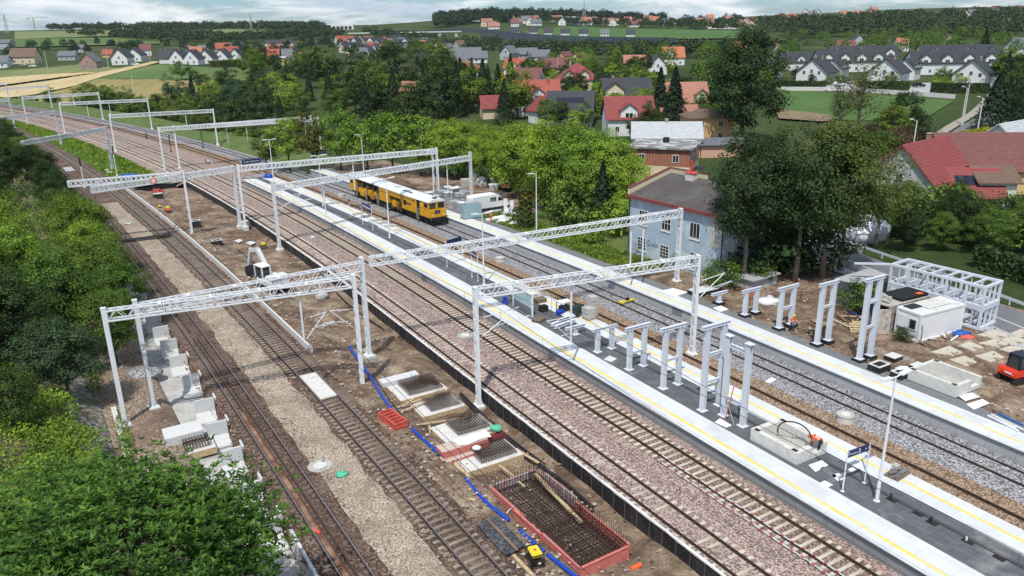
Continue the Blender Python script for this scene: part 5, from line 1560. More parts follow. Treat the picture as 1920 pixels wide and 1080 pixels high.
# row of small slabs on the island platform
for i, (px_, py_) in enumerate([(671, 401), (688, 406), (706, 413), (718, 418), (732, 424)]):
 tag(MB().box(-.8, .8, -.45, .45, 0, .16).build('slab_stack', M_conc, loc=P(px_, py_, .765), rz=CRS + rnd.uniform(-.1, .1), bevel=.02), ['farthest', 'second', 'third', 'fourth', 'nearest'][i] + ' grey slab pile in the row on the island platform before the yellow machine', 'slab pile', 'slab piles on the island platform')
lump('gravel_heap', P(486, 331, .9), 3.4, 1.1, .5, G_grey, 'grey gravel heap with blue sacks at the far end of the island platform', 'gravel heap', 12, UYAW - 1.6, jit=.1)
lump('sack', P(503, 331, 1.0), .9, .6, .5, M_blue, 'blue sack at the right end of the far gravel heap', 'sack', 13)

# ------------------------------------------------------------------ goods near the shelter on the island platform
def shelter(p, yaw):
 root = empty('glass_shelter', tuple(p), yaw, 'low glass screen with white posts on the island platform', 'glass screen')
 for x in (-1.9, 1.9): MB().box(x - .07, x + .07, -.07, .07, 0, 2.4).build('post', M_white, root)
 MB().box(-1.83, 1.83, -.03, .03, .1, .8).build('lower_panel', mat('grey_panel', (.13, .14, .15), .05, 2, .5), root)
 for k in range(4): MB().box(-1.8 + k * .91, -1.8 + k * .91 + .87, -.02, .02, .82, 2.2).build('glass_pane', M_pane, root)
 MB().box(-1.95, 1.95, -.08, .08, 2.22, 2.3).build('top_rail', M_white, root)
pa, pb = P(968, 576, .76), P(993, 591, .76)
shelter((pa + pb) / 2, math.atan2((pb - pa).y, (pb - pa).x))
def pallet(p, yaw, n, label, m=M_woodd):
 root = empty('wooden_pallet', tuple(p), yaw, label, 'pallet')
 for k in range(n):
  b = MB(); z = k * .15
  for y in (-.38, 0, .38): b.box(-.6, .6, y - .05, y + .05, z, z + .1)
  for i in range(7): b.box(-.6 + i * .175, -.6 + i * .175 + .14, -.42, .42, z + .101, z + .125)
  b.build('pallet_layer', m, root)
pallet(P(1012, 566, .76), CRS, 3, 'brown pallet pile behind the glass screen on the island platform')
pallet(P(1010, 602, .76), CRS + .4, 2, 'brown pallet lying in front of the glass screen post')
tag(MB().box(-.4, .4, -.35, .35, 0, .6).build('black_box', M_black, loc=P(1019, 583, .76), rz=CRS, bevel=.05), 'black box standing right of the glass screen', 'box')
stack(P(1104, 598, .76), CRS, 1.0, 1.0, 2, .55, M_conc, 'left strapped block stack beside the brown ballast')
stack(P(1110, 593, .76), CRS, .8, .8, 4, .5, M_conc, 'tall strapped block stack beside the brown ballast')
root = empty('mixer_bin', tuple(P(1081, 592, .76)), CRS + .5, 'dark green steel bin among tools on the island platform', 'bin')
MB().ext([(-.6, .3), (-.85, 1.0), (.85, 1.0), (.6, .3)], -.45, .45).build('bin_tub', mat('dark_green_steel', (.03, .06, .045), .15, 3, .5), root, bevel=.05)
b = MB()
for x in (-.5, .5):
 for y in (-.35, .35): b.bar((x, y, 0), (x, y, .3), .06)
b.build('leg', M_dark, root)
b = MB()
for i in range(6): b.box(-.8, .8, -.4 + i * .15, -.36 + i * .15, 1.0, 1.03)
b.build('bin_grid', M_dark, root)
root = empty('work_table', tuple(P(1057, 583, .76)), CRS, 'work bench with a white top and blue box below', 'work bench')
MB().box(-.7, .7, -.45, .45, 1.0, 1.06).build('table_top', M_wtile, root)
for x in (-.6, .6):
 for y in (-.38, .38): MB().bar((x, y, 0), (x, y, 1.0), .06).build('leg', M_dark, root)
MB().box(-.5, .5, -.35, .2, .1, .6).build('tool_box', M_dark, root)
tag(MB().box(-.4, .4, -.3, .3, 0, .45).build('tool_chest', M_blue, loc=P(1051, 590, .76), rz=CRS, bevel=.04), 'blue tool chest in front of the work bench', 'chest')
tag(MB().box(-.25, .25, -.2, .2, 0, .75).build('blue_barrel', M_blue, loc=P(947, 570, .76), bevel=.05), 'small blue bin left of the glass screen', 'bin')
lump('sand_bag_heap', P(1066, 592, .9), .7, .5, .35, M_concw, 'pale bag heap between the blue chest and the green bin', 'bag heap', 30)
for i, (a, c, lab) in enumerate([((1034, 612), (1068, 600), 'left bundled white steel beam beside the lamp like post'), ((1040, 616), (1078, 603), 'nearest white steel beam lying on the island platform'), ((1046, 606), (1072, 598), 'farthest white steel beam of the lying bundle')]):
 p, q = P(*a, .9), P(*c, .9)
 b = MB(); b.bar((0, 0, 0), q - p, .32, .05); b.bar((0, 0, .26), q - p + Vector((0, 0, .26)), .32, .05); b.bar((0, 0, .13), q - p + Vector((0, 0, .13)), .04, .24)
 tag(b.build('steel_beam', M_ibeam, loc=p), lab, 'beam', 'steel beams lying on the island platform')
sheetq('cover_plate', [(1041, 600), (1054, 594), (1064, 600), (1051, 606)], .765, M_pave, 'dark plate lying on pale slabs near the work bench', 'plate')
# stones on pallet near the lamp
root = empty('paver_pallet', tuple(P(1682, 890, .765)), CRS + .1, 'pallet with loose dark pavers beside the tall near lamp', 'pallet')
b = MB()
for y in (-.4, 0, .4): b.box(-.75, .75, y - .05, y + .05, 0, .1)
b.box(-.75, .75, -.45, .45, .101, .13); b.build('pallet_board', M_woodd, root)
b = MB(); r_ = random.Random(3)
for i in range(9): b.obox((-.5 + (i % 5) * .22, -.25 + (i // 5) * .35, .2 + (i % 3) * .05), .42, .2, .1, r_.uniform(-.4, .4))
b.build('loose_pavers', M_pave2, root); MB().box(-.02, .4, .05, .4, .2, .55).build('paver_block', M_conc, root)
for i, (px_, py_) in enumerate([(1673, 937), (1722, 963), (1748, 980), (1815, 1015), (1874, 1046)]):
 p = P(px_, py_, .755)
 b = MB(); b.box(-.3, .3, -.22, .22, 0, .012); b.mat(1)
 if i in (0, 2, 3): b.cyl((.1, 0, .012), .06, .35 if i != 3 else .25, 8)
 tag(b.build('cable_opening', [M_black, M_dark if i != 3 else M_wtile], loc=p, rz=YU), ['cable opening at the foot of the tall near lamp', 'second cable opening in the dark paving from the near lamp', 'cable opening with a black stub pipe in the dark paving', 'cable opening with a white stub pipe in the dark paving', 'cable opening nearest the lower right picture corner'][i], 'cable opening')
sheetq('drain_cover', [(1340, 792), (1350, 785), (1372, 798), (1362, 802)], .757, M_wtile, 'pale drain cover in front of the nearest grey stair support', 'drain cover', .03)
sheetq('drain_cover', [(1132, 674), (1143, 667), (1157, 673), (1146, 679)], .757, M_concw, 'pale drain cover before the shortest grey support', 'drain cover', .03)
# yellow rail trolley
root = empty('rail_trolley', tuple(P(1176, 567, .02)), CRS, 'small yellow hand trolley standing across the grey ballast track', 'trolley')
MB().box(-.95, .95, -.1, .1, .12, .26).build('frame', M_yel2, root); MB().box(-.9, -.7, -.35, .35, .1, .24).build('cross_frame', M_yel2, root)
b = MB(); b.tube([(-.1, 0, .26), (.1, .0, .9)], .03, 6); b.box(-.15, .2, -.12, .12, .27, .5); b.build('engine', M_dark, root)
for x in (-.75, .75):
 b = MB(); b.tube([(x - .05, 0, .1), (x + .05, 0, .1)], .12, 10); b.build('wheel', M_dark, root)
# ------------------------------------------------------------------ people
M_skin = mat('skin', (.42, .24, .17), .08, 6, .6)
def person(p, yaw, joints, legs_m, top_m, label, helmet=None, vest=None, scale=1.0):
 """joints: dict of points in metres, x forward, z up"""
 J = joints
 order = ['pelvis', 'belly', 'chest', 'neck', 'head', 'crown']
 rads = {'pelvis': .15, 'belly': .145, 'chest': .165, 'neck': .06, 'head': .098, 'crown': .075, 'sh': .075, 'el': .05, 'wr': .034, 'palm': .036, 'hip': .098, 'kn': .062, 'an': .046, 'toe': .042}
 vs_, es_, rr, zone = [], [], [], []
 idx = {}
 def addv(n, pt, r, zn):
  idx[n] = len(vs_); vs_.append(tuple(pt)); rr.append(r); zone.append(zn)
 for n in order: addv(n, J[n], rads[n], 't' if n in ('belly', 'chest') else 'l' if n == 'pelvis' else 's')
 for a, c in zip(order, order[1:]): es_.append((idx[a], idx[c]))
 for s in ('l', 'r'):
  for n, par in (('sh', 'chest'), ('el', None), ('wr', None), ('palm', None)):
   addv(n + s, J[n + s] if n + s in J else Vector(J['wr' + s]) * 1.0 + (Vector(J['wr' + s]) - Vector(J['el' + s])).normalized() * .08, rads[n], 't' if n in ('sh', 'el') else 's')
  es_ += [(idx['chest'], idx['sh' + s]), (idx['sh' + s], idx['el' + s]), (idx['el' + s], idx['wr' + s]), (idx['wr' + s], idx['palm' + s])]
  d = (Vector(J['wr' + s]) - Vector(J['el' + s])).normalized()
  side = d.cross(Vector((1, 0, .2))).normalized()
  up = side.cross(d).normalized()
  for k in range(4):
   o = side * ((k - 1.5) * .021)
   L = (.075, .088, .082, .064)[k]
   b0 = Vector(vs_[idx['palm' + s]]) + o + d * .012
   addv('f%d%s' % (k, s), b0 + d * L * .5, .009, 's'); addv('g%d%s' % (k, s), b0 + d * L * .85 + up * L * .35, .008, 's')
   es_ += [(idx['palm' + s], idx['f%d%s' % (k, s)]), (idx['f%d%s' % (k, s)], idx['g%d%s' % (k, s)])]
  addv('th' + s, Vector(vs_[idx['palm' + s]]) + side * -.05 + d * .02, .01, 's')
  es_.append((idx['palm' + s], idx['th' + s]))
  for n in ('hip', 'kn', 'an', 'toe'): addv(n + s, J[n + s], rads[n], 'l' if n != 'toe' else 'b')
  es_ += [(idx['pelvis'], idx['hip' + s]), (idx['hip' + s], idx['kn' + s]), (idx['kn' + s], idx['an' + s]), (idx['an' + s], idx['toe' + s])]
 me = bpy.data.meshes.new('person'); me.from_pydata(vs_, es_, [])
 o = bpy.data.objects.new('t', me); COL.objects.link(o)
 sk = o.modifiers.new('s', 'SKIN')
 for i, sv in enumerate(me.skin_vertices[0].data):
  sv.radius = (rr[i], rr[i]); sv.use_root = (i == 0)
 sub = o.modifiers.new('u', 'SUBSURF'); sub.levels = 1
 m2 = bpy.data.meshes.new_from_object(o.evaluated_get(bpy.context.evaluated_depsgraph_get()))
 bpy.data.objects.remove(o)
 m2.materials.clear()
 for m in (top_m, legs_m, M_skin, M_dark): m2.materials.append(m)
 pts = np.array(vs_)
 for f in m2.polygons:
  c = np.array(f.center)
  z = zone[int(((pts - c) ** 2).sum(1).argmin())]
  f.material_index = {'t': 0, 'l': 1, 's': 2, 'b': 3}[z]
  f.use_smooth = True
 root = tag(link('person', m2, None, p, yaw), label, 'person')
 root.scale = (scale,) * 3
 hd, cr = Vector(J['head']), Vector(J['crown'])
 ax_ = (cr - hd).normalized()
 if helmet:
  b = MB()
  b.M = Matrix.Translation(hd + ax_ * .06) @ ax_.to_track_quat('Z', 'X').to_matrix().to_4x4()
  b.ball((0, 0, 0), .125, .115, .11, 12, 8); b.box(-.02, .17, -.09, .09, -.03, -.012)
  b.M = None
  b.build('helmet', helmet, root, smooth=True)
 b = MB(); b.M = Matrix.Translation(hd) @ ax_.to_track_quat('Z', 'X').to_matrix().to_4x4()
 b.ball((.10, 0, -.01), .02, .014, .022, 6, 4); b.ball((.085, .035, .02), .014, .012, .012, 6, 4); b.ball((.085, -.035, .02), .014, .012, .012, 6, 4); b.box(.075, .095, -.025, .025, -.055, -.048)
 b.ball((0, .1, 0), .025, .014, .032, 6, 4); b.ball((0, -.1, 0), .025, .014, .032, 6, 4)
 b.M = None; b.build('face', M_skin, root, smooth=True)
 if vest:
  ch, be = Vector(J['chest']), Vector(J['belly'])
  b = MB()
  for t in (.2, .75):
   q = be.lerp(ch, t); d = (ch - be).normalized()
   b.M = Matrix.Translation(q) @ d.to_track_quat('Z', 'X').to_matrix().to_4x4()
   b.tube([(0, 0, -.03), (0, 0, .03)], .19, 14, cap=False)
   b.M = None
  b.build('reflective_band', vest, root)
 return root
M_trous = mat('dark_blue_trousers', (.03, .045, .09), .15, 6, .9)
M_vest = mat('orange_red_vest', (.80, .13, .04), .08, 6, .8)
M_band = mat('reflective_band', (.72, .73, .70), .05, 6, .4)
walk = dict(pelvis=(0, 0, .93), belly=(.03, 0, 1.1), chest=(.10, 0, 1.33), neck=(.15, 0, 1.5), head=(.19, 0, 1.62), crown=(.19, 0, 1.73),
   shl=(.10, .2, 1.40), ell=(.16, .25, 1.14), wrl=(.36, .20, 1.08), shr=(.10, -.2, 1.40), elr=(.12, -.26, 1.13), wrr=(.33, -.2, 1.05),
   hipl=(0, .1, .88), knl=(.16, .1, .5), anl=(.10, .1, .08), toel=(.27, .1, .04), hipr=(0, -.1, .88), knr=(-.02, -.1, .47), anr=(-.32, -.1, .12), toer=(-.2, -.1, .03))
person(P(1484, 622, .72) + Vector((0, 0, .0)), UYAW + math.pi * .9, walk, M_trous, M_vest, 'worker in an orange vest and yellow helmet walking in the yard beside a grey support', M_yel2, M_band, .98)
stand = dict(pelvis=(0, 0, .95), belly=(.0, 0, 1.12), chest=(.02, 0, 1.36), neck=(.03, 0, 1.52), head=(.05, 0, 1.64), crown=(.05, 0, 1.76),
    shl=(.01, .2, 1.43), ell=(-.02, .26, 1.16), wrl=(.12, .24, .95), shr=(.01, -.2, 1.43), elr=(.05, -.27, 1.17), wrr=(.24, -.2, 1.1),
    hipl=(0, .1, .9), knl=(.03, .11, .5), anl=(0, .11, .08), toel=(.16, .12, .04), hipr=(0, -.1, .9), knr=(.04, -.11, .5), anr=(-.03, -.11, .08), toer=(.13, -.13, .04))
person(P(920.5, 417, .76), -.4, stand, M_orange, M_orange, 'worker in full orange clothes standing on the side platform near the van', M_wtile, M_band)
bend = dict(pelvis=(-.10, 0, .92), belly=(.05, 0, 1.02), chest=(.30, 0, 1.10), neck=(.45, 0, 1.10), head=(.56, 0, 1.06), crown=(.66, 0, 1.03),
   shl=(.34, .2, 1.12), ell=(.42, .24, .86), wrl=(.52, .16, .66), shr=(.34, -.2, 1.12), elr=(.42, -.24, .86), wrr=(.54, -.12, .64),
   hipl=(-.1, .1, .88), knl=(.04, .13, .47), anl=(-.08, .13, .08), toel=(.09, .14, .04), hipr=(-.1, -.1, .88), knr=(.02, -.13, .46), anr=(-.14, -.13, .08), toer=(.03, -.14, .04))
person(P(1534, 850, .76), UYAW + .5, bend, mat('dark_trousers', (.03, .025, .03), .15, 6, .9), M_vest, 'worker in a striped orange vest bending over the corner of the concrete pit', mat('orange_helmet', (.75, .12, .03), .05, 4, .5), M_band, 1.06)

# ------------------------------------------------------------------ excavators
def tracks_(root, L, wdt, gauge, r):
 for s in (-1, 1):
  b = MB(); y = s * gauge
  pts = [(-L / 2 + r * (1 - math.cos(t)) if False else -L / 2 - r * math.sin(t), r - r * math.cos(t)) for t in [i * math.pi / 8 for i in range(9)]]
  prof = [(-L / 2 - r * math.sin(i * math.pi / 8), r + r * math.cos(i * math.pi / 8)) for i in range(9)] + [(L / 2 + r * math.sin(i * math.pi / 8), r - r * math.cos(i * math.pi / 8)) for i in range(9)]
  b.ext(prof, y - wdt / 2, y + wdt / 2)
  tr_ = b.build('track', M_black, root)
  b = MB()
  for k in range(5): b.tube([(-L / 2 + k * L / 4, y - wdt / 2 - .02, r), (-L / 2 + k * L / 4, y + wdt / 2 + .02, r)], r * .55, 10)
  b.build('roller', M_dark, tr_)
root = empty('mini_excavator', tuple(P(1900, 714, .62)), .35, 'red mini excavator with a dark cab at the right picture edge', 'mini excavator')
tracks_(root, 1.4, .34, .68, .26)
MB().box(-.6, .6, -.5, .5, .3, .55).build('undercarriage', M_dark, root)
M_kred = mat('excavator_red', (.70, .045, .02), .05, 2, .35, spec=.5)
b = MB(); b.ext([(-1.0, .62), (-1.05, 1.0), (-.9, 1.28), (.3, 1.22), (.85, 1.0), (.85, .62)], -.78, .78); b.build('body', M_kred, root, bevel=.06)
cb = MB().box(-.62, .62, -.72, .3, 1.24, 1.3)
for x, y in ((-.62, -.72), (.62, -.72), (-.62, .3), (.62, .3)): cb.bar((x, y, 1.28), (x * .93, y * .95, 2.35), .09)
cb.build('cab_frame', M_black, root)
MB().box(-.56, .56, -.66, .24, 1.3, 2.32).build('cab_glass', mat('tinted_glass', (.05, .07, .07), .1, 2, .1, spec=.6), root)
MB().box(-.68, .68, -.76, .34, 2.34, 2.46).build('cab_roof', mat('navy_black_roof', (.02, .027, .045), .1, 3, .5), root, bevel=.05)
MB().box(-1.07, -1.04, -.5, .1, .9, 1.02).build('maker_plate', M_wtile, root)
b = MB(); b.bar((.85, .2, 1.0), (1.9, .2, 2.3), .22, .28); b.bar((1.9, .2, 2.3), (3.0, .2, 1.2), .18, .24); b.build('boom', M_kred, root)
b = MB(); b.ext([(2.8, 1.2), (3.2, 1.2), (3.1, .5), (2.6, .6)], -.05, .45); b.build('bucket', M_dark, root)
for s in (-1, 1): MB().box(-1.06, -1.0, s * .6 - .1, s * .6 + .1, .8, .92).build('tail_light', M_orange, root)
root = empty('excavator', tuple(P(512, 545, -.85)), UYAW + .25, 'white excavator with a raised boom in the bare soil behind the near trusses', 'excavator')
tracks_(root, 3.0, .5, 1.0, .42)
MB().box(-1.0, 1.0, -.8, .8, .5, .95).build('undercarriage', M_dark, root)
b = MB(); b.box(-1.9, 1.2, -1.25, 1.25, 1.0, 1.75); b.build('body', M_wtile, root, bevel=.1)
b = MB(); b.box(-2.0, -.6, -1.2, 1.2, 1.76, 2.2); b.build('engine_cover', M_concw, root, bevel=.1)
MB().box(-.3, 1.35, .25, 1.2, 1.76, 3.1).build('cab_glass', M_glass, root)
cb = MB()
for x, y in ((-.33, .22), (1.38, .22), (-.33, 1.23), (1.38, 1.23)): cb.box(x - .07, x + .07, y - .07, y + .07, 1.76, 3.1)
cb.box(-.42, 1.46, .14, 1.3, 3.1, 3.2); cb.build('cab_frame', M_wtile, root)
b = MB(); b.bar((.9, -.3, 1.7), (3.2, -.3, 4.3), .45, .5); b.bar((3.2, -.3, 4.3), (4.9, -.3, 3.9), .42, .45); b.build('boom', M_concw, root)
b = MB(); b.bar((4.9, -.3, 4.1), (5.9, -.3, 1.7), .34, .4); b.tube([(1.2, -.3, 2.6), (3.0, -.3, 4.0)], .08, 8); b.build('stick', M_concw, root)
b = MB(); b.ext([(5.6, 1.9), (6.1, 1.7), (6.2, .6), (5.3, .7)], -.75, .15); b.build('bucket', M_dark, root)

# ------------------------------------------------------------------ office container, rusty container, steel frame
cl = (P(1720.4, 643.3, .66), P(1801.9, 620.9, .66))
d = cl[1] - cl[0]; yaw = math.atan2(d.y, d.x)
root = empty('office_container', tuple(cl[0]), yaw, 'white office container with a dark window standing in the muddy yard', 'office container')
M_ctr = stripes('white_cladding', (.72, .73, .73), (.78, .79, .79), 8, 0, .5, .04, width=.5)
M_ctry = stripes('white_cladding_end', (.72, .73, .73), (.78, .79, .79), 8, 1, .5, .04, width=.5)
Lc, Wc, Hc = d.length, 2.5, 2.65
MB().box(.06, Lc - .06, .06, Wc - .06, .05, Hc - .1).build('wall', M_ctr, root)
b = MB()
for x in (.0, Lc - .14):
 for y in (0, Wc - .14): b.box(x, x + .14, y, y + .14, 0, Hc)
for z in (0, Hc - .18):
 for y in (0, Wc - .12): b.box(.14, Lc - .14, y, y + .12, z, z + .18)
 for x in (0, Lc - .12): b.box(x, x + .12, .14, Wc - .14, z, z + .18)
b.build('corner_frame', M_wtile, root)
MB().box(.1, Lc - .1, .1, Wc - .1, Hc - .1, Hc - .03).build('roof', mat('dirty_white_roof', (.66, .66, .64), .08, 2, .5, stain=(.35, .34, .31), sscale=.9, smin=.55, smax=.7), root)
b = MB()
for i in range(7): b.box(1.9 + i * .42, 2.28 + i * .42, .7, 2.4, Hc + .01, Hc + .06)
b.build('roof_sheet', M_concl, root)
tag(MB().box(0, 1.4, 0, .9, 0, .05).build('fence_mat', M_dark, loc=cl[0] + Vector((0, 0, Hc + .02)) + Matrix.Rotation(yaw, 3, 'Z') @ Vector((.5, 1.4, 0)), rz=yaw), 'small dark mesh panel lying on the white container roof', 'panel')
wn = MB().box(-.02, .04, .35, 1.15, 1.0, 2.05).build('window', M_frame, root)
MB().box(-.03, -.021, .45, 1.05, 1.1, 1.95).build('window_pane', M_glass, wn)
MB().box(-.02, .04, 1.4, 2.3, .95, 2.1).build('shutter', M_ctry, root)
MB().box(-.05, -.021, 1.42, 2.28, .9, .95).build('sill', M_dark, root)
b = MB(); b.tube([(.2, -.02, 1.7), (.35, -.06, 1.0), (.25, -.1, .1)], .03, 6); b.build('cable', M_dark, root)
rr_ = empty('rusty_container', tuple(cl[0] + Matrix.Rotation(yaw, 3, 'Z') @ Vector((-.5, 2.85, 0))), yaw + .04, 'weathered grey container with an open door and rubble on its roof', 'container')
M_old = mat('peeling_container_paint', (.34, .32, .29), .2, 2, .8, stain=(.20, .10, .06), sscale=1.5, smin=.5, smax=.65)
b = MB(); b.box(0, 5.8, 0, .08, 0, 2.5); b.box(0, 5.8, 2.3, 2.38, 0, 2.5); b.box(5.72, 5.8, .08, 2.3, 0, 2.5); b.build('wall', M_old, rr_)
MB().box(0, 5.8, 0, 2.38, 2.502, 2.6).build('roof', mat('rubble_roof', (.40, .37, .32), .3, 2, .95, bmp=.5), rr_)
MB().box(.02, 5.7, .09, 2.29, .01, .06).build('floor', M_black, rr_)
b = MB(); b.obox((-.55, .0, 1.25), 1.15, .07, 2.4, -.5); b.build('door', mat('rusty_white_door', (.52, .49, .44), .15, 3, .7, stain=(.25, .14, .09), sscale=2), rr_)
b = MB(); b.obox((-.15, 2.35, 1.25), .5, .07, 2.4, 1.2); b.build('door', MATS['rusty_white_door'], rr_)
r_ = random.Random(6)
for k in range(5): tag(MB().box(-.5, .5, -.14, .14, 0, .12).build('broken_block', M_conc, loc=rr_.location + Matrix.Rotation(yaw, 3, 'Z') @ Vector((.7 + r_.uniform(-.3, .6), 1.6 + r_.uniform(-.5, .5), 2.61 + .1 * k)), rz=r_.uniform(0, 3)), ['lowest', 'second', 'third', 'fourth', 'topmost'][k] + ' broken concrete block on the weathered container roof', 'block', 'broken blocks on the container roof')
p0 = rr_.location + Matrix.Rotation(yaw, 3, 'Z') @ Vector((2.0, .3, 2.62))
b = MB()
for k in range(3): b.box(0, 3.6, .05, 2.3, k * .09, k * .09 + .02); [b.bar((i * .45, .05, k * .09 + .04), (i * .45, 2.3, k * .09 + .04), .05) for i in range(9)]
tag(b.build('fence_pile', M_dark, loc=p0, rz=yaw), 'pile of dark mesh fence panels lying on the weathered container', 'panel pile')
tag(MB().box(-.3, .3, -.2, .2, 0, .04).build('orange_board', M_orange, loc=p0 + Vector((2.2, 1.4, .3)), rz=.4), 'small orange board lying on the dark mesh panels', 'board')
root = empty('grey_container', tuple(P(1600, 580, .6)), yaw + .12, 'dark grey box container with a pale roof behind the tallest yard support', 'container')
MB().box(0, 5.5, 0, 2.4, 0, 2.5).build('wall', mat('slate_grey_paint', (.10, .105, .115), .15, 2, .6), root); MB().box(-.05, 5.55, -.05, 2.45, 2.502, 2.6).build('roof', mat('grey_flat_roof', (.38, .39, .40), .12, 1.5, .7), root)
# white steel frame modules
def frame_module(p, yaw, L, Wd, H, label, n=5):
 root = empty('steel_module', tuple(p), yaw, label, 'steel frame')
 t = .23
 b = MB()
 for z in (0, H - t):
  for y in (0, Wd - t): b.box(0, L, y, y + t, z, z + t)
  for x in (0, L - t): b.box(x, x + t, t, Wd - t, z, z + t)
 b.build('edge_beam', M_ibeam, root)
 b = MB()
 for i in range(1, n + 2):
  x = L * i / (n + 2)
  b.box(x - .07, x + .07, t, Wd - t, H - t + .02, H - .03)
  b.box(x - .06, x + .06, t, Wd - t, .03, t - .03)
 b.build('cross_beam', M_ibeam, root)
 for i in range(n + 1):
  x = min(L - t, L * i / n) if i else 0
  for y in (0, Wd - t):
   MB().box(x, x + t * .9, y + .01, y + t - .01, t, H - t).build('column', M_ibeam, root)
   if i < n: MB().box(x + L / n / 2, x + L / n / 2 + .09, y + .05, y + .15, t, H - t).build('thin_column', M_ibeam, root)
 for y in (Wd * .35, Wd * .65): MB().box(L - t + .02, L - .03, y - .05, y + .05, t, H - t).build('thin_column', M_ibeam, root)
 return root
f0, f1 = P(1835, 620, .7), P(1872, 608, .7)
dW = f1 - f0
fl = P(1668, 494, 4.9); fr = P(1848, 538, 4.9)
dL = fr - fl
yawf = math.atan2(dL.y, dL.x)
Lf = dL.length
org = Vector((f0.x, f0.y, .7)) - Vector((math.cos(yawf), math.sin(yawf), 0)) * Lf
frame_module(org + Vector((0, 0, 2.13)), yawf, Lf, 3.1, 2.1, 'upper white steel frame module stacked on another beside the road', 5)
frame_module(org, yawf, Lf, 3.1, 2.1, 'lower white steel frame module on the ground beside the road', 5)
tag(MB().bar((0, 0, 0), (-3.4, .5, .0), .18).build('frame_beam', M_ibeam, loc=org + Vector((0, 0, 4.15))), 'loose pale beam sticking out left of the upper steel frame', 'beam')
WOODRED = mat('rusty_red_scrap', (.30, .10, .06), .3, 5, .9)
# litter of the yard
r_ = random.Random(9)
for i in range(16):
 a = P(1640 + r_.uniform(-150, -20), 605 + r_.uniform(-10, 38), .72)
 L_ = r_.uniform(1, 2.6)
 tag(MB().bar((0, 0, r_.uniform(0, .4)), (L_, r_.uniform(-.4, .4), r_.uniform(0, .5)), .2, .05).build('old_board', M_woodd if i % 3 else M_wood, loc=a, rz=r_.uniform(0, 3)), 'weathered board in the timber heap behind the yard supports', 'board', 'weathered boards in the timber heap')
for i in range(12):
 a = P(1735 + r_.uniform(0, 55), 642 + r_.uniform(-8, 8), .72)
 tag(MB().bar((0, 0, .05), (r_.uniform(.6, 1.5), r_.uniform(-.3, .3), r_.uniform(0, .3)), .15, .05).build('broken_board', M_woodd if i % 2 else M_concl, loc=a, rz=r_.uniform(0, 3)), 'broken board in the scrap along the white office container', 'board', 'broken boards along the office container')
for k, (px_, py_) in enumerate([(1604, 619), (1609, 615)]):
 o = MB()
 for j in range(6): o.box(-.6, .6, j * .24 - .7, j * .24 - .55, .06, .1)
 for x in (-.5, 0, .5): o.box(x - .05, x + .05, -.7, .7, 0, .06)
 o = o.build('leaning_pallet', M_wood, loc=P(px_, py_, .75)); o.rotation_euler = (1.0, .1, yaw - .3 + k * .1)
 tag(o, ('front' if k == 0 else 'rear') + ' pale wooden pallet leaning in the yard behind the tall support', 'pallet')
pipe([P(1588, 590, .9), P(1596, 585, 1.6), P(1606, 590, 1.7), P(1612, 600, 1.0)], .06, M_blue, 'curl of blue hose above the leaning pallets', 'hose')
lump('tarp', P(1803, 627, .75), .8, .5, .4, MATS['blue_tarpaulin'], 'blue tarpaulin bundle at the end of the white office container', 'tarpaulin', 15)
lump('tarp', P(1812, 632, .7), .7, .4, .2, M_red, 'red plastic sheet on the scrap beside the blue bundle', 'tarpaulin', 16)
lump('white_scrap', P(1441, 565, .8), 1.2, .8, .45, M_foil, 'white scrap heap behind the shortest yard supports', 'scrap', 17, jit=.35)
lump('white_scrap', P(1410, 555, .8), .45, .4, .22, WOODRED, 'rusty red scrap beside the shortest yard support', 'scrap', 18, jit=.35)
lump('plastic_scrap', P(1692, 690, 1.25), .55, .3, .12, M_wtile, 'white plastic sheet lying on a black footing in the yard', 'scrap', 19, jit=.3)
pa, pb = P(1640, 655, .75), P(1712, 676, .75)
b = MB(); dv_ = pb - pa; nrm = Vector((-dv_.y, dv_.x, 0)).normalized() * .4
for s in (-1, 1): b.bar(nrm * s, dv_ + nrm * s, .1)
for i in range(14): b.bar(dv_ * (i / 13) - nrm, dv_ * (i / 13) + nrm, .16, .06)
tag(b.build('ladder_frame', MATS['peeling_container_paint'], loc=pa), 'ladder like steel frame lying before the office container', 'ladder')
for i, (pts, lab) in enumerate([([(1745, 661), (1780, 649), (1806, 662), (1788, 668)], 'yard slab nearest the lying ladder'), ([(1796, 648), (1818, 641), (1845, 652), (1826, 660)], 'yard slab behind the first one'), ([(1832, 628), (1864, 620), (1898, 630), (1872, 638)], 'yard slab beside the steel frame'), ([(1834, 644), (1866, 636), (1894, 646), (1872, 652)], 'yard slab in the middle of the concrete yard'), ([(1780, 675), (1810, 668), (1832, 680), (1812, 688)], 'yard slab nearest the red excavator left side'), ([(1828, 668), (1862, 659), (1885, 671), (1858, 680)], 'yard slab directly left of the red excavator'), ([(1876, 638), (1905, 631), (1925, 640), (1900, 650)], 'yard slab touching the right picture edge'), ([(1894, 626), (1915, 617), (1935, 627), (1912, 634)], 'pale yard slab nearest the road'), ([(1872, 655), (1900, 648), (1925, 656), (1900, 664)], 'yard slab behind the red excavator cab')]):
 sheetq('yard_slab', pts, .70, mat('muddy_concrete_slab', (.50, .46, .37), .12, 2, .9, stain=(.20, .14, .09), sscale=.7, smin=.54, smax=.64), lab, 'concrete slab', .06)

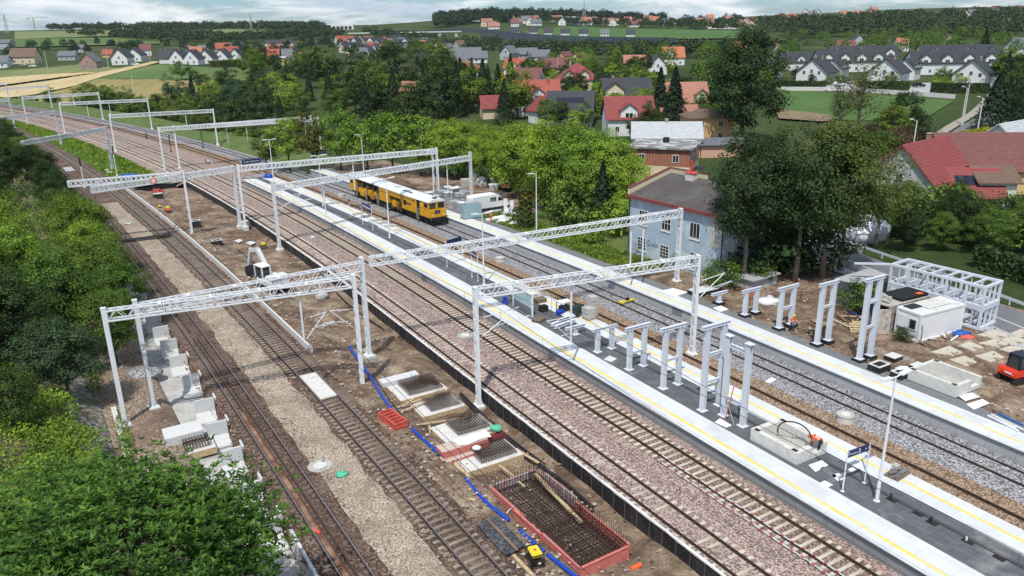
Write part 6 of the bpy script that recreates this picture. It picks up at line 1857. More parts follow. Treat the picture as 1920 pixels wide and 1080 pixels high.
# ------------------------------------------------------------------ road and houses near the yard
M_asph = mat('asphalt', (.155, .155, .165), .12, 2, .85, stain=(.20, .195, .19), sscale=.12, smin=.5, smax=.7)
M_roadline = mat('road_paint', (.68, .68, .66), .08, 4, .7)
def ribbon(name, m, pts, wdt, z0, kind='structure', label=None, cat=None, h=None):
 c = [Vector(p) for p in pts]
 fine = []
 for i in range(len(c) - 1):
  p0, p1, p2, p3 = c[max(i - 1, 0)], c[i], c[i + 1], c[min(i + 2, len(c) - 1)]
  for k in range(8):
   t = k / 8
   fine.append(.5 * ((2 * p1) + (p2 - p0) * t + (2 * p0 - 5 * p1 + 4 * p2 - p3) * t * t + (3 * p1 - p0 - 3 * p2 + p3) * t ** 3))
 fine.append(c[-1])
 vs_, fs_ = [], []
 for i, p in enumerate(fine):
  d = fine[min(i + 1, len(fine) - 1)] - fine[max(i - 1, 0)]
  nrm = Vector((-d.y, d.x, 0)).normalized() * (wdt / 2)
  z = p.z + z0
  vs_ += [(p.x + nrm.x, p.y + nrm.y, z), (p.x - nrm.x, p.y - nrm.y, z)]
 fs_ = [(2 * i, 2 * i + 1, 2 * i + 3, 2 * i + 2) for i in range(len(fine) - 1)]
 me = bpy.data.meshes.new(name); me.from_pydata(vs_, [], fs_)
 if me.polygons[0].normal.z < 0: me.flip_normals()
 me.materials.append(m)
 return tag(link(name, me), label, cat, None, kind)
rd = [P(2120, 690, .62), P(1990, 645, .62), P(1890, 605, .62), P(1760, 552, .62), P(1640, 508, .62), P(1560, 478, .62), P(1490, 452, .62), P(1400, 430, .62)]
rd = [Vector((p.x, p.y, .66)) for p in rd]
ribbon('road', M_asph, rd, 6.6, .05)
ribbon('road_marking', M_roadline, rd, .14, .058)
ribbon('pavement', MATS['grey_flat_roof'], [p + Vector((-2.2, -4.4, 0)) for p in rd], 2.0, .08)
rd2 = [on(px_, py_) for px_, py_ in ((1560, 478), (1600, 425), (1655, 345), (1705, 305), (1770, 277), (1830, 240), (1878, 205), (1905, 160), (1920, 118))]
ribbon('road', M_asph, rd2, 6.4, .22)
ribbon('road_marking', M_roadline, rd2, .18, .24)
ribbon('pavement', mat('sandy_verge', (.32, .29, .24), .15, 1.5, .95), [p + Vector((-4.6, 2.4, 0)) for p in rd2], 2.4, .2)
gp = [p + Vector((2.9, 4.6, .0)) for p in rd]
root = empty('guard_rail', tuple(gp[0]), 0, 'steel guard rail along the far side of the road', 'guard rail')
b = MB()
for p, q in zip(gp, gp[1:]):
 b.bar(p - gp[0] + Vector((0, 0, .65)), q - gp[0] + Vector((0, 0, .65)), .05, .3)
b.build('rail', M_ibeam, root)
for p, q in zip(gp, gp[1:]):
 n = max(1, int((q - p).length / 4))
 for k in range(n):
  r0 = p.lerp(q, k / n) - gp[0]
  MB().bar(r0, r0 + Vector((0, 0, .75)), .1).build('post', M_ibeam, root)
# ------------------------------------------------------------------ foliage
def leaves(name, C, Nn, size, aspect=.6, m=None, tang=None, seed=0):
 g = np.random.default_rng(seed)
 n = len(C)
 Nn = Nn / np.linalg.norm(Nn, axis=1, keepdims=True)
 if tang is None:
  tang = g.normal(size=(n, 3))
 t = tang - (tang * Nn).sum(1, keepdims=True) * Nn
 t /= np.linalg.norm(t, axis=1, keepdims=True) + 1e-9
 b = np.cross(Nn, t)
 s = (size * g.uniform(.65, 1.3, n))[:, None]
 V = np.empty((n, 4, 3))
 V[:, 0] = C - t * s * .5; V[:, 1] = C + b * s * aspect * .5 - t * s * .05; V[:, 2] = C + t * s * .5; V[:, 3] = C - b * s * aspect * .5 - t * s * .05
 me = bpy.data.meshes.new(name)
 me.vertices.add(n * 4); me.vertices.foreach_set('co', V.reshape(-1))
 me.loops.add(n * 4); me.loops.foreach_set('vertex_index', np.arange(n * 4, dtype=np.int32))
 me.polygons.add(n); me.polygons.foreach_set('loop_start', np.arange(0, n * 4, 4, dtype=np.int32))
 me.update(calc_edges=True)
 if m: me.materials.append(m)
 return me

def crown(seed, h0, h1, R, nc, per, size, cr, egg=.55, aspect=.6, droop=0.0, core=.35):
 """leaf clumps through a lobed crown between heights h0 and h1"""
 g = np.random.default_rng(seed)
 cs = []
 lob = [(g.uniform(0, 6.28), g.uniform(.75, 1.2)) for _ in range(6)]
 hc = (h0 + h1) / 2; hh = (h1 - h0) / 2
 while len(cs) < nc:
  d = g.normal(size=3); d /= np.linalg.norm(d)
  rr = g.uniform(core, 1.0) ** .5
  az = math.atan2(d[1], d[0])
  lf = 1 + .22 * math.sin(2 * az + lob[0][0]) + .16 * math.sin(3 * az + lob[1][0] + d[2] * 2)
  z = d[2] * rr
  wz = (1 - abs(z) ** 2.2) ** .5 if abs(z) < 1 else 0
  wz *= 1 + (egg - .5) * -z
  cs.append((d[0] * rr * R * lf, d[1] * rr * R * lf, hc + z * hh * (1 + .08 * math.sin(5 * az))))
 cs = np.array(cs)
 Cn = np.repeat(cs, per, 0)
 r = g.normal(size=Cn.shape) * np.array([cr, cr, cr * .62])
 C = Cn + r
 out = C - np.array([0, 0, hc - hh * .3])
 out /= np.linalg.norm(out, axis=1, keepdims=True)
 rn = r / (np.linalg.norm(r, axis=1, keepdims=True) + 1e-6)
 N = out * .55 + rn * .5 + g.normal(size=C.shape) * .36 + np.array([0, -.1, .7])
 return C, N, cs

def trunk_mesh(h, r, cs, n=7, m=None):
 b = MB(); r_ = random.Random(n)
 top = Vector((r_.uniform(-.3, .3), r_.uniform(-.3, .3), h))
 b.tube([(0, 0, -.4), (r_.uniform(-.1, .1), .05, h * .3), (top.x * .6, top.y * .6, h * .65), top], r, 8, r * .25)
 idx = list(range(len(cs))); r_.shuffle(idx)
 for i in idx[:n]:
  c = Vector(cs[i]); z0 = max(h * .25, min(h * .75, c.z - r_.uniform(1, 3)))
  s = Vector((top.x * z0 / h * .6, top.y * z0 / h * .6, z0))
  b.tube([s, s.lerp(c, .5) + Vector((0, 0, -.2)), c], r * .35, 5, r * .06)
 return b.mesh('trunk', m or M_bark, smooth=True)
M_bark = mat('bark', (.105, .085, .065), .3, 3, .95, bmp=.4, stretch=(1, 1, .25))
M_barkl = mat('pale_bark', (.22, .18, .14), .3, 3, .95, bmp=.4, stretch=(1, 1, .25))
LF = {
 'bright': leafmat('bright_foliage', (.115, .200, .022), (.37, .54, .080)),
 'front': leafmat('long_leaf_foliage', (.038, .095, .015), (.20, .34, .060)),
 'mid': leafmat('mid_foliage', (.062, .122, .020), (.215, .320, .060)),
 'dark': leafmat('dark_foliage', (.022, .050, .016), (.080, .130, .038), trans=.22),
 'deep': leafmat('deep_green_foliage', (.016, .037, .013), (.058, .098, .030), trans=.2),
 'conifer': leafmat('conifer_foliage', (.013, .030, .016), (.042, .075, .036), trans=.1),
 'blue': leafmat('blue_green_foliage', (.03, .068, .036), (.09, .155, .085), trans=.2),
 'yellow': leafmat('yellow_foliage', (.26, .24, .02), (.58, .53, .06)),
 'olive': leafmat('olive_foliage', (.060, .082, .016), (.20, .225, .055)),
 'silver': leafmat('silver_foliage', (.08, .115, .065), (.20, .26, .155)),
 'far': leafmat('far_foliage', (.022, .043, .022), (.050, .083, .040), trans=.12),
 'purple': leafmat('purple_foliage', (.02, .008, .012), (.05, .02, .03)),
 'weed': leafmat('weed_foliage', (.085, .165, .018), (.27, .41, .06)),
 'rust': leafmat('rusty_foliage', (.09, .065, .04), (.20, .14, .08)),
}
SHAPES = {}
def shape(key, seed, h0, h1, R, nc, per, size, cr, tr, droop=0, aspect=.6, core=.35, limbs=7, bark=None):
 C, N, cs = crown(seed, h0, h1, R, nc, per, size, cr, aspect=aspect, core=core)
 SHAPES[key] = (leaves('crown', C, N, size, aspect, LF['mid'], seed=seed), trunk_mesh((h0 + h1) * .55, tr, cs, limbs, bark), h1)
for k in range(4): shape('b%d' % k, 10 + k, 2.0 + .4 * k, 12, 3.9 + .3 * (k % 3), 50, 80, .5, .62, .24)
for k in range(2): shape('n%d' % k, 30 + k, 2.2, 12, 4.5, 100, 210, .28, .58, .26, limbs=16)
for k in range(2): shape('t%d' % k, 40 + k, 5.2, 17, 5.6, 115, 150, .34, .72, .34, limbs=14, core=.2, bark=M_barkl)
for k in range(2): shape('s%d' % k, 50 + k, .3, 3, 1.9, 34, 46, .26, .36, .07, limbs=4)
shape('sparse', 60, 3.5, 14, 3.9, 70, 34, .32, .75, .3, limbs=40, bark=M_barkl)
def conifer(key, seed, h, R, n, size, col=False):
 g = np.random.default_rng(seed)
 z = g.uniform(.02 if col else .08, 1, n) ** (1.0 if col else 1.15)
 a = g.uniform(0, 6.28, n)
 tier = .82 + .18 * np.sin(z * 55 + 2 * np.sin(a * 5))
 prof = (np.minimum(1, (1 - z) * 3.2) ** .7) * (.85 + .15 * np.sin(z * 9)) if col else (1 - z) * (.9 + .1 * tier) + .02
 rr = R * prof * tier * g.uniform(.45, 1.05, n) ** .5
 C = np.stack([rr * np.cos(a), rr * np.sin(a), z * h - (0 if col else .35 * rr)], 1)
 N = np.stack([np.cos(a) * .8, np.sin(a) * .8, np.full(n, .55)], 1) + g.normal(size=(n, 3)) * .45
 T_ = np.stack([np.cos(a), np.sin(a), np.full(n, 1.2 if col else -.35)], 1) + g.normal(size=(n, 3)) * .3
 b = MB(); b.tube([(0, 0, -.4), (0, 0, h * .95)], .2, 7, .02)
 SHAPES[key] = (leaves('crown', C, N, size, .45, LF['conifer'], T_, seed), b.mesh('trunk', M_bark), h)
conifer('c0', 1, 14, 4.3, 4200, .66); conifer('c1', 2, 13, 3.7, 3800, .62); conifer('col', 3, 6, 1.2, 4200, .24, True)
def willow():
 g = np.random.default_rng(5)
 C, N, T_ = [], [], []
 for i in range(170):
  a = g.uniform(0, 6.28); r = 3.4 * g.uniform(.3, 1) ** .5; z0 = 9.5 - .28 * r * r * g.uniform(.6, 1)
  for k in range(22):
   t = k / 22; C.append((r * (1 + .15 * t) * math.cos(a), r * (1 + .15 * t) * math.sin(a), z0 - t * g.uniform(3, 6.2)))
   N.append((math.cos(a) + g.normal() * .4, math.sin(a) + g.normal() * .4, .4)); T_.append((g.normal() * .2, g.normal() * .2, -1))
 b = MB(); b.tube([(0, 0, -.4), (.2, 0, 4), (0, 0, 8.5)], .25, 7, .08)
 SHAPES['w'] = (leaves('crown', np.array(C), np.array(N), .5, .35, LF['bright'], np.array(T_)), b.mesh('trunk', M_bark), 9.5)
willow()
def rosette_tree(key, seed, h0, h1, R, n, leaf):
 """big tree seen from close by: drooping long leaves in rosettes at the twig ends"""
 g = np.random.default_rng(seed)
 C0, N0, cs = crown(seed, h0, h1, R, n, 1, 1, .9, core=.4)
 C, N, T_ = [], [], []
 for c in C0:
  k = g.integers(6, 10); a0 = g.uniform(0, 6.28)
  for i in range(k):
   a = a0 + 6.28 * i / k + g.normal() * .2; dr = -g.uniform(.25, .95)
   t = np.array([math.cos(a), math.sin(a), dr]); t /= np.linalg.norm(t)
   L = leaf * g.uniform(.8, 1.25)
   C.append(c + t * L * .55 + g.normal(size=3) * .03); T_.append(t)
   nn = np.array([-math.cos(a) * dr * -1, -math.sin(a) * dr * -1, 1.0]); N.append(nn + g.normal(size=3) * .25)
 SHAPES[key] = (leaves('crown', np.array(C), np.array(N), leaf, .34, LF['mid'], np.array(T_), seed), trunk_mesh((h0 + h1) * .6, .3, cs, 30), h1)
rosette_tree('front', 77, 3.0, 10.5, 6.0, 6500, .32)

def tree(p, kind, h, col, label, cat='tree', wd=1.0, group=None, trunk=True, name=None):
 me, tm, h0 = SHAPES[kind]
 s = h / h0
 nm = name or {'c': 'conifer_tree', 'w': 'willow_tree', 's': 'shrub'}.get(kind[0], 'leafy_tree')
 if kind == 'col': nm = 'columnar_thuja'
 if kind == 'sparse': nm = 'sparse_tree'
 root = empty(nm, tuple(p), rnd.uniform(0, 6.28), label, cat, group)
 c = link('crown', me, root)
 c.material_slots[0].link = 'OBJECT'; c.material_slots[0].material = LF[col]
 c.scale = (s * wd, s * wd, s)
 if trunk:
  t = link('trunk', tm, root); t.scale = (s, s, s)
 return root
HOUSES = []
def hgt(px, py, h):
 return on(px, py, h)

# near trees on the left bank
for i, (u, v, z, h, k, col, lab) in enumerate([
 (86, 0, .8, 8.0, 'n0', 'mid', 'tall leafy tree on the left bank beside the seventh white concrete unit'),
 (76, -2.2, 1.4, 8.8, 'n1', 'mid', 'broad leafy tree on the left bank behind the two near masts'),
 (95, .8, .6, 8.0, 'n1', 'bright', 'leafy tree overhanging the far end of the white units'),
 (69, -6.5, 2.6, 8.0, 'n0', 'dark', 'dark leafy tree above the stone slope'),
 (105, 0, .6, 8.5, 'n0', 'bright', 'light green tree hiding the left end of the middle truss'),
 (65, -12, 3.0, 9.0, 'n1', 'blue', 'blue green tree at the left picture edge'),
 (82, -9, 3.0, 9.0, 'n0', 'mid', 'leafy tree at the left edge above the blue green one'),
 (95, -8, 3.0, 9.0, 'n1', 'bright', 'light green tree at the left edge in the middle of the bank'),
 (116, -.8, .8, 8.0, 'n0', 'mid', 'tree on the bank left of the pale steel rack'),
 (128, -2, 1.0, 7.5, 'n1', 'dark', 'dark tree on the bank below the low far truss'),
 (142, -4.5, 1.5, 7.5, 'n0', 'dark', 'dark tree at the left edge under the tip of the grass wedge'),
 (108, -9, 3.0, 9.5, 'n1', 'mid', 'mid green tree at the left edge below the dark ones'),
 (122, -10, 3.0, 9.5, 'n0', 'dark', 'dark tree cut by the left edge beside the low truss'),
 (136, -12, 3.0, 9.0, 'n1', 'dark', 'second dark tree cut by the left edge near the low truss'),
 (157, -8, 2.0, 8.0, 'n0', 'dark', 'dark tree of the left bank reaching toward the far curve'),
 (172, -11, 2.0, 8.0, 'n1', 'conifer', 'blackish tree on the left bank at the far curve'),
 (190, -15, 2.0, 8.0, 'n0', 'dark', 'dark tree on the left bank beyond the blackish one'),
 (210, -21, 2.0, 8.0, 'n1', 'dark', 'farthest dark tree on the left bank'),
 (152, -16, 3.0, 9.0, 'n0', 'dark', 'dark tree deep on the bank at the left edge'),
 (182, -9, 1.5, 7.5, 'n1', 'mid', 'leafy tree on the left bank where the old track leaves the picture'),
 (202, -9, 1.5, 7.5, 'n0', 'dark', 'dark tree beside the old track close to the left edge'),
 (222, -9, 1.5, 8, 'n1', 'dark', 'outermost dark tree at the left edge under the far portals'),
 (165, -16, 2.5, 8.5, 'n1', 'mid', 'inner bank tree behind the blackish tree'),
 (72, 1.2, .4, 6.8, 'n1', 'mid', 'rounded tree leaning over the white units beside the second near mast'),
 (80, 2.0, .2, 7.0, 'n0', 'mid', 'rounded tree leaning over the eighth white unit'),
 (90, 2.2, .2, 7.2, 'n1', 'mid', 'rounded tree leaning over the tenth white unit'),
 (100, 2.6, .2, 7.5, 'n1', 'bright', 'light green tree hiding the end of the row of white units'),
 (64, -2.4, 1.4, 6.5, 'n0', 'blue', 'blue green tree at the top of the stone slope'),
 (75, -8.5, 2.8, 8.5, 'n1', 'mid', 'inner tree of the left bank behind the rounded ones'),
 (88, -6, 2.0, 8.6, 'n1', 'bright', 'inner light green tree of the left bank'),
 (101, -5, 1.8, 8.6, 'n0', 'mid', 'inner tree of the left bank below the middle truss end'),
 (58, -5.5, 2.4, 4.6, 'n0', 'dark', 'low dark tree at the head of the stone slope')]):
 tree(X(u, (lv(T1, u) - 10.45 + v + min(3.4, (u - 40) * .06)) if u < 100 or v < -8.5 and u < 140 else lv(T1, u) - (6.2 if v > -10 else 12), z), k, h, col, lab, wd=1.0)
tree(X(31.2, -.2, -.2), 'front', 10.8, 'front', 'large tree with long drooping leaves filling the lower left corner', wd=1.0)
tree(X(25, -7.5, 1.5), 'front', 9.0, 'front', 'second tree with long leaves at the left edge of the lower corner', wd=1.0)
tree(X(36, -7, 1.6), 'front', 6.0, 'front', 'lower tree with long leaves above the front left tree', wd=1.0)
r_ = random.Random(21)
bank_lab = ['bright green weed thicket on the slope left of the stone facing', 'dry brown brushwood patch at the left picture edge']
def thicket(name, pts, h, m, label, n, size, cat='thicket'):
 g = np.random.default_rng(n)
 C = []
 for i in range(n):
  u, v, z, su, sv = pts[g.integers(len(pts))]
  a, r = g.uniform(0, 6.28), g.uniform(0, 1) ** .5
  bu, bv = u + su * r * math.cos(a), v + sv * r * math.sin(a)
  top = z + h * (1 - .6 * r * r) * (.75 + .35 * math.sin(bu * 1.7) * math.sin(bv * 1.9))
  q = X(bu, bv, max(z, top * g.uniform(.6, 1.05)))
  C.append(tuple(q))
 C = np.array(C)
 N = g.normal(size=C.shape) * .55 + np.array([0, -.2, 1.0])
 c0 = C.mean(0)
 o = link(name, leaves(name, C - c0, N, size, .6, m, seed=n), None, Vector(c0))
 return tag(o, label, cat, None, 'stuff')
bankpts = [(62, -11, 2.8, 6, 4.5), (60, -5, 2.2, 4, 2.6), (54, -3.6, 1.7, 4, 2.2), (48, -2.6, 1.4, 4, 2.0), (67, -8, 2.8, 4, 3), (55, -7, 2.4, 5, 4), (49, -5, 2.0, 5, 3.6), (44, -3.5, 1.6, 5, 3.2), (52, -13, 3.2, 7, 5), (45, -10, 3.0, 6, 5), (40, -7, 2.6, 6, 5), (38, -1.8, .6, 4, 2.2), (36, -12, 3, 6, 5)]
bankpts = [(a, b + 1.0, c - .3, d, e) for a, b, c, d, e in bankpts]
thicket('weed_thicket', bankpts, 1.9, LF['weed'], bank_lab[0], 36000, .22)
far_bank = []
for u in range(92, 232, 9):
 for o in (-9.5, -13.5, -18, -23): far_bank.append((u, lv(T1, u) + o, 1.2 if o > -11 else 2.8, 7, 3.2))
thicket('bank_shrubs', far_bank, 2.4, LF['mid'], 'dense shrubs covering the left bank between its trees', 26000, .42)
thicket('dry_brush', [(57, -13.5, 3.6, 2.6, 2.0)], 1.6, LF['rust'], bank_lab[1], 1600, .25)
thicket('slope_weeds', [(57, 1.0, -.1, 5, .5), (68, -.3, .5, 3, .6), (50, .6, 0, 4, .7), (75, -1, .8, 3, 1.2)], .7, LF['mid'], 'strip of green weeds along the pale kerb beside the masts', 3000, .16)
def grassland(name, fn, n, size, m, label):
 g = np.random.default_rng(n)
 C = np.array([fn(g) for _ in range(n)])
 N = g.normal(size=C.shape) + np.array([0, -.6, .3])
 T_ = np.tile(np.array([[0, 0, 1.0]]), (n, 1)) + g.normal(size=C.shape) * .35
 c0 = C.mean(0)
 tag(link(name, leaves(name, C - c0, N, size, .4, m, T_, n), None, Vector(c0)), label, 'grass', None, 'stuff')
def fw(g):
 u = g.uniform(166, 330); a, b_ = lv(off(T2, 2.4), u), lv(off(T3, -3.6), u)
 return tuple(X(u, a + (b_ - a) * g.uniform(0, 1), -.2))
grassland('tall_grass', fw, 9000, .8, LF['weed'], 'tall green grass filling the wedge between old and new tracks')
def fv(g):
 u = g.uniform(66, 101); return tuple(X(u, lv(off(T6, 0), u) + g.uniform(6.3, 11), .8))
grassland('tall_grass', fv, 6000, .5, LF['mid'], 'green grass and weeds between the side platform and the blue house')

def draw(n, poly, seed):
 r_ = random.Random(seed); out_ = []
 xs = [p[0] for p in poly]; ys = [p[1] for p in poly]
 t = 0
 while len(out_) < n and t < 4000:
  t += 1
  x, y = r_.uniform(min(xs), max(xs)), r_.uniform(min(ys), max(ys))
  ins = False
  for (x1, y1), (x2, y2) in zip(poly, poly[1:] + poly[:1]):
   if (y1 > y) != (y2 > y) and x < (x2 - x1) * (y - y1) / (y2 - y1) + x1: ins = not ins
  if ins: out_.append((x, y))
 return out_
def far_from_houses(p, d=9):
 return all((p.x - q[0]) ** 2 + (p.y - q[1]) ** 2 > (d + q[2]) ** 2 for q in HOUSES)
PLACED = []
def scatter(n, poly, seed, kinds, cols, hr, label, group, dmin=4.5, house=3, wd=1.0):
 r_ = random.Random(seed)
 for x, y in draw(n * 4, poly, seed):
  p = on(x, y)
  if not far_from_houses(p, house): continue
  if any((p.x - q[0]) ** 2 + (p.y - q[1]) ** 2 < dmin ** 2 for q in PLACED): continue
  PLACED.append((p.x, p.y))
  k = r_.choice(kinds); c = r_.choice(cols)
  tree(p, k, r_.uniform(*hr), 'conifer' if k[0] == 'c' else c, label, wd=wd * r_.uniform(.85, 1.15), group=group, trunk=p.y < 330)
  n -= 1
  if n <= 0: break
def wood(name, pts, hr, wr, m, label, per=110, size=2.0, seed=1):
 g = np.random.default_rng(seed); Cs, Ns = [], []
 for p in pts:
  h, r = g.uniform(*hr), g.uniform(*wr)
  a = g.normal(size=(per, 3)); a /= np.linalg.norm(a, axis=1, keepdims=True)
  a[:, 2] = np.abs(a[:, 2]) * 1.25 - .3
  q = g.uniform(.6, 1.05, (per, 1))
  Cs.append(np.array([p.x, p.y, p.z + h * .45]) + a * q * np.array([r, r, h * .5]))
  Ns.append(a + g.normal(size=(per, 3)) * .4 + np.array([0, 0, .3]))
 C, N = np.concatenate(Cs), np.concatenate(Ns); c0 = C.mean(0)
 tag(link(name, leaves(name, C - c0, N, size, .8, m, seed=seed), None, Vector(c0)), label, 'wood', None, 'stuff')

def stones(name, fn, n, s0, s1, cols, label, seed):
 g = np.random.default_rng(seed)
 base = np.array([(1, 0, 0), (0, 1, 0), (-1, 0, 0), (0, -1, 0), (0, 0, .7), (0, 0, -.7)])
 F = np.array([(0, 1, 4), (1, 2, 4), (2, 3, 4), (3, 0, 4), (1, 0, 5), (2, 1, 5), (3, 2, 5), (0, 3, 5)])
 P_ = np.array([fn(g) for _ in range(n)]); c0 = P_.mean(0)
 sz = s0 + (s1 - s0) * g.uniform(0, 1, (n, 1, 1)) ** 3
 V = (P_ - c0)[:, None, :] + base[None] * sz * g.uniform(.6, 1.35, (n, 6, 3))
 fs = (F[None] + (np.arange(n) * 6)[:, None, None]).reshape(-1, 3)
 me = bpy.data.meshes.new(name); me.from_pydata(V.reshape(-1, 3).tolist(), [], fs.tolist())
 m, nt, b = nt_new(name + '_surface')
 c = ramp(nt, nt.nodes.new('ShaderNodeNewGeometry').outputs['Random Per Island'], [(i / len(cols), q) for i, q in enumerate(cols)], 'CONSTANT')
 nt.links.new(c, b.inputs['Base Color']); b.inputs['Roughness'].default_value = .95
 me.materials.append(m)
 tag(link(name, me, None, Vector(c0)), label, 'rubble', None, 'stuff')
def fsoil(g):
 u = 16 + 140 * g.uniform(0, 1) ** 1.6; a, b_ = lv(off(T2, 1.6), u), lv(off(T3, -1.5), u); t = g.uniform(0, 1) if g.uniform() < .6 else g.uniform(0, .3)
 return tuple(X(u, a + (b_ - a) * t, -.25 - .72 * ss(.08, .55, t) - .2 * ss(.6, 1, t) + g.uniform(-.05, .15)))
stones('soil_rubble', fsoil, 5200, .04, .17, [(.12, .08, .055), (.30, .23, .165), (.48, .41, .32), (.20, .14, .10), (.34, .27, .20), (.50, .44, .36)], 'stones and clods strewn over the churned soil of the pit', 3)
def fyard(g):
 u, v = 20 + 42 * g.uniform(), 55.4 + 18 * g.uniform()
 return tuple(X(u, v, .68 + g.uniform(-.03, .06)))
stones('yard_rubble', fyard, 2600, .05, .2, [(.10, .07, .05), (.24, .18, .13), (.40, .34, .27), (.17, .12, .09)], 'stones and clods strewn over the muddy yard', 4)
def fsh(g):
 u = 30 + 70 * g.uniform(); return tuple(X(u, lv(T1, u) + g.choice([-9 + 4 * g.uniform(), -2.4 + g.uniform() * .8, 1.6 + g.uniform(), 4.2 + .7 * g.uniform()]), -.17 + g.uniform(-.03, .05)))
stones('shoulder_rubble', fsh, 2600, .04, .13, [(.13, .09, .07), (.26, .20, .15), (.46, .39, .31), (.20, .15, .115)], 'loose stones along the shoulders of the old tracks', 5)
# ------------------------------------------------------------------ fields on the terrain
def resamp(pts, n):
 L = [0]
 for a, b_ in zip(pts, pts[1:]): L.append(L[-1] + math.hypot(a[0] - b_[0], a[1] - b_[1]))
 o = []
 for i in range(n):
  t = L[-1] * i / (n - 1); k = 0
  while k < len(L) - 2 and L[k + 1] < t: k += 1
  f = (t - L[k]) / (L[k + 1] - L[k])
  o.append((pts[k][0] + (pts[k + 1][0] - pts[k][0]) * f, pts[k][1] + (pts[k + 1][1] - pts[k][1]) * f))
 return o
def patch(name, m, top, bot, nx_=64, ny_=24, lift=.12):
 A, B = [on(*p) for p in resamp(top, nx_)], [on(*p) for p in resamp(bot, nx_)]
 vs_ = []
 for a, b_ in zip(A, B):
  for j in range(ny_ + 1):
   t = j / ny_; x, y = a.x + (b_.x - a.x) * t, a.y + (b_.y - a.y) * t
   vs_.append((x, y, T(x, y) + lift + .0004 * y))
 fs_ = [(i * (ny_ + 1) + j, (i + 1) * (ny_ + 1) + j, (i + 1) * (ny_ + 1) + j + 1, i * (ny_ + 1) + j + 1) for i in range(nx_ - 1) for j in range(ny_)]
 me = bpy.data.meshes.new(name); me.from_pydata(vs_, [], fs_)
 if me.polygons[0].normal.z < 0: me.flip_normals()
 me.materials.append(m); me.polygons.foreach_set('use_smooth', [True] * len(me.polygons))
 tag(link(name, me), kind='structure')
def field(name, c, st=None): return mat(name, c, .22, .35, 1, stain=st, sscale=.03, smin=.45, smax=.65, stretch=(1, .25, 1))
F_wheat = field('ripe_wheat', (.50, .39, .21), (.42, .34, .17)); F_gold = field('dry_golden_meadow', (.27, .22, .085), (.17, .165, .06))
F_green = field('green_crop', (.055, .12, .022), (.075, .14, .035)); F_pale = field('pale_meadow', (.18, .20, .075), (.13, .17, .055)); F_bright = field('lush_meadow', (.075, .135, .03), (.115, .16, .05))
patch('wheat_field', F_wheat, [(-40, 151), (100, 141), (175, 138)], [(-40, 168), (100, 149), (180, 139)], lift=.5)
patch('meadow', F_pale, [(-40, 136), (60, 130), (150, 122), (215, 128)], [(-40, 151), (100, 141), (175, 138), (240, 131)])
patch('stubble_field', F_wheat, [(-40, 171), (100, 152), (180, 139), (255, 124), (288, 116)], [(-40, 192), (60, 180), (140, 163), (190, 146), (300, 118)], lift=.3)
patch('lush_meadow', F_bright, [(182, 146), (250, 128), (300, 121), (400, 128), (470, 128)], [(176, 150), (250, 149), (330, 150), (400, 155), (470, 152)])
patch('golden_meadow', F_gold, [(62, 183), (140, 165), (180, 151), (300, 151), (400, 156)], [(60, 198), (140, 196), (220, 193), (300, 188), (395, 180)], lift=.4)
patch('far_meadow', F_pale, [(28, 61), (140, 60), (242, 59)], [(28, 76), (140, 72), (242, 69)], lift=1.2)
patch('far_meadow', F_bright, [(-20, 77), (140, 73), (300, 72)], [(-20, 92), (140, 88), (300, 84)], lift=1.0)
patch('far_meadow', F_pale, [(325, 60), (430, 56), (540, 62)], [(340, 66), (430, 73), (520, 72)], lift=1.2)
patch('green_field', F_green, [(985, 60), (1060, 52), (1200, 57), (1430, 60)], [(985, 65), (1100, 72), (1250, 76), (1410, 74)], lift=1.2)
patch('green_field', F_green, [(1452, 170), (1600, 176), (1790, 190)], [(1462, 214), (1600, 228), (1730, 226)])
patch('bare_field', field('brown_plough', (.20, .15, .09)), [(1452, 208), (1530, 216), (1560, 220)], [(1460, 226), (1540, 232), (1560, 230)], lift=.5)
patch('far_field', F_bright, [(1850, 40), (1925, 34)], [(1850, 45), (1925, 44)], 6, 4, 1.5)
patch('far_field', F_wheat, [(1850, 47), (1925, 46)], [(1850, 52), (1925, 51)], 6, 4, 1.5)
patch('lawn', F_bright, [(1190, 167), (1330, 170)], [(1190, 175), (1330, 180)], 10, 4)
patch('yard_paving', MATS['grey_flat_roof'], [(1545, 160), (1600, 158)], [(1548, 172), (1610, 172)], 8, 4)
patch('yard_paving', MATS['grey_flat_roof'], [(1712, 158), (1745, 156)], [(1700, 178), (1745, 176)], 8, 4)

# ------------------------------------------------------------------ houses
def R_(n, c): return stripes(n, lum(c, .82), lum(c, 1.1), 2.6, 1, .65, .14, width=.35)
ROOF = dict(red=R_('red_tiles', (.33, .085, .055)), crimson=R_('crimson_sheet_roof', (.235, .055, .052)), orange=R_('orange_tiles', (.42, .15, .075)), black=R_('anthracite_tiles', (.042, .044, .052)), grey=R_('grey_roof', (.14, .15, .165)), brown=R_('brown_tiles', (.15, .10, .07)), maroon=R_('maroon_tiles', (.17, .065, .06)), salmon=R_('salmon_tiles', (.36, .17, .12)), white=R_('pale_sheet_roof', (.42, .44, .45)))
WALL = dict(white=mat('white_render', (.72, .72, .70), .05, 2, .85), cream=mat('cream_render', (.66, .56, .38), .06, 2, .85), yellow=mat('yellow_render', (.66, .47, .20), .06, 2, .85), orange=mat('orange_render', (.66, .40, .20), .06, 2, .85), grey=mat('grey_render', (.42, .43, .43), .08, 2, .85), brick=slabs('red_brick', (.36, .13, .08), (.30, .11, .07), (.36, .30, .26), .5, .16, 0, .03), salmon=mat('salmon_render', (.60, .36, .25), .06, 2, .85))
wb = MB(); wb.box(-.55, .55, -.05, .03, -.7, .7); wb.mat(1); wb.box(-.46, -.04, -.056, -.051, -.6, .6); wb.box(.04, .46, -.056, -.051, -.6, .6)
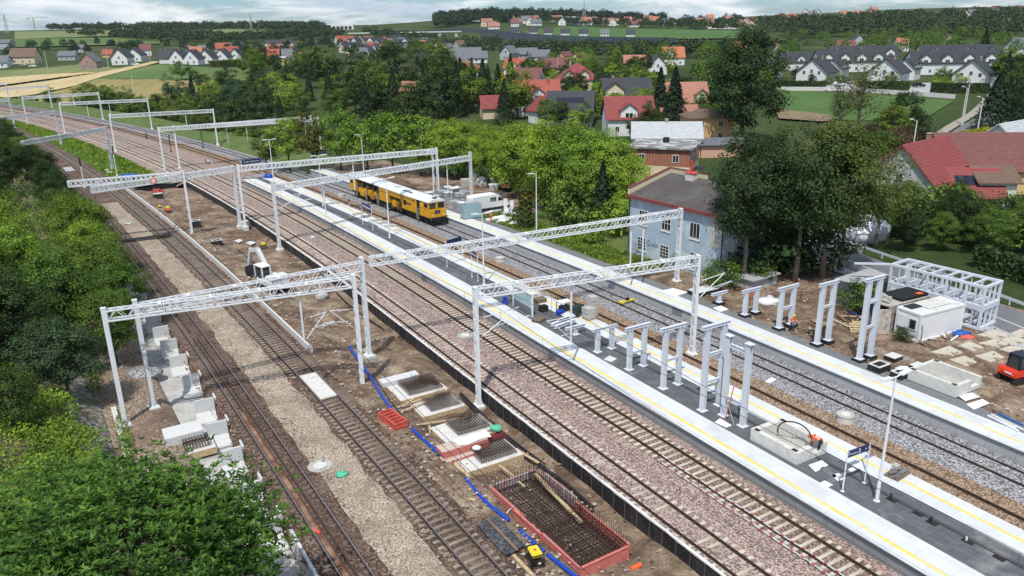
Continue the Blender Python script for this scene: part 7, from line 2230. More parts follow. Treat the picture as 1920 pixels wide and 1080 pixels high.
ME_WIN = wb.mesh('window', [M_frame, M_glass])
def win(parent, x, y, z, yaw=0.0, sx=1.0, sz=1.0):
 o = link('window', ME_WIN, parent, (x, y, z), yaw); o.scale = (sx, 1, sz); return o
def roofpart(b, x0, x1, w, hw, hr, ov, t=.22):
 k = hr / (w / 2); a = w / 2 + ov
 b.extx([(-a, hw - ov * k), (0, hw + hr), (a, hw - ov * k), (a, hw - ov * k + t), (0, hw + hr + t * 1.15), (-a, hw - ov * k + t)], x0, x1)
def house(p, yaw, w, l, hw, hr, wm, rm, label, ov=.55, chim=((.2, .6),), dorm=(), wf=(), wg=(), hip=False, group=None, cat='house', solar=0, wallm=None):
 HOUSES.append((p.x, p.y, max(w, l) / 2))
 root = empty('house', tuple(p), yaw, label, cat, group)
 m = wallm or WALL[wm]
 b = MB()
 if hip: b.box(-l / 2, l / 2, -w / 2, w / 2, -1.5, hw)
 else: b.extx([(-w / 2, -1.5), (w / 2, -1.5), (w / 2, hw), (0, hw + hr), (-w / 2, hw)], -l / 2, l / 2)
 b.build('wall', m, root)
 b = MB()
 if hip:
  a, c = l / 2 + ov, w / 2 + ov; r0 = max(.5, l / 2 - w / 2)
  b.add([(-a, -c, hw - .05), (a, -c, hw - .05), (a, c, hw - .05), (-a, c, hw - .05), (-r0, 0, hw + hr), (r0, 0, hw + hr)], [(0, 1, 5, 4), (1, 2, 5), (2, 3, 4, 5), (3, 0, 4), (3, 2, 1, 0)])
 else: roofpart(b, -l / 2 - ov, l / 2 + ov, w, hw, hr, ov)
 rf = b.build('roof', ROOF[rm], root)
 for fx, fy in chim:
  y = (fy - .5) * w; z = hw + hr * (1 - abs(y) / (w / 2))
  bb = MB(); x = (fx - .5) * l * .9
  bb.box(x - .35, x + .35, y - .3, y + .3, z - .6, hw + hr + .7); bb.mat(1).box(x - .42, x + .42, y - .36, y + .36, hw + hr + .7, hw + hr + .82); bb.build('chimney', [WALL['brick'], M_conc], rf)
 for fx, dw in dorm:
  x = (fx - .5) * l; s = -1
  d = MB(); d.ext([(x - dw / 2, hw - .5), (x + dw / 2, hw - .5), (x + dw / 2, hw + hr * .42), (x, hw + hr * .42 + dw * .38), (x - dw / 2, hw + hr * .42)], -w / 2 - .05, -w * .05)
  dd = d.build('dormer', m, root)
  d = MB(); M0 = Matrix.Translation((x, -w * .27, 0)) @ Matrix.Rotation(math.pi / 2, 4, 'Z'); d.M = M0
  roofpart(d, -w * .24 - .4, w * .24, dw, hw + hr * .42, dw * .38, .3, .15); d.M = None
  d.build('dormer_roof', ROOF[rm], dd)
  win(dd, x, -w / 2 - .06, hw + hr * .12, 0, dw / 2.2, 1)
 for fx, z in wf: win(root, (fx - .5) * l, -w / 2 - .02, z)
 for fy, z in wg:
  win(root, l / 2 + .02, (fy - .5) * w, z, math.pi / 2); win(root, -l / 2 - .02, (fy - .5) * w, z, -math.pi / 2)
 if solar:
  k = math.atan2(hr, w / 2)
  for i in range(solar):
   o = MB().box(-.5, .5, -.85, .85, 0, .06).build('solar_panel', mat('solar_cell', (.012, .016, .03), .2, 3, .15, spec=.6), rf, loc=((i - solar / 2 + .5) * 1.08, -w / 4, hw + hr / 2 + .28))
   o.rotation_euler = (k, 0, 0)
 return root
def H(px_, py_, yaw, *a, **k): return house(on(px_, py_), rad(yaw), *a, **k)
W2 = ((.2, 1.5), (.5, 1.5), (.8, 1.5)); G2 = ((.3, 1.5), (.7, 1.5), (.5, 4.0)); G1 = ((.35, 1.5), (.65, 1.5))
H(1082, 177, 4, 12, 13.5, 5.2, 5.2, 'cream', 'crimson', 'large cream villa with a crimson hipped roof and two gabled dormers', hip=True, chim=((.3, .55),), dorm=((.22, 3), (.62, 3)), wf=((.2, 1.4), (.62, 1.4), (.9, 1.4)))
H(1005, 212, 3, 11, 13, 4.2, 5.2, 'white', 'red', 'house with an orange red roof and a white dormer left of the solar roofed house', dorm=((.52, 3.4),), chim=((.8, .4),), wf=W2, solar=2)
H(1030, 230, -58, 8, 9, 3.5, 3.4, 'white', 'crimson', 'low wing with a dull red roof and grey gable before the orange roof', chim=(), wg=G1)
H(1070, 233, -9, 9.5, 12, 4.0, 4.6, 'grey', 'black', 'house with a black roof full of solar panels', chim=(), wg=G2, solar=7)
H(1172, 204, 2, 11, 14, 4.0, 4.8, 'cream', 'black', 'cream house with an anthracite roof and a timbered left gable', dorm=((.2, 5.5),), wg=G2, wf=((.5, 1.5), (.72, 1.5)))
H(1176, 249, 2, 10, 11.5, 4.2, 4.6, 'white', 'crimson', 'bright red roofed house with a wide white dormer', dorm=((.45, 4.2),), wf=W2, chim=())
H(1247, 290, -8, 9, 14, 4.2, 2.6, 'orange', 'white', 'long house with a pale grey sheet roof and tan gable behind the brick block', wf=W2, chim=((.5, .5),))
H(1278, 213, 0, 10, 12.5, 3.8, 4.8, 'cream', 'salmon', 'house with a salmon tiled roof and white right gable behind two spruces', dorm=((.85, 3.5),), wf=W2)
H(1188, 136, 0, 9, 10, 4.6, 3.4, 'yellow', 'salmon', 'small yellow house with a salmon roof behind the tall hedge', wf=((.3, 2), (.7, 2)), chim=())
H(1229, 139, 90, 8.5, 11, 4.2, 4.2, 'white', 'black', 'white gabled house with a black roof behind the tall hedge', wg=G2, chim=())
H(1260, 122, 0, 10, 12, 4.6, 5.2, 'white', 'orange', 'tall white house with a bright orange roof and a front gable', dorm=((.3, 4.4),), wf=W2)
H(967, 143, -20, 8, 9, 4.2, 3.8, 'white', 'red', 'small white house with a red orange roof among bushes left of the villas', dorm=((.5, 3),), chim=())
H(988, 165, -24, 9, 12, 3.4, 3.8, 'white', 'maroon', 'house with a maroon roof and white gable among dark trees', wg=G2)
H(925, 219, 10, 7, 7, 3, 3.0, 'cream', 'crimson', 'red roof top showing above the bright trees left of the yellow thuja', chim=())
H(778, 192, -20, 6.5, 8, 4, 2.6, 'salmon', 'salmon', 'small salmon house with a brick chimney deep in the dark trees', chim=((.75, .5),))
H(868, 147, -22, 10, 13, 5.0, 2.8, 'yellow', 'salmon', 'yellow house with a flat pitched salmon roof above the dark trees', hip=True, wf=W2, wg=G1)
H(893, 153, 80, 6, 7, 3.4, 2.8, 'white', 'red', 'tiny white gable with a red roof beside the yellow house', chim=())
H(1322, 262, 4, 9, 10, 5.6, 1.8, 'orange', 'brown', 'orange two storey house with a low brown roof left of the great dark tree', hip=True, wf=((.25, 1.5), (.7, 1.5), (.25, 4.2), (.7, 4.2)), chim=())
H(1346, 290, 0, 7, 9, 2.6, .8, 'salmon', 'grey', 'low salmon annex with a flat grey roof below the orange house', chim=())
# row estate on the right
for px_, py_, lab in ((1530, 157, 'left white gable of the dark roofed row estate'), (1664, 158, 'middle white gable of the dark roofed row estate'), (1823, 163, 'right white gable of the dark roofed row estate')):
 H(px_, py_, 50, 11, 12, 4.6, 4.6, 'white', 'black', lab, wg=((.25, 4.3), (.5, 4.8), (.75, 4.3), (.5, 1.2)), chim=((.6, .4),), ov=.7)
 H(px_ + 34, py_ - 9, 50, 8, 9, 4.4, 3.4, 'white', 'black', 'low dark wing right behind the ' + lab.split(' of')[0], dorm=((.3, 3), (.75, 3)), chim=())
for px_, py_, l, nd, lab in ((1588, 134, 30, 4, 'left front terrace of the dark estate'), (1612, 122, 34, 4, 'left rear terrace of the dark estate with paired white chimneys'), (1780, 138, 36, 4, 'right front terrace of the dark estate with arched white dormers'), (1790, 122, 38, 4, 'right rear terrace of the dark estate with paired white chimneys')):
 H(px_, py_, -1, 11, l, 4.8, 4.6, 'white', 'black', lab, dorm=[((i + .5) / nd, 4.2) for i in range(nd)], wf=[((i + .5) / (2 * nd), 1.5) for i in range(2 * nd)], chim=((.3, .55), (.7, .55)))
for a in ((1583, 98, 0, 9, 13, 4, 4.4, 'yellow', 'maroon', 'maroon roofed house above the left terraces'), (1606, 82, 90, 9, 9, 4, 4, 'grey', 'black', 'dark roofed house top beside the maroon roof'), (1688, 96, 0, 9, 8, 5.6, 3.6, 'white', 'orange', 'white house with an orange roof above the left terraces'), (1776, 86, 80, 9, 10, 5, 4, 'white', 'maroon', 'white gabled house in the trees above the right terraces'), (1912, 104, 10, 11, 14, 5, 5, 'white', 'grey', 'white house with a blue grey roof at the right picture edge'),
   (1384, 105, 0, 8, 8, 5, 4.2, 'white', 'orange', 'white house with a round orange roof in the middle right trees'), (1394, 117, 0, 7, 8, 2.6, 2.6, 'white', 'red', 'red roof in front of the round orange roof'), (1457, 112, 70, 9, 11, 5, 4, 'white', 'orange', 'white gable with an orange roof left of the grey roof'), (1432, 145, -35, 10, 13, 3.2, 4, 'grey', 'grey', 'slanting grey slate roof left of the row estate'), (1489, 131, 0, 9, 14, 4, 4, 'white', 'black', 'dark roofed bungalow with an arched white dormer left of the estate'), (1270, 240, 0, 8, 9, 3, 2.6, 'cream', 'salmon', 'low salmon roof behind the spruces')):
 H(*a, wf=W2, wg=G1, dorm=((.6, 3.4),) if a[8] in ('maroon', 'black') else ())
# left far houses
for a in ((172, 129, 98, 9, 10, 4.2, 4.4, 'brick', 'grey', 'unfinished red brick house with a grey roof at the edge of the wheat'), (232, 121, 92, 9, 10, 4.4, 4.4, 'white', 'black', 'white house with a dark roof right of the brick house'), (258, 115, 92, 9, 10, 4.2, 4, 'white', 'black', 'second dark roofed white house behind the white house'), (50, 119, 8, 11, 15, 4.6, 5, 'cream', 'brown', 'large brown roofed house at the far left'), (-2, 127, 10, 10, 14, 3.4, 3.6, 'white', 'grey', 'grey roofed house cut by the left picture edge'), (130, 113, 6, 9, 12, 3.5, 3, 'grey', 'grey', 'grey barn roof left of the brick house'), (275, 104, 20, 9, 9, 5, 4.5, 'white', 'maroon', 'tall white house with a dark maroon roof at the meadow corner'), (10, 92, 0, 12, 16, 6, 3, 'grey', 'grey', 'pale grey hall in the trees at the far left'), (150, 98, 0, 9, 12, 4, 3, 'grey', 'grey', 'grey roof in dark trees above the brick house'), (205, 108, 0, 8, 8, 3, 3.4, 'orange', 'red', 'small red roof between the brick and the white house')):
 H(*a, wf=W2, wg=G2, chim=((.3, .5),) if a[0] > 100 else ())
for i, (px_, py_) in enumerate(((318, 119), (338, 120), (365, 121), (392, 119), (420, 117), (446, 115))):
 H(px_, py_, 88 if i else 12, 8.5, 9.5, 3.6, 4.6, 'white', 'black', ['first', 'second', 'third', 'fourth', 'fifth', 'sixth'][i] + ' from the left of six dark roofed white houses behind the lush meadow', wg=G2, chim=((.4, .4),))
for a in ((506, 124, 5, 10, 12, 4.6, 4.6, 'yellow', 'red', 'yellow house with a broad red roof above the wood edge'), (524, 126, 5, 8, 8, 5, .6, 'yellow', 'white', 'pale flat roofed part of the yellow house'), (546, 117, 12, 9, 10, 4, 4.4, 'white', 'grey', 'white house with a grey roof right of the yellow house'), (576, 122, 10, 8, 9, 3.6, 3.8, 'cream', 'orange', 'orange roofed house among the wood edge trees'), (597, 119, 5, 8, 9, 3.2, 3.6, 'grey', 'grey', 'small grey roof right of the orange roofed house'), (370, 106, 5, 8, 10, 4, 4, 'cream', 'orange', 'bright orange roof behind the six dark roofs'), (420, 99, 5, 10, 13, 4, 5, 'white', 'red', 'red roofed house behind the six dark roofs'), (435, 105, 40, 9, 12, 4, 4, 'white', 'red', 'second red roof right of the first behind the dark roofs'), (445, 94, 40, 9, 12, 4, 4, 'white', 'black', 'dark roof behind the red roofs'), (368, 96, 5, 9, 20, 3, 2.4, 'grey', 'grey', 'long grey roof left of the red roofs'), (515, 98, 0, 8, 12, 3, 4, 'white', 'red', 'red roof behind a round green tree'), (540, 101, 80, 8, 9, 3, 4, 'white', 'red', 'steep red roof in the trees above the orange roofed house'), (525, 86, 0, 9, 30, 3, 3, 'white', 'black', 'long dark roofed terrace at the wood beyond the red roof')):
 H(*a, wg=G1, chim=())
# estate behind the wood: simple shared bodies
def far_mesh(w, l, hw, hr):
 b = MB(); b.extx([(-w / 2, -2), (w / 2, -2), (w / 2, hw), (0, hw + hr), (-w / 2, hw)], -l / 2, l / 2); b.mat(1)
 for x in (-l / 2 - .03, l / 2 + .03):
  for y in (-1.6, .7): b.box(x - .02, x + .02, y, y + .9, 1, 2.3)
  b.box(x - .02, x + .02, -.5, .5, hw + .2, hw + 1.4)
 for k in range(3): b.box(-l / 3 + k * l / 3 - .5, -l / 3 + k * l / 3 + .5, -w / 2 - .03, -w / 2 + .01, 1, 2.3)
 r = MB(); roofpart(r, -l / 2 - .5, l / 2 + .5, w, hw, hr, .6, .25)
 return b.mesh('wall', [WALL['white'], M_glass]), r.mesh('roof', ROOF['black'])
FAR = [far_mesh(9, 11, 3.6, 4.4), far_mesh(8, 14, 3.4, 3.8), far_mesh(9.5, 10, 4.6, 4.6)]
def farhouse(px_, py_, yaw, k, wm, rm, label, group, s=1.0):
 p = on(px_, py_); HOUSES.append((p.x, p.y, 5))
 root = empty('house', tuple(p), rad(yaw), label, 'house', group)
 for nm, me, m in (('wall', FAR[k][0], WALL[wm]), ('roof', FAR[k][1], ROOF[rm])):
  o = link(nm, me, root); o.material_slots[0].link = 'OBJECT'; o.material_slots[0].material = m; o.scale = (s, s, s)
r_ = random.Random(31)
for row, (y, x0, x1, n) in enumerate(((82, 636, 800, 13), (87, 640, 835, 15), (93, 642, 845, 15), (99, 645, 800, 11), (106, 650, 790, 8))):
 for i in range(n):
  x = x0 + (x1 - x0) * (i + r_.uniform(.2, .8)) / n
  rm = 'red' if (x < 730 and r_.random() < .38) else ('orange' if r_.random() < .06 else r_.choice(('black', 'black', 'grey', 'black')))
  farhouse(x, y + r_.uniform(-1, 1) + (x - 720) * .012, r_.choice((35, 50, 60, 20, 75)), r_.randrange(3), r_.choice(('white', 'white', 'cream')), rm, 'small house with a %s roof in the dense estate behind the dark wood' % ('red or orange' if rm in ('red', 'orange') else 'dark'), 'small houses of the dense estate', r_.uniform(.85, 1.05))
for px_, py_, yaw, k, wm, rm, lab in ((862, 92, 40, 2, 'grey', 'brown', 'tall brown roofed house at the right end of the dense estate'), (884, 108, 10, 1, 'white', 'grey', 'white house with a wide grey roof right of the estate'), (893, 118, 5, 1, 'white', 'grey', 'modern white cube house with dark windows beyond the yellow house'), (848, 112, 10, 1, 'white', 'grey', 'grey roofed bungalow left of the modern cube house'), (852, 128, 10, 1, 'grey', 'grey', 'grey roof right above the yellow house'), (955, 112, 60, 2, 'grey', 'grey', 'grey gabled house behind the round bushes'), (988, 110, 5, 1, 'grey', 'grey', 'long grey flat house left of the silver willows'), (1010, 115, 5, 1, 'white', 'grey', 'second grey flat house left of the silver willows'), (1060, 124, 60, 0, 'salmon', 'maroon', 'maroon roofed house behind the crimson villa'), (1086, 127, 60, 0, 'cream', 'maroon', 'pale house right behind the crimson villa'), (1040, 138, 5, 1, 'salmon', 'maroon', 'low maroon roof left behind the crimson villa')):
 farhouse(px_, py_, yaw, k, wm, rm, lab, None)
for i, x in enumerate((966, 1000, 1028, 1060, 1094, 1134, 1182)):
 farhouse(x, 66 + i * .9, -8, 2, 'white', 'black' if i != 5 else 'grey', ['first', 'second', 'third', 'fourth', 'fifth', 'sixth', 'seventh'][i] + ' from the left of the dark roofed houses below the far green field', 'dark roofed houses below the far green field', 1.15)
for n, poly, rms, lab, g in ((16, [(890, 36), (1060, 40), (1060, 52), (900, 56)], ('salmon', 'maroon', 'salmon', 'grey'), 'pale house on the wooded hill slope in the distance', 'pale houses on the far wooded hill'), (22, [(1075, 40), (1270, 40), (1290, 54), (1090, 48)], ('maroon', 'salmon', 'salmon', 'orange'), 'reddish roofed house beyond the far green field', 'reddish houses beyond the far green field'), (22, [(1300, 36), (1490, 36), (1490, 55), (1310, 54)], ('salmon', 'orange', 'orange', 'grey'), 'orange roofed house on the far right hillside', 'orange roofed houses on the far right hillside'), (12, [(1500, 26), (1640, 24), (1640, 34), (1510, 38)], ('salmon', 'grey', 'orange'), 'white house on the far right ridge', 'houses on the far right ridge'), (10, [(1780, 22), (1915, 22), (1915, 34), (1790, 34)], ('salmon', 'maroon', 'grey'), 'pale house on the ridge above the right estate', 'houses on the ridge above the right estate')):
 for x, y in draw(n, poly, n + 40): farhouse(x, y, r_.choice((0, 10, 60, 80)), r_.randrange(3), r_.choice(('white', 'cream', 'white')), r_.choice(rms), lab, g, 1.2)
for i in range(6): farhouse(1333 + i * 9.5, 54, 75, 1, 'white', 'maroon', 'white gable of the terrace at the edge of the far green field', 'white gables of the far terrace', .95)
# brick block with a flat roof
p = on(1243, 338); yw = rad(-22)
HOUSES.append((p.x, p.y, 7))
root = empty('brick_building', tuple(p), yw, 'flat roofed building with brick above and cream render below', 'building')
MB().box(-5.5, 5.5, -5, 5, -2, 3.4).build('lower_wall', WALL['cream'], root); MB().box(-5.5, 5.5, -5, 5, 3.402, 6.4).build('upper_wall', WALL['brick'], root)
MB().box(-6, 6, -5.5, 5.5, 6.402, 6.7).build('roof', mat('worn_tar_roof', (.20, .20, .20), .2, 2, .9, stain=(.55, .55, .53), sscale=.5, smin=.5, smax=.6), root)
for x, z in ((-3, 4.8), (3, 4.8), (0, 1.6)): win(root, x, -5.02, z)
for y, z in ((-2, 4.8), (2.5, 4.8), (0, 1.7)): win(root, 5.52, y, z, math.pi / 2)
MB().box(-.5, .5, .8, 1.8, 6.7, 7.6).build('vent_box', M_dark, root); MB().box(5.6, 7.2, -1, 2, 2.4, 2.55).build('canopy', M_dark, root)
# blue house
A_, B_ = P(1178, 474, .7), P(1350, 528, .7)
d = B_ - A_; L = d.length; yw = math.atan2(d.y, d.x)
HOUSES.append(((A_ + B_).x / 2, (A_ + B_).y / 2 + 6, 9))
root = empty('blue_house', tuple(A_), yw, 'two storey pale blue house with flaking plaster and a low dark roof', 'house')
M_bl = mat('flaking_blue_plaster', (.36, .45, .52), .08, 1.2, .9, stain=(.52, .58, .60), sscale=.35, smin=.52, smax=.62, bmp=.1)
Dp = 13.5
b = MB(); b.extx([(0, -1.5), (Dp, -1.5), (Dp, 7.3), (Dp / 2, 9.0), (0, 7.3)], 0, L); b.build('wall', M_bl, root)
b = MB(); b.extx([(-.5, 7.22), (Dp / 2, 9.1), (Dp + .5, 7.22), (Dp + .5, 7.42), (Dp / 2, 9.32), (-.5, 7.42)], .1, L + .4); rf = b.build('roof', mat('dark_tar_roof', (.085, .075, .072), .15, .8, .9, stain=(.12, .11, .105), sscale=.3, bmp=.1), root)
b = MB(); b.extx([(-.55, 7.1), (-.3, 7.1), (-.3, 7.5), (-.55, 7.5)], 0, L + .4); b.build('gutter', mat('red_brown_gutter', (.20, .05, .045), .1, 3, .5), root)
b = MB(); b.extx([(-.3, 7.2), (Dp / 2, 9.1), (Dp + .3, 7.2), (Dp + .3, 8.2), (Dp / 2, 9.9), (-.3, 8.2)], -.12, .09); b.build('parapet', WALL['cream'], root)
b = MB(); b.extx([(-.35, 8.21), (Dp / 2, 9.91), (Dp + .35, 8.21), (Dp + .35, 8.33), (Dp / 2, 10.03), (-.35, 8.33)], -.18, .15); b.build('parapet_cap', MATS['red_brown_gutter'], root)
b = MB(); b.box(3.6, 4.8, 5.6, 6.5, 8.2, 9.9); b.mat(1).cyl((4.2, 6.0, 9.9), .14, 1.5, 10); b.box(3.5, 4.9, 5.5, 6.6, 9.901, 10.0); b.build('chimney', [M_concl, M_kred], rf)
def bwin(x, z, w_, h_, nx_, nz_):
 b = MB(); b.box(x - w_ / 2 - .06, x + w_ / 2 + .06, -.1, .02, z - h_ / 2 - .22, z - h_ / 2 - .12); b.box(x - w_ / 2, x + w_ / 2, -.03, .05, z - h_ / 2, z + h_ / 2)
 o = b.build('window', M_frame, root)
 b = MB()
 for i in range(nx_):
  for j in range(nz_):
   x0 = x - w_ / 2 + .07 + i * (w_ - .07) / nx_; z0 = z - h_ / 2 + .07 + j * (h_ - .07) / nz_
   b.box(x0, x0 + (w_ - .07) / nx_ - .07, -.036, -.031, z0, z0 + (h_ - .07) / nz_ - .07)
 b.build('pane', M_glass, o)
bwin(2.4, 5.0, 1.45, 1.7, 3, 2); bwin(2.3, 1.7, 1.4, 1.6, 3, 4); bwin(6.2, 5.0, 1.45, 1.7, 3, 2); bwin(6.1, 1.5, 1.4, 1.6, 3, 4); bwin(10.6, 5.0, 1.5, 1.8, 3, 1); bwin(10.7, 1.5, 1.1, 1.9, 2, 1)
MB().box(L - 1.9, L - .1, -.02, .03, 3.6, 7.2).build('bare_plaster', M_conc, root)
MB().tube([(L - .02, -.1, 0), (L - .02, -.1, 7.3)], .07, 8).build('downpipe', M_dark, root); MB().tube([(.06, -.1, 0), (.06, -.1, 7.3)], .06, 8).build('downpipe', M_dark, root)
b = MB(); b.tube([(3.5 + .3 * math.cos(t), -.02, 2.0 + .32 * math.sin(t)) for t in [.6 + i * .36 for i in range(15)]] + [(3.7, -.02, 1.9), (3.5, -.02, 1.95)], .03, 4)
for k, (x, hh) in enumerate(((4.0, .35), (4.25, .3), (4.55, .6), (4.8, .35))): b.tube([(x, -.02, 1.75 + hh), (x + .02, -.02, 1.75), (x + .16, -.02, 1.8), (x + .2, -.02, 1.75 + hh * .8)], .026, 4)
b.build('scrawled_graffiti', M_dark, root)
b = MB(); b.box(L + .1, L + 4.0, .5, 4.5, -.3, 1.0); b.mat(1).box(L + .05, L + 4.3, .2, 4.8, 1.001, 1.12); tag(b.build('lean_to_shed', [MATS['grey_render'], MATS['grey_flat_roof']], loc=A_, rz=yw), 'low grey shed leaning against the right end of the blue house', 'shed')
# red barn house group near the right edge
p = on(1716, 388)
house(p, rad(38), 10.5, 13, 4.8, 5.2, 'white', 'crimson', 'old whitewashed wooden barn with a crimson sheet roof', chim=((.8, .6),), wg=((.5, 5.2), (.35, 2.6)), wallm=mat('weathered_white_boards', (.50, .50, .47), .18, 5, .9, stain=(.30, .28, .25), sscale=1.2, stretch=(6, 6, .4)))
p = on(1792, 398)
house(p, rad(-8), 7.5, 9, 3.2, 3.2, 'yellow', 'crimson', 'low crimson roofed wing of the barn carrying three solar collectors', chim=(), wf=((.35, 1.6), (.6, 1.6)), solar=3)
house(on(1842, 396), rad(-8), 7, 5, 5.0, 1.6, 'white', 'brown', 'small white annex with a grey corrugated roof right of the solar collectors', chim=(), wf=((.5, 2.2),))
house(on(1838, 352), rad(-6), 11, 17, 4, 5, 'yellow', 'maroon', 'wide maroon tiled house behind the crimson barn', chim=((.95, .6),), dorm=((.92, 5),))
house(on(1893, 305), rad(35), 11, 14, 3.2, 4.6, 'white', 'white', 'white house with a white gable and roof at the right picture edge', chim=(), wg=((.42, 3.6), (.58, 3.6)))
lump('white_tunnel', P(1600, 430, 1.5), 5, 3.2, 2.2, M_foil, 'white foil tunnel behind the tall yard trees', 'tunnel', 60, .4, 18, 9, .06)
lump('white_tunnel', P(1628, 437, 1.4), 3.4, 2.2, 1.9, M_foil, 'smaller white foil tunnel right of the first', 'tunnel', 61, .4, 18, 9, .06)
lump('garden_dome', on(1888, 250) + Vector((0, 0, .6)), 2.2, 2.2, 2.0, mat('mint_foil', (.30, .45, .40), .1, 3, .5), 'mint green garden dome beside the clipped hedge', 'dome', 62, 0, 18, 9, .03)
# hedges and walls
def hedge(px0, px1, h, wd, col, label, n=2600, cat='hedge'):
 a, c = on(*px0), on(*px1); d = c - a; L = d.length
 g = np.random.default_rng(int(L * 10))
 Cc = np.stack([g.uniform(0, L, n), g.uniform(-wd / 2, wd / 2, n), h * g.uniform(0, 1, n) ** .6], 1)
 s = g.integers(0, 3, n); Cc[s == 0, 1] = -wd / 2 + g.normal(size=(s == 0).sum()) * .12; Cc[s == 1, 2] = h + g.normal(size=(s == 1).sum()) * .12
 N = np.zeros((n, 3)); N[s == 0] = (0, -1, .3); N[s == 1] = (0, 0, 1); N[s == 2] = (0, -.3, .8)
 N += g.normal(size=(n, 3)) * .45
 root = empty('hedge', tuple(a), math.atan2(d.y, d.x), label, cat)
 link('foliage', leaves('foliage', Cc, N, .5, .7, LF[col], seed=n), root)
 MB().box(0, L, -wd / 2 + .2, wd / 2 - .2, -1, h - .2).build('hedge_core', M_bank, root)
hedge((1118, 163), (1236, 163), 5.2, 2, 'dark', 'tall dark clipped hedge behind the villas')
hedge((1447, 166), (1548, 168), 2.6, 1.6, 'dark', 'clipped hedge below the left white gable')
hedge((1608, 167), (1704, 168), 2.6, 1.6, 'dark', 'clipped hedge below the middle white gable')
hedge((1744, 175), (1852, 175), 3.0, 1.6, 'dark', 'clipped hedge below the right white gable')
hedge((1802, 283), (1858, 268), 3.6, 3.2, 'yellow', 'yellow green clipped hedge beside the country road')
hedge((1880, 265), (1935, 275), 2.6, 2.4, 'dark', 'dark hedge behind the white house at the right edge')
hedge((1830, 500), (1960, 545), 2.4, 1.6, 'dark', 'dark hedge beyond the guard rail at the right edge', 1800)
hedge((394, 126), (452, 124), 3.2, 2, 'mid', 'hedge in front of the six dark roofed houses', 1400)
def wallrun(pts, h, th, m, label, cat='wall', name='garden_wall', post=0):
 ps = [on(*q) for q in pts]
 root = empty(name, tuple(ps[0]), 0, label, cat)
 for p, q in zip(ps, ps[1:]):
  b = MB(); b.bar(p - ps[0] + Vector((0, 0, h / 2 - .4)), q - ps[0] + Vector((0, 0, h / 2 - .4)), th, h + .8); b.build('wall_panel', m, root)
wallrun([(1452, 170), (1560, 171), (1640, 175), (1720, 180), (1790, 186)], 1.3, .3, M_concl, 'long grey garden wall in front of the row estate')
M_nw = stripes('noise_wall_panels', (.06, .075, .09), (.10, .125, .14), .25, 0, .5, .12, width=.8)
wallrun([(852, 60), (900, 62), (960, 70), (1040, 76), (1120, 79), (1270, 83)], 6.5, .6, M_nw, 'long dark noise barrier of the far motorway, upper line', 'noise barrier', 'noise_barrier')
wallrun([(900, 72), (1000, 80), (1100, 85), (1300, 90), (1500, 92)], 5, .6, M_nw, 'lower dark noise barrier of the far motorway', 'noise barrier', 'noise_barrier')
wallrun([(700, 64), (780, 63), (855, 60)], 4, .6, M_nw, 'short left part of the noise barrier behind the dense estate', 'noise barrier', 'noise_barrier')
p = on(643, 56); root = empty('toll_building', tuple(p), .0, 'low white building with dark openings on the left horizon', 'building')
MB().box(-17, 17, -4, 4, 0, 8).build('wall', WALL['white'], root)
for k in range(5): MB().box(-15 + k * 6.2, -10.5 + k * 6.2, -4.1, -3.9, .5, 5.2).build('opening', M_black, root)
p = on(760, 68); root = empty('flyover', tuple(p), .05, 'pale concrete flyover behind the dense estate', 'bridge')
b = MB(); b.box(-75, 75, -4, 4, 4.2, 5.6); b.build('deck', M_concl, root)
for k in range(7): MB().box(-66 + k * 22, -62 + k * 22, -3, 3, -2, 4.2).build('pier', M_conc, root)
def pylon(px_, py_, h, label, name='lattice_tower', w_=3.0):
 p = on(px_, py_); b = MB()
 n = 9
 for s in ((-1, -1), (1, -1), (1, 1), (-1, 1)): b.bar((s[0] * w_, s[1] * w_, 0), (s[0] * .4, s[1] * .4, h), .35)
 for k in range(n):
  z0, z1 = h * k / n, h * (k + 1) / n; a, c = w_ + (.4 - w_) * k / n, w_ + (.4 - w_) * (k + 1) / n
  for sy in (-1, 1): b.bar((-a, sy * a, z0), (c, sy * c, z1), .22); b.bar((a, sy * a, z0), (-c, sy * c, z1), .22)
 return tag(b.build(name, M_conc, loc=p), label, 'tower')
pylon(1095, 43, 34, 'lattice mast on the horizon above the wooded hill'); pylon(472, 58, 26, 'thin lattice mast on the left horizon', w_=2); pylon(14, 62, 30, 'lattice pylon at the far left horizon', w_=2.4)
p = on(66, 57); root = empty('tower_crane', tuple(p), .0, 'yellowish tower crane on the far left horizon', 'crane')
M_cr = mat('crane_paint', (.45, .36, .15), .1, 1, .6); MB().bar((0, 0, 0), (0, 0, 24), 1.3).build('crane_mast', M_cr, root); MB().bar((-12, 0, 24), (30, 0, 25), 1.0).build('jib', M_cr, root); MB().bar((-12, 0, 22), (-8, 0, 23), 2).build('counterweight', M_conc, root)
def pole(px_, py_, h, label, lampa=False):
 root = empty('utility_pole', tuple(on(px_, py_)), .3, label, 'pole')
 MB().tube([(0, 0, -.5), (0, 0, h)], .16, 7, .1).build('pole_shaft', M_concl, root)
 if lampa:
  b = MB(); b.tube([(0, 0, h), (-1.2, 0, h + .4)], .05, 6); b.box(-1.7, -1.1, -.15, .15, h + .35, h + .5); b.build('lamp_head', M_white, root)
 else: MB().box(-.9, .9, -.06, .06, h - .6, h - .48).build('crossarm', M_woodd, root)
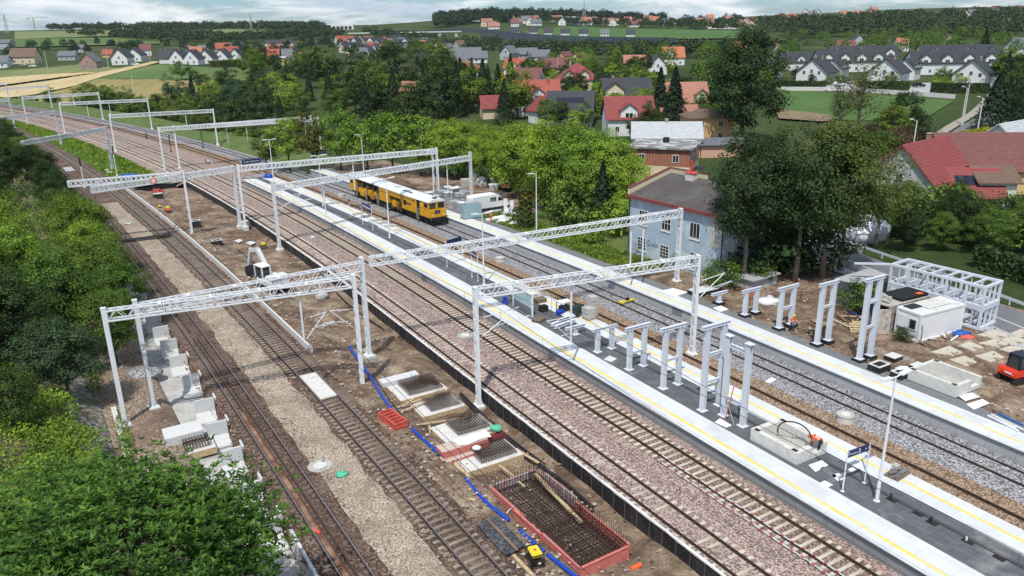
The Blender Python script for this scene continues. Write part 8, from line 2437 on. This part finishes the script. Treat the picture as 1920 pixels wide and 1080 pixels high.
for a in ((89, 128, 10, 'thin pole left of the brick house'), (204, 130, 9, 'pale pole right of the brick house'), (252, 178, 8, 'leaning dark pole in the golden meadow'), (282, 120, 8, 'pole at the end of the stubble track'), (1708, 304, 8, 'street lamp standing left of the crimson barn', True), (1802, 236, 9, 'pole with a lamp beside the country road', True), (1832, 250, 8, 'second road pole beside the country road', True), (702, 190, 9, 'pale pole in the dark wood'), (1046, 140, 9, 'brick coloured pole beside the crimson villa'), (1700, 105, 10, 'pole above the left terraces'), (1858, 100, 10, 'pole above the right terraces'), (1805, 235, 10, 'dark road pole beside the great pine')): pole(*a)
def car(px_, py_, yaw, m, label):
 root = empty('parked_car', tuple(on(px_, py_) + Vector((0, 0, .3))), yaw, label, 'car')
 MB().ext([(-2.1, .35), (-2.15, .8), (-1.9, 1.0), (-1.5, 1.45), (.3, 1.45), (1.0, .98), (2.0, .85), (2.15, .6), (2.1, .35)], -.85, .85).build('body', m, root, bevel=.08)
 b = MB(); b.ext([(-1.6, 1.0), (-1.4, 1.36), (.25, 1.36), (.8, 1.0)], -.87, .87); b.build('window', M_glass, root)
 for x in (-1.35, 1.35):
  for s in (-1, 1): MB().tube([(x, s * .8 - .1, .32), (x, s * .8 + .1, .32)], .32, 12).build('wheel', M_black, root)
car(1574, 163, .1, M_wtile, 'white car parked beside the left gable of the estate'); car(1722, 165, .1, M_dark, 'dark car parked beside the middle gable of the estate'); car(1588, 159, .1, M_conc, 'grey car parked behind the white one'); car(62, 127, .2, M_wtile, 'white car in front of the brown roofed house'); car(255, 124, .2, M_wtile, 'white car beside the second white house'); car(45, 125, .2, M_conc, 'grey car in front of the brown roofed house')

# ------------------------------------------------------------------ trees in the distance
for i, (x, y, h, k, c, lab) in enumerate([(500, 234, 8, 'b0', 'olive', 'leftmost'), (543, 216, 9, 'b1', 'bright', 'second'), (590, 208, 11, 'b2', 'olive', 'third'), (640, 206, 12, 'b3', 'bright', 'fourth'), (690, 212, 12, 'b0', 'bright', 'fifth'), (738, 205, 13, 'b1', 'bright', 'sixth'), (790, 214, 13, 'b2', 'bright', 'seventh'), (836, 222, 13, 'n0', 'bright', 'eighth'), (880, 224, 14, 'n1', 'bright', 'ninth'), (928, 232, 14, 'n0', 'bright', 'tenth'), (975, 224, 15, 'n1', 'bright', 'eleventh'), (1022, 222, 15, 'n0', 'bright', 'twelfth'), (1066, 226, 15, 'n1', 'bright', 'thirteenth'), (1110, 240, 14, 'n0', 'bright', 'fourteenth'), (1150, 256, 14, 'n1', 'bright', 'fifteenth'), (1186, 292, 11, 'n0', 'bright', 'sixteenth')]):
 rr = random.Random(x)
 r0 = P(x, float(np.interp(x, (500, 560, 900, 1000, 1200), (312, 318, 336, 384, 428))), .5)
 dd_ = ray(x, y); kk = math.hypot(r0.x, r0.y) / math.hypot(dd_[0], dd_[1]); hh = CAMZ + dd_[2] * kk - .5
 tree(Vector((r0.x, r0.y, .4)), k, max(6, hh), c, lab + ' tree from the left in the sunlit belt behind the yellow machine', wd=rr.uniform(.82, 1.0), group='belt of sunlit trees')
tree(P(815, 330, .5), 'w', 9.5, 'bright', 'pale drooping willow behind the white portal masts', wd=1.0)
for a in ((858, 333, 5, 'leafy bush in the dark gap behind the paver stacks', 'mid'), (915, 345, 4, 'bush growing between the grey bags', 'bright'), (940, 348, 6, 'dark bush behind the brick stacks', 'dark'), (1050, 412, 5, 'round bush right of the columnar thuja', 'mid'), (1075, 420, 6, 'tall bush in front of the sunlit trees', 'mid'), (1150, 440, 5, 'bush at the left corner of the blue house', 'bright'), (1110, 455, 3, 'low shrub in the grass before the blue house', 'bright'), (980, 420, 3, 'low dark shrub at the foot of the thuja', 'dark'), (1350, 540, 3.5, 'shrub at the right corner of the blue house', 'mid'), (1420, 528, 3, 'shrub beneath the tall yard trees', 'mid'), (1620, 590, 3.5, 'shrub in front of the dark grey container', 'mid'), (1690, 640, 1.4, 'small shrub beside the office container', 'dark'), (1462, 508, 6.5, 'dark undergrowth between the first tall yard trees', 'deep'), (1520, 508, 6.5, 'dark undergrowth behind the bare straight trunk', 'deep'), (1408, 522, 5, 'dark undergrowth at the foot of the nearest yard tree', 'deep'), (1270, 500, 2, 'weed clump below the blue house windows', 'weed'), (1215, 480, 2, 'weed clump at the plinth of the blue house', 'weed')):
 tree(P(a[0], a[1], .6), 's%d' % (a[0] % 2), a[2], a[4], a[3], 'shrub')
tree(P(986, 428, .6), 'col', 6.6, 'olive', 'columnar thuja beside the one armed lamp', wd=1.15)
tree(P(1128, 432, .6), 'c1', 9.5, 'conifer', 'dark spruce between the sunlit belt and the blue house', wd=1.1)
for x, y, h, k, c, wd, lab in ((1393, 532, 16.5, 't0', 'deep', .85, 'dark tall yard tree nearest the blue house'), (1436, 518, 15.5, 't1', 'deep', .7, 'second dark yard tree with a double trunk'), (1490, 528, 17, 't1', 'dark', .78, 'tall yard tree with a bare straight trunk'), (1540, 522, 17.5, 't0', 'olive', .84, 'tall olive yard tree with a sawn trunk fork'), (1574, 508, 15, 't1', 'olive', .75, 'leaning olive yard tree nearest the steel frame')):
 tree(P(x, y, .6), k, h, c, lab, wd=wd)
tree(P(1640, 470, .6), 'sparse', 13, 'olive', 'half bare tree right of the tall yard trees', wd=1.2)
tree(P(1668, 432, .6), 'n0', 6.5, 'mid', 'leafy tree in front of the whitewashed barn gable', wd=.9)
tree(on(1388, 272), 'n1', 26, 'deep', 'great dark tree standing alone right of the orange house', wd=.8)
tree(on(1605, 262), 'sparse', 19, 'olive', 'pale half bare tree in front of the green field', wd=1.15)
tree(on(1570, 258), 'sparse', 13, 'silver', 'grey bare looking tree left of the pale half bare one', wd=.8)
tree(on(1690, 262), 'b1', 11, 'dark', 'dark round tree right of the pale half bare tree'); tree(on(1670, 275), 'b2', 9, 'mid', 'mid green tree below the dark round one')
tree(on(1858, 245), 'c0', 13, 'conifer', 'great dark pine beside the country road', wd=1.6); tree(on(1900, 260), 'c1', 11, 'conifer', 'dark pine at the right picture edge'); tree(on(1840, 120), 'c0', 17, 'conifer', 'tall dark spruce above the right terraces', wd=1.1)
tree(on(1235, 240), 'c0', 15, 'conifer', 'left of two dark spruces beside the salmon roof'); tree(on(1262, 246), 'c1', 15.5, 'conifer', 'right of two dark spruces beside the salmon roof', wd=1.2)
tree(on(942, 205), 'col', 11, 'yellow', 'bright yellow conical thuja in the dark wood', wd=1.2); tree(on(1110, 205), 'col', 6, 'yellow', 'yellow bush beside the timbered house', wd=1.6)
tree(on(1118, 190), 'c1', 11, 'blue', 'blue spruce in front of the crimson villa')
for x, y in ((1500, 155), (1552, 146)): tree(on(x, y), 's0', 6, 'purple', 'purple leaved tree %s the row estate' % ('left of' if x < 1520 else 'inside'))
for px_, py_, lab, s in ((342, 153, 'round green bush in the lush meadow', 9), (365, 157, 'second bush beside the round green one', 6), (100, 205, 'bush group behind the far portals, left part', 9), (165, 208, 'bush group behind the far portals, right part', 11), (205, 212, 'dark bush behind the far portal masts', 9), (63, 200, 'small dark bush seen through a far portal', 5), (235, 218, 'bush right of the far portal bushes', 8), (300, 225, 'bush behind the double far trusses', 9), (350, 232, 'dark bush left of the station sign trees', 9), (400, 240, 'dark tree behind the far right masts', 10), (445, 250, 'dark tree beside the far lamp', 10)):
 tree(on(px_, py_), 'b%d' % (px_ % 4), s, 'mid' if s % 2 else 'dark', lab, wd=1.2)
scatter(34, [(330, 200), (430, 165), (560, 150), (660, 150), (640, 230), (560, 265), (420, 240)], 71, ('b0', 'b1', 'b2', 'b3', 'b0', 'c1'), ('mid', 'mid', 'dark', 'bright', 'blue'), (8, 12), 'tree of the mixed wood behind the station signs', 'trees of the mixed wood behind the signs', 5)
scatter(54, [(560, 145), (760, 130), (870, 165), (1000, 205), (960, 245), (760, 250), (640, 240)], 72, ('c0', 'c1', 'b0', 'b1', 'b2', 'b3'), ('dark', 'dark', 'mid', 'silver'), (10, 16), 'tree of the dark wood between the belt and the estate', 'trees of the dark wood', 5)
scatter(20, [(770, 105), (850, 125), (830, 165), (720, 165), (700, 130)], 73, ('b0', 'b1', 'b2'), ('dark', 'mid'), (12, 17), 'broad tree of the dark wood right before the estate', 'broad trees before the estate', 6)
scatter(26, [(110, 204), (230, 220), (330, 250), (450, 290), (480, 262), (330, 222), (200, 188)], 70, ('b0', 'b1', 'b2', 's0'), ('mid', 'dark', 'mid', 'olive'), (5, 9), 'bush of the green strip behind the far portals', 'bushes behind the far portals', 4)
scatter(58, [(955, 150), (1110, 140), (1340, 200), (1330, 265), (1180, 270), (960, 240)], 74, ('b0', 'b1', 'b2', 'b3'), ('mid', 'bright', 'dark'), (5.5, 9.5), 'garden tree among the red roofed villas', 'garden trees among the villas', 3.5, .2)
scatter(44, [(950, 128), (1190, 118), (1280, 148), (1180, 165), (960, 160)], 84, ('b0', 'b1', 'b2', 'b3'), ('mid', 'bright', 'dark'), (6, 10), 'garden tree behind the crimson villa and its neighbours', 'garden trees behind the crimson villa', 4, .5)
scatter(16, [(1490, 140), (1850, 142), (1850, 165), (1490, 162)], 77, ('s0', 's1', 'b1'), ('mid', 'dark', 'bright'), (3, 5), 'garden shrub inside the row estate', 'garden shrubs of the row estate', 4, 0)
scatter(22, [(1640, 240), (1740, 250), (1700, 300), (1640, 320), (1600, 300)], 78, ('b1', 's0', 's1'), ('mid', 'dark', 'rust'), (4, 7), 'bush in the thicket left of the country road', 'bushes left of the country road', 3.5, 1)
scatter(26, [(1680, 420), (1760, 425), (1925, 420), (1925, 490), (1800, 480), (1690, 470)], 79, ('n0', 's0', 'n1', 'n1'), ('mid', 'deep', 'mid', 'dark'), (4, 7), 'bush of the garden thicket beyond the road and steel frame', 'bushes of the garden thicket', 3, .5)
scatter(12, [(1640, 395), (1720, 405), (1700, 440), (1640, 440)], 80, ('n0', 's1', 'n1'), ('mid', 'olive', 'dark'), (3, 4.5), 'garden tree between the barn and the yard trees', 'garden trees beside the barn', 3, 1)
scatter(16, [(1870, 160), (1925, 160), (1925, 240), (1880, 230)], 81, ('b0', 'c1', 'b3'), ('dark', 'dark', 'mid'), (8, 13), 'dark tree at the right edge beside the country road', 'dark trees at the right edge', 4, 2)
scatter(22, [(450, 118), (620, 120), (640, 150), (460, 150)], 83, ('b0', 'b2', 'b3'), ('dark', 'mid'), (8, 13), 'tree at the upper edge of the mixed wood below the yellow house', 'trees below the yellow house', 6, 4)
pts = lambda n, poly, s: [q for q in (on(x, y) for x, y in draw(n, poly, s)) if far_from_houses(q, 2)]
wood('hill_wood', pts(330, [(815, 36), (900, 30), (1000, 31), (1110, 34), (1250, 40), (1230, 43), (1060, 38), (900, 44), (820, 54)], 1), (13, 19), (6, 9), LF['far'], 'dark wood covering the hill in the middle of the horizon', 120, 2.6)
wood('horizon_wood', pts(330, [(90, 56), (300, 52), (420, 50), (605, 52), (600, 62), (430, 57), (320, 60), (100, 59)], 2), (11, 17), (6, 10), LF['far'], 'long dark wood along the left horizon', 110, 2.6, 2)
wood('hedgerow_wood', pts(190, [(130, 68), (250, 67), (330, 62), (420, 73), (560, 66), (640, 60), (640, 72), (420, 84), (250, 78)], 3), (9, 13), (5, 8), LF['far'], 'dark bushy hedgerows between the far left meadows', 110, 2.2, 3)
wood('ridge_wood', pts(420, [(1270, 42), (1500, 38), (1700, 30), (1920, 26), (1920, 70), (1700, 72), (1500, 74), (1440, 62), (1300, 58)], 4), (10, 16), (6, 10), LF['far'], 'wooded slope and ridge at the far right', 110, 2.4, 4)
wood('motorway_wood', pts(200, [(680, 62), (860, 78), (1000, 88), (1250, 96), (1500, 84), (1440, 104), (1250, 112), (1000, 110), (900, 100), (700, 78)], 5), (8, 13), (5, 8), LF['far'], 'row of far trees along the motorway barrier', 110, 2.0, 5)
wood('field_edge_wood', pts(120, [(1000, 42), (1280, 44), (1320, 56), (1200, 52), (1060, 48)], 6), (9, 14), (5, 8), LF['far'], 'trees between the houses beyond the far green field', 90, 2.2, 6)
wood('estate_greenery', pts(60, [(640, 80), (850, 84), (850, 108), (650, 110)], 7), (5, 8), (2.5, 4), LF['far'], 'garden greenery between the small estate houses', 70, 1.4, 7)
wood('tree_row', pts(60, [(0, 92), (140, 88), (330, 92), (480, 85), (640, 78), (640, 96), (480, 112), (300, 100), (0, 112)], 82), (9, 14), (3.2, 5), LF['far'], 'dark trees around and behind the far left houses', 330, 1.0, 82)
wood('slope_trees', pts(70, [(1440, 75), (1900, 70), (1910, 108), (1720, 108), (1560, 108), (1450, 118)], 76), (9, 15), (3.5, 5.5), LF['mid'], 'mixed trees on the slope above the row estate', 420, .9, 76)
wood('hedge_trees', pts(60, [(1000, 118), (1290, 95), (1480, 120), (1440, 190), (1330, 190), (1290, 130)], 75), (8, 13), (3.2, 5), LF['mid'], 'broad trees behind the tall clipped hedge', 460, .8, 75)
# ------------------------------------------------------------------ air
hz = MB().box(-4600, 4600, -4600, 4600, -62, 85).build('haze', [bpy.data.materials.new('haze_air')])
tag(hz, None, None, None, 'stuff')
hm = hz.data.materials[0]; hm.use_nodes = True
hn = hm.node_tree; hn.nodes.remove(hn.nodes['Principled BSDF'])
pv = hn.nodes.new('ShaderNodeVolumePrincipled')
pv.inputs['Color'].default_value = (.80, .88, .95, 1); pv.inputs['Density'].default_value = .00004; pv.inputs['Anisotropy'].default_value = .2
hn.links.new(pv.outputs[0], hn.nodes['Material Output'].inputs['Volume'])
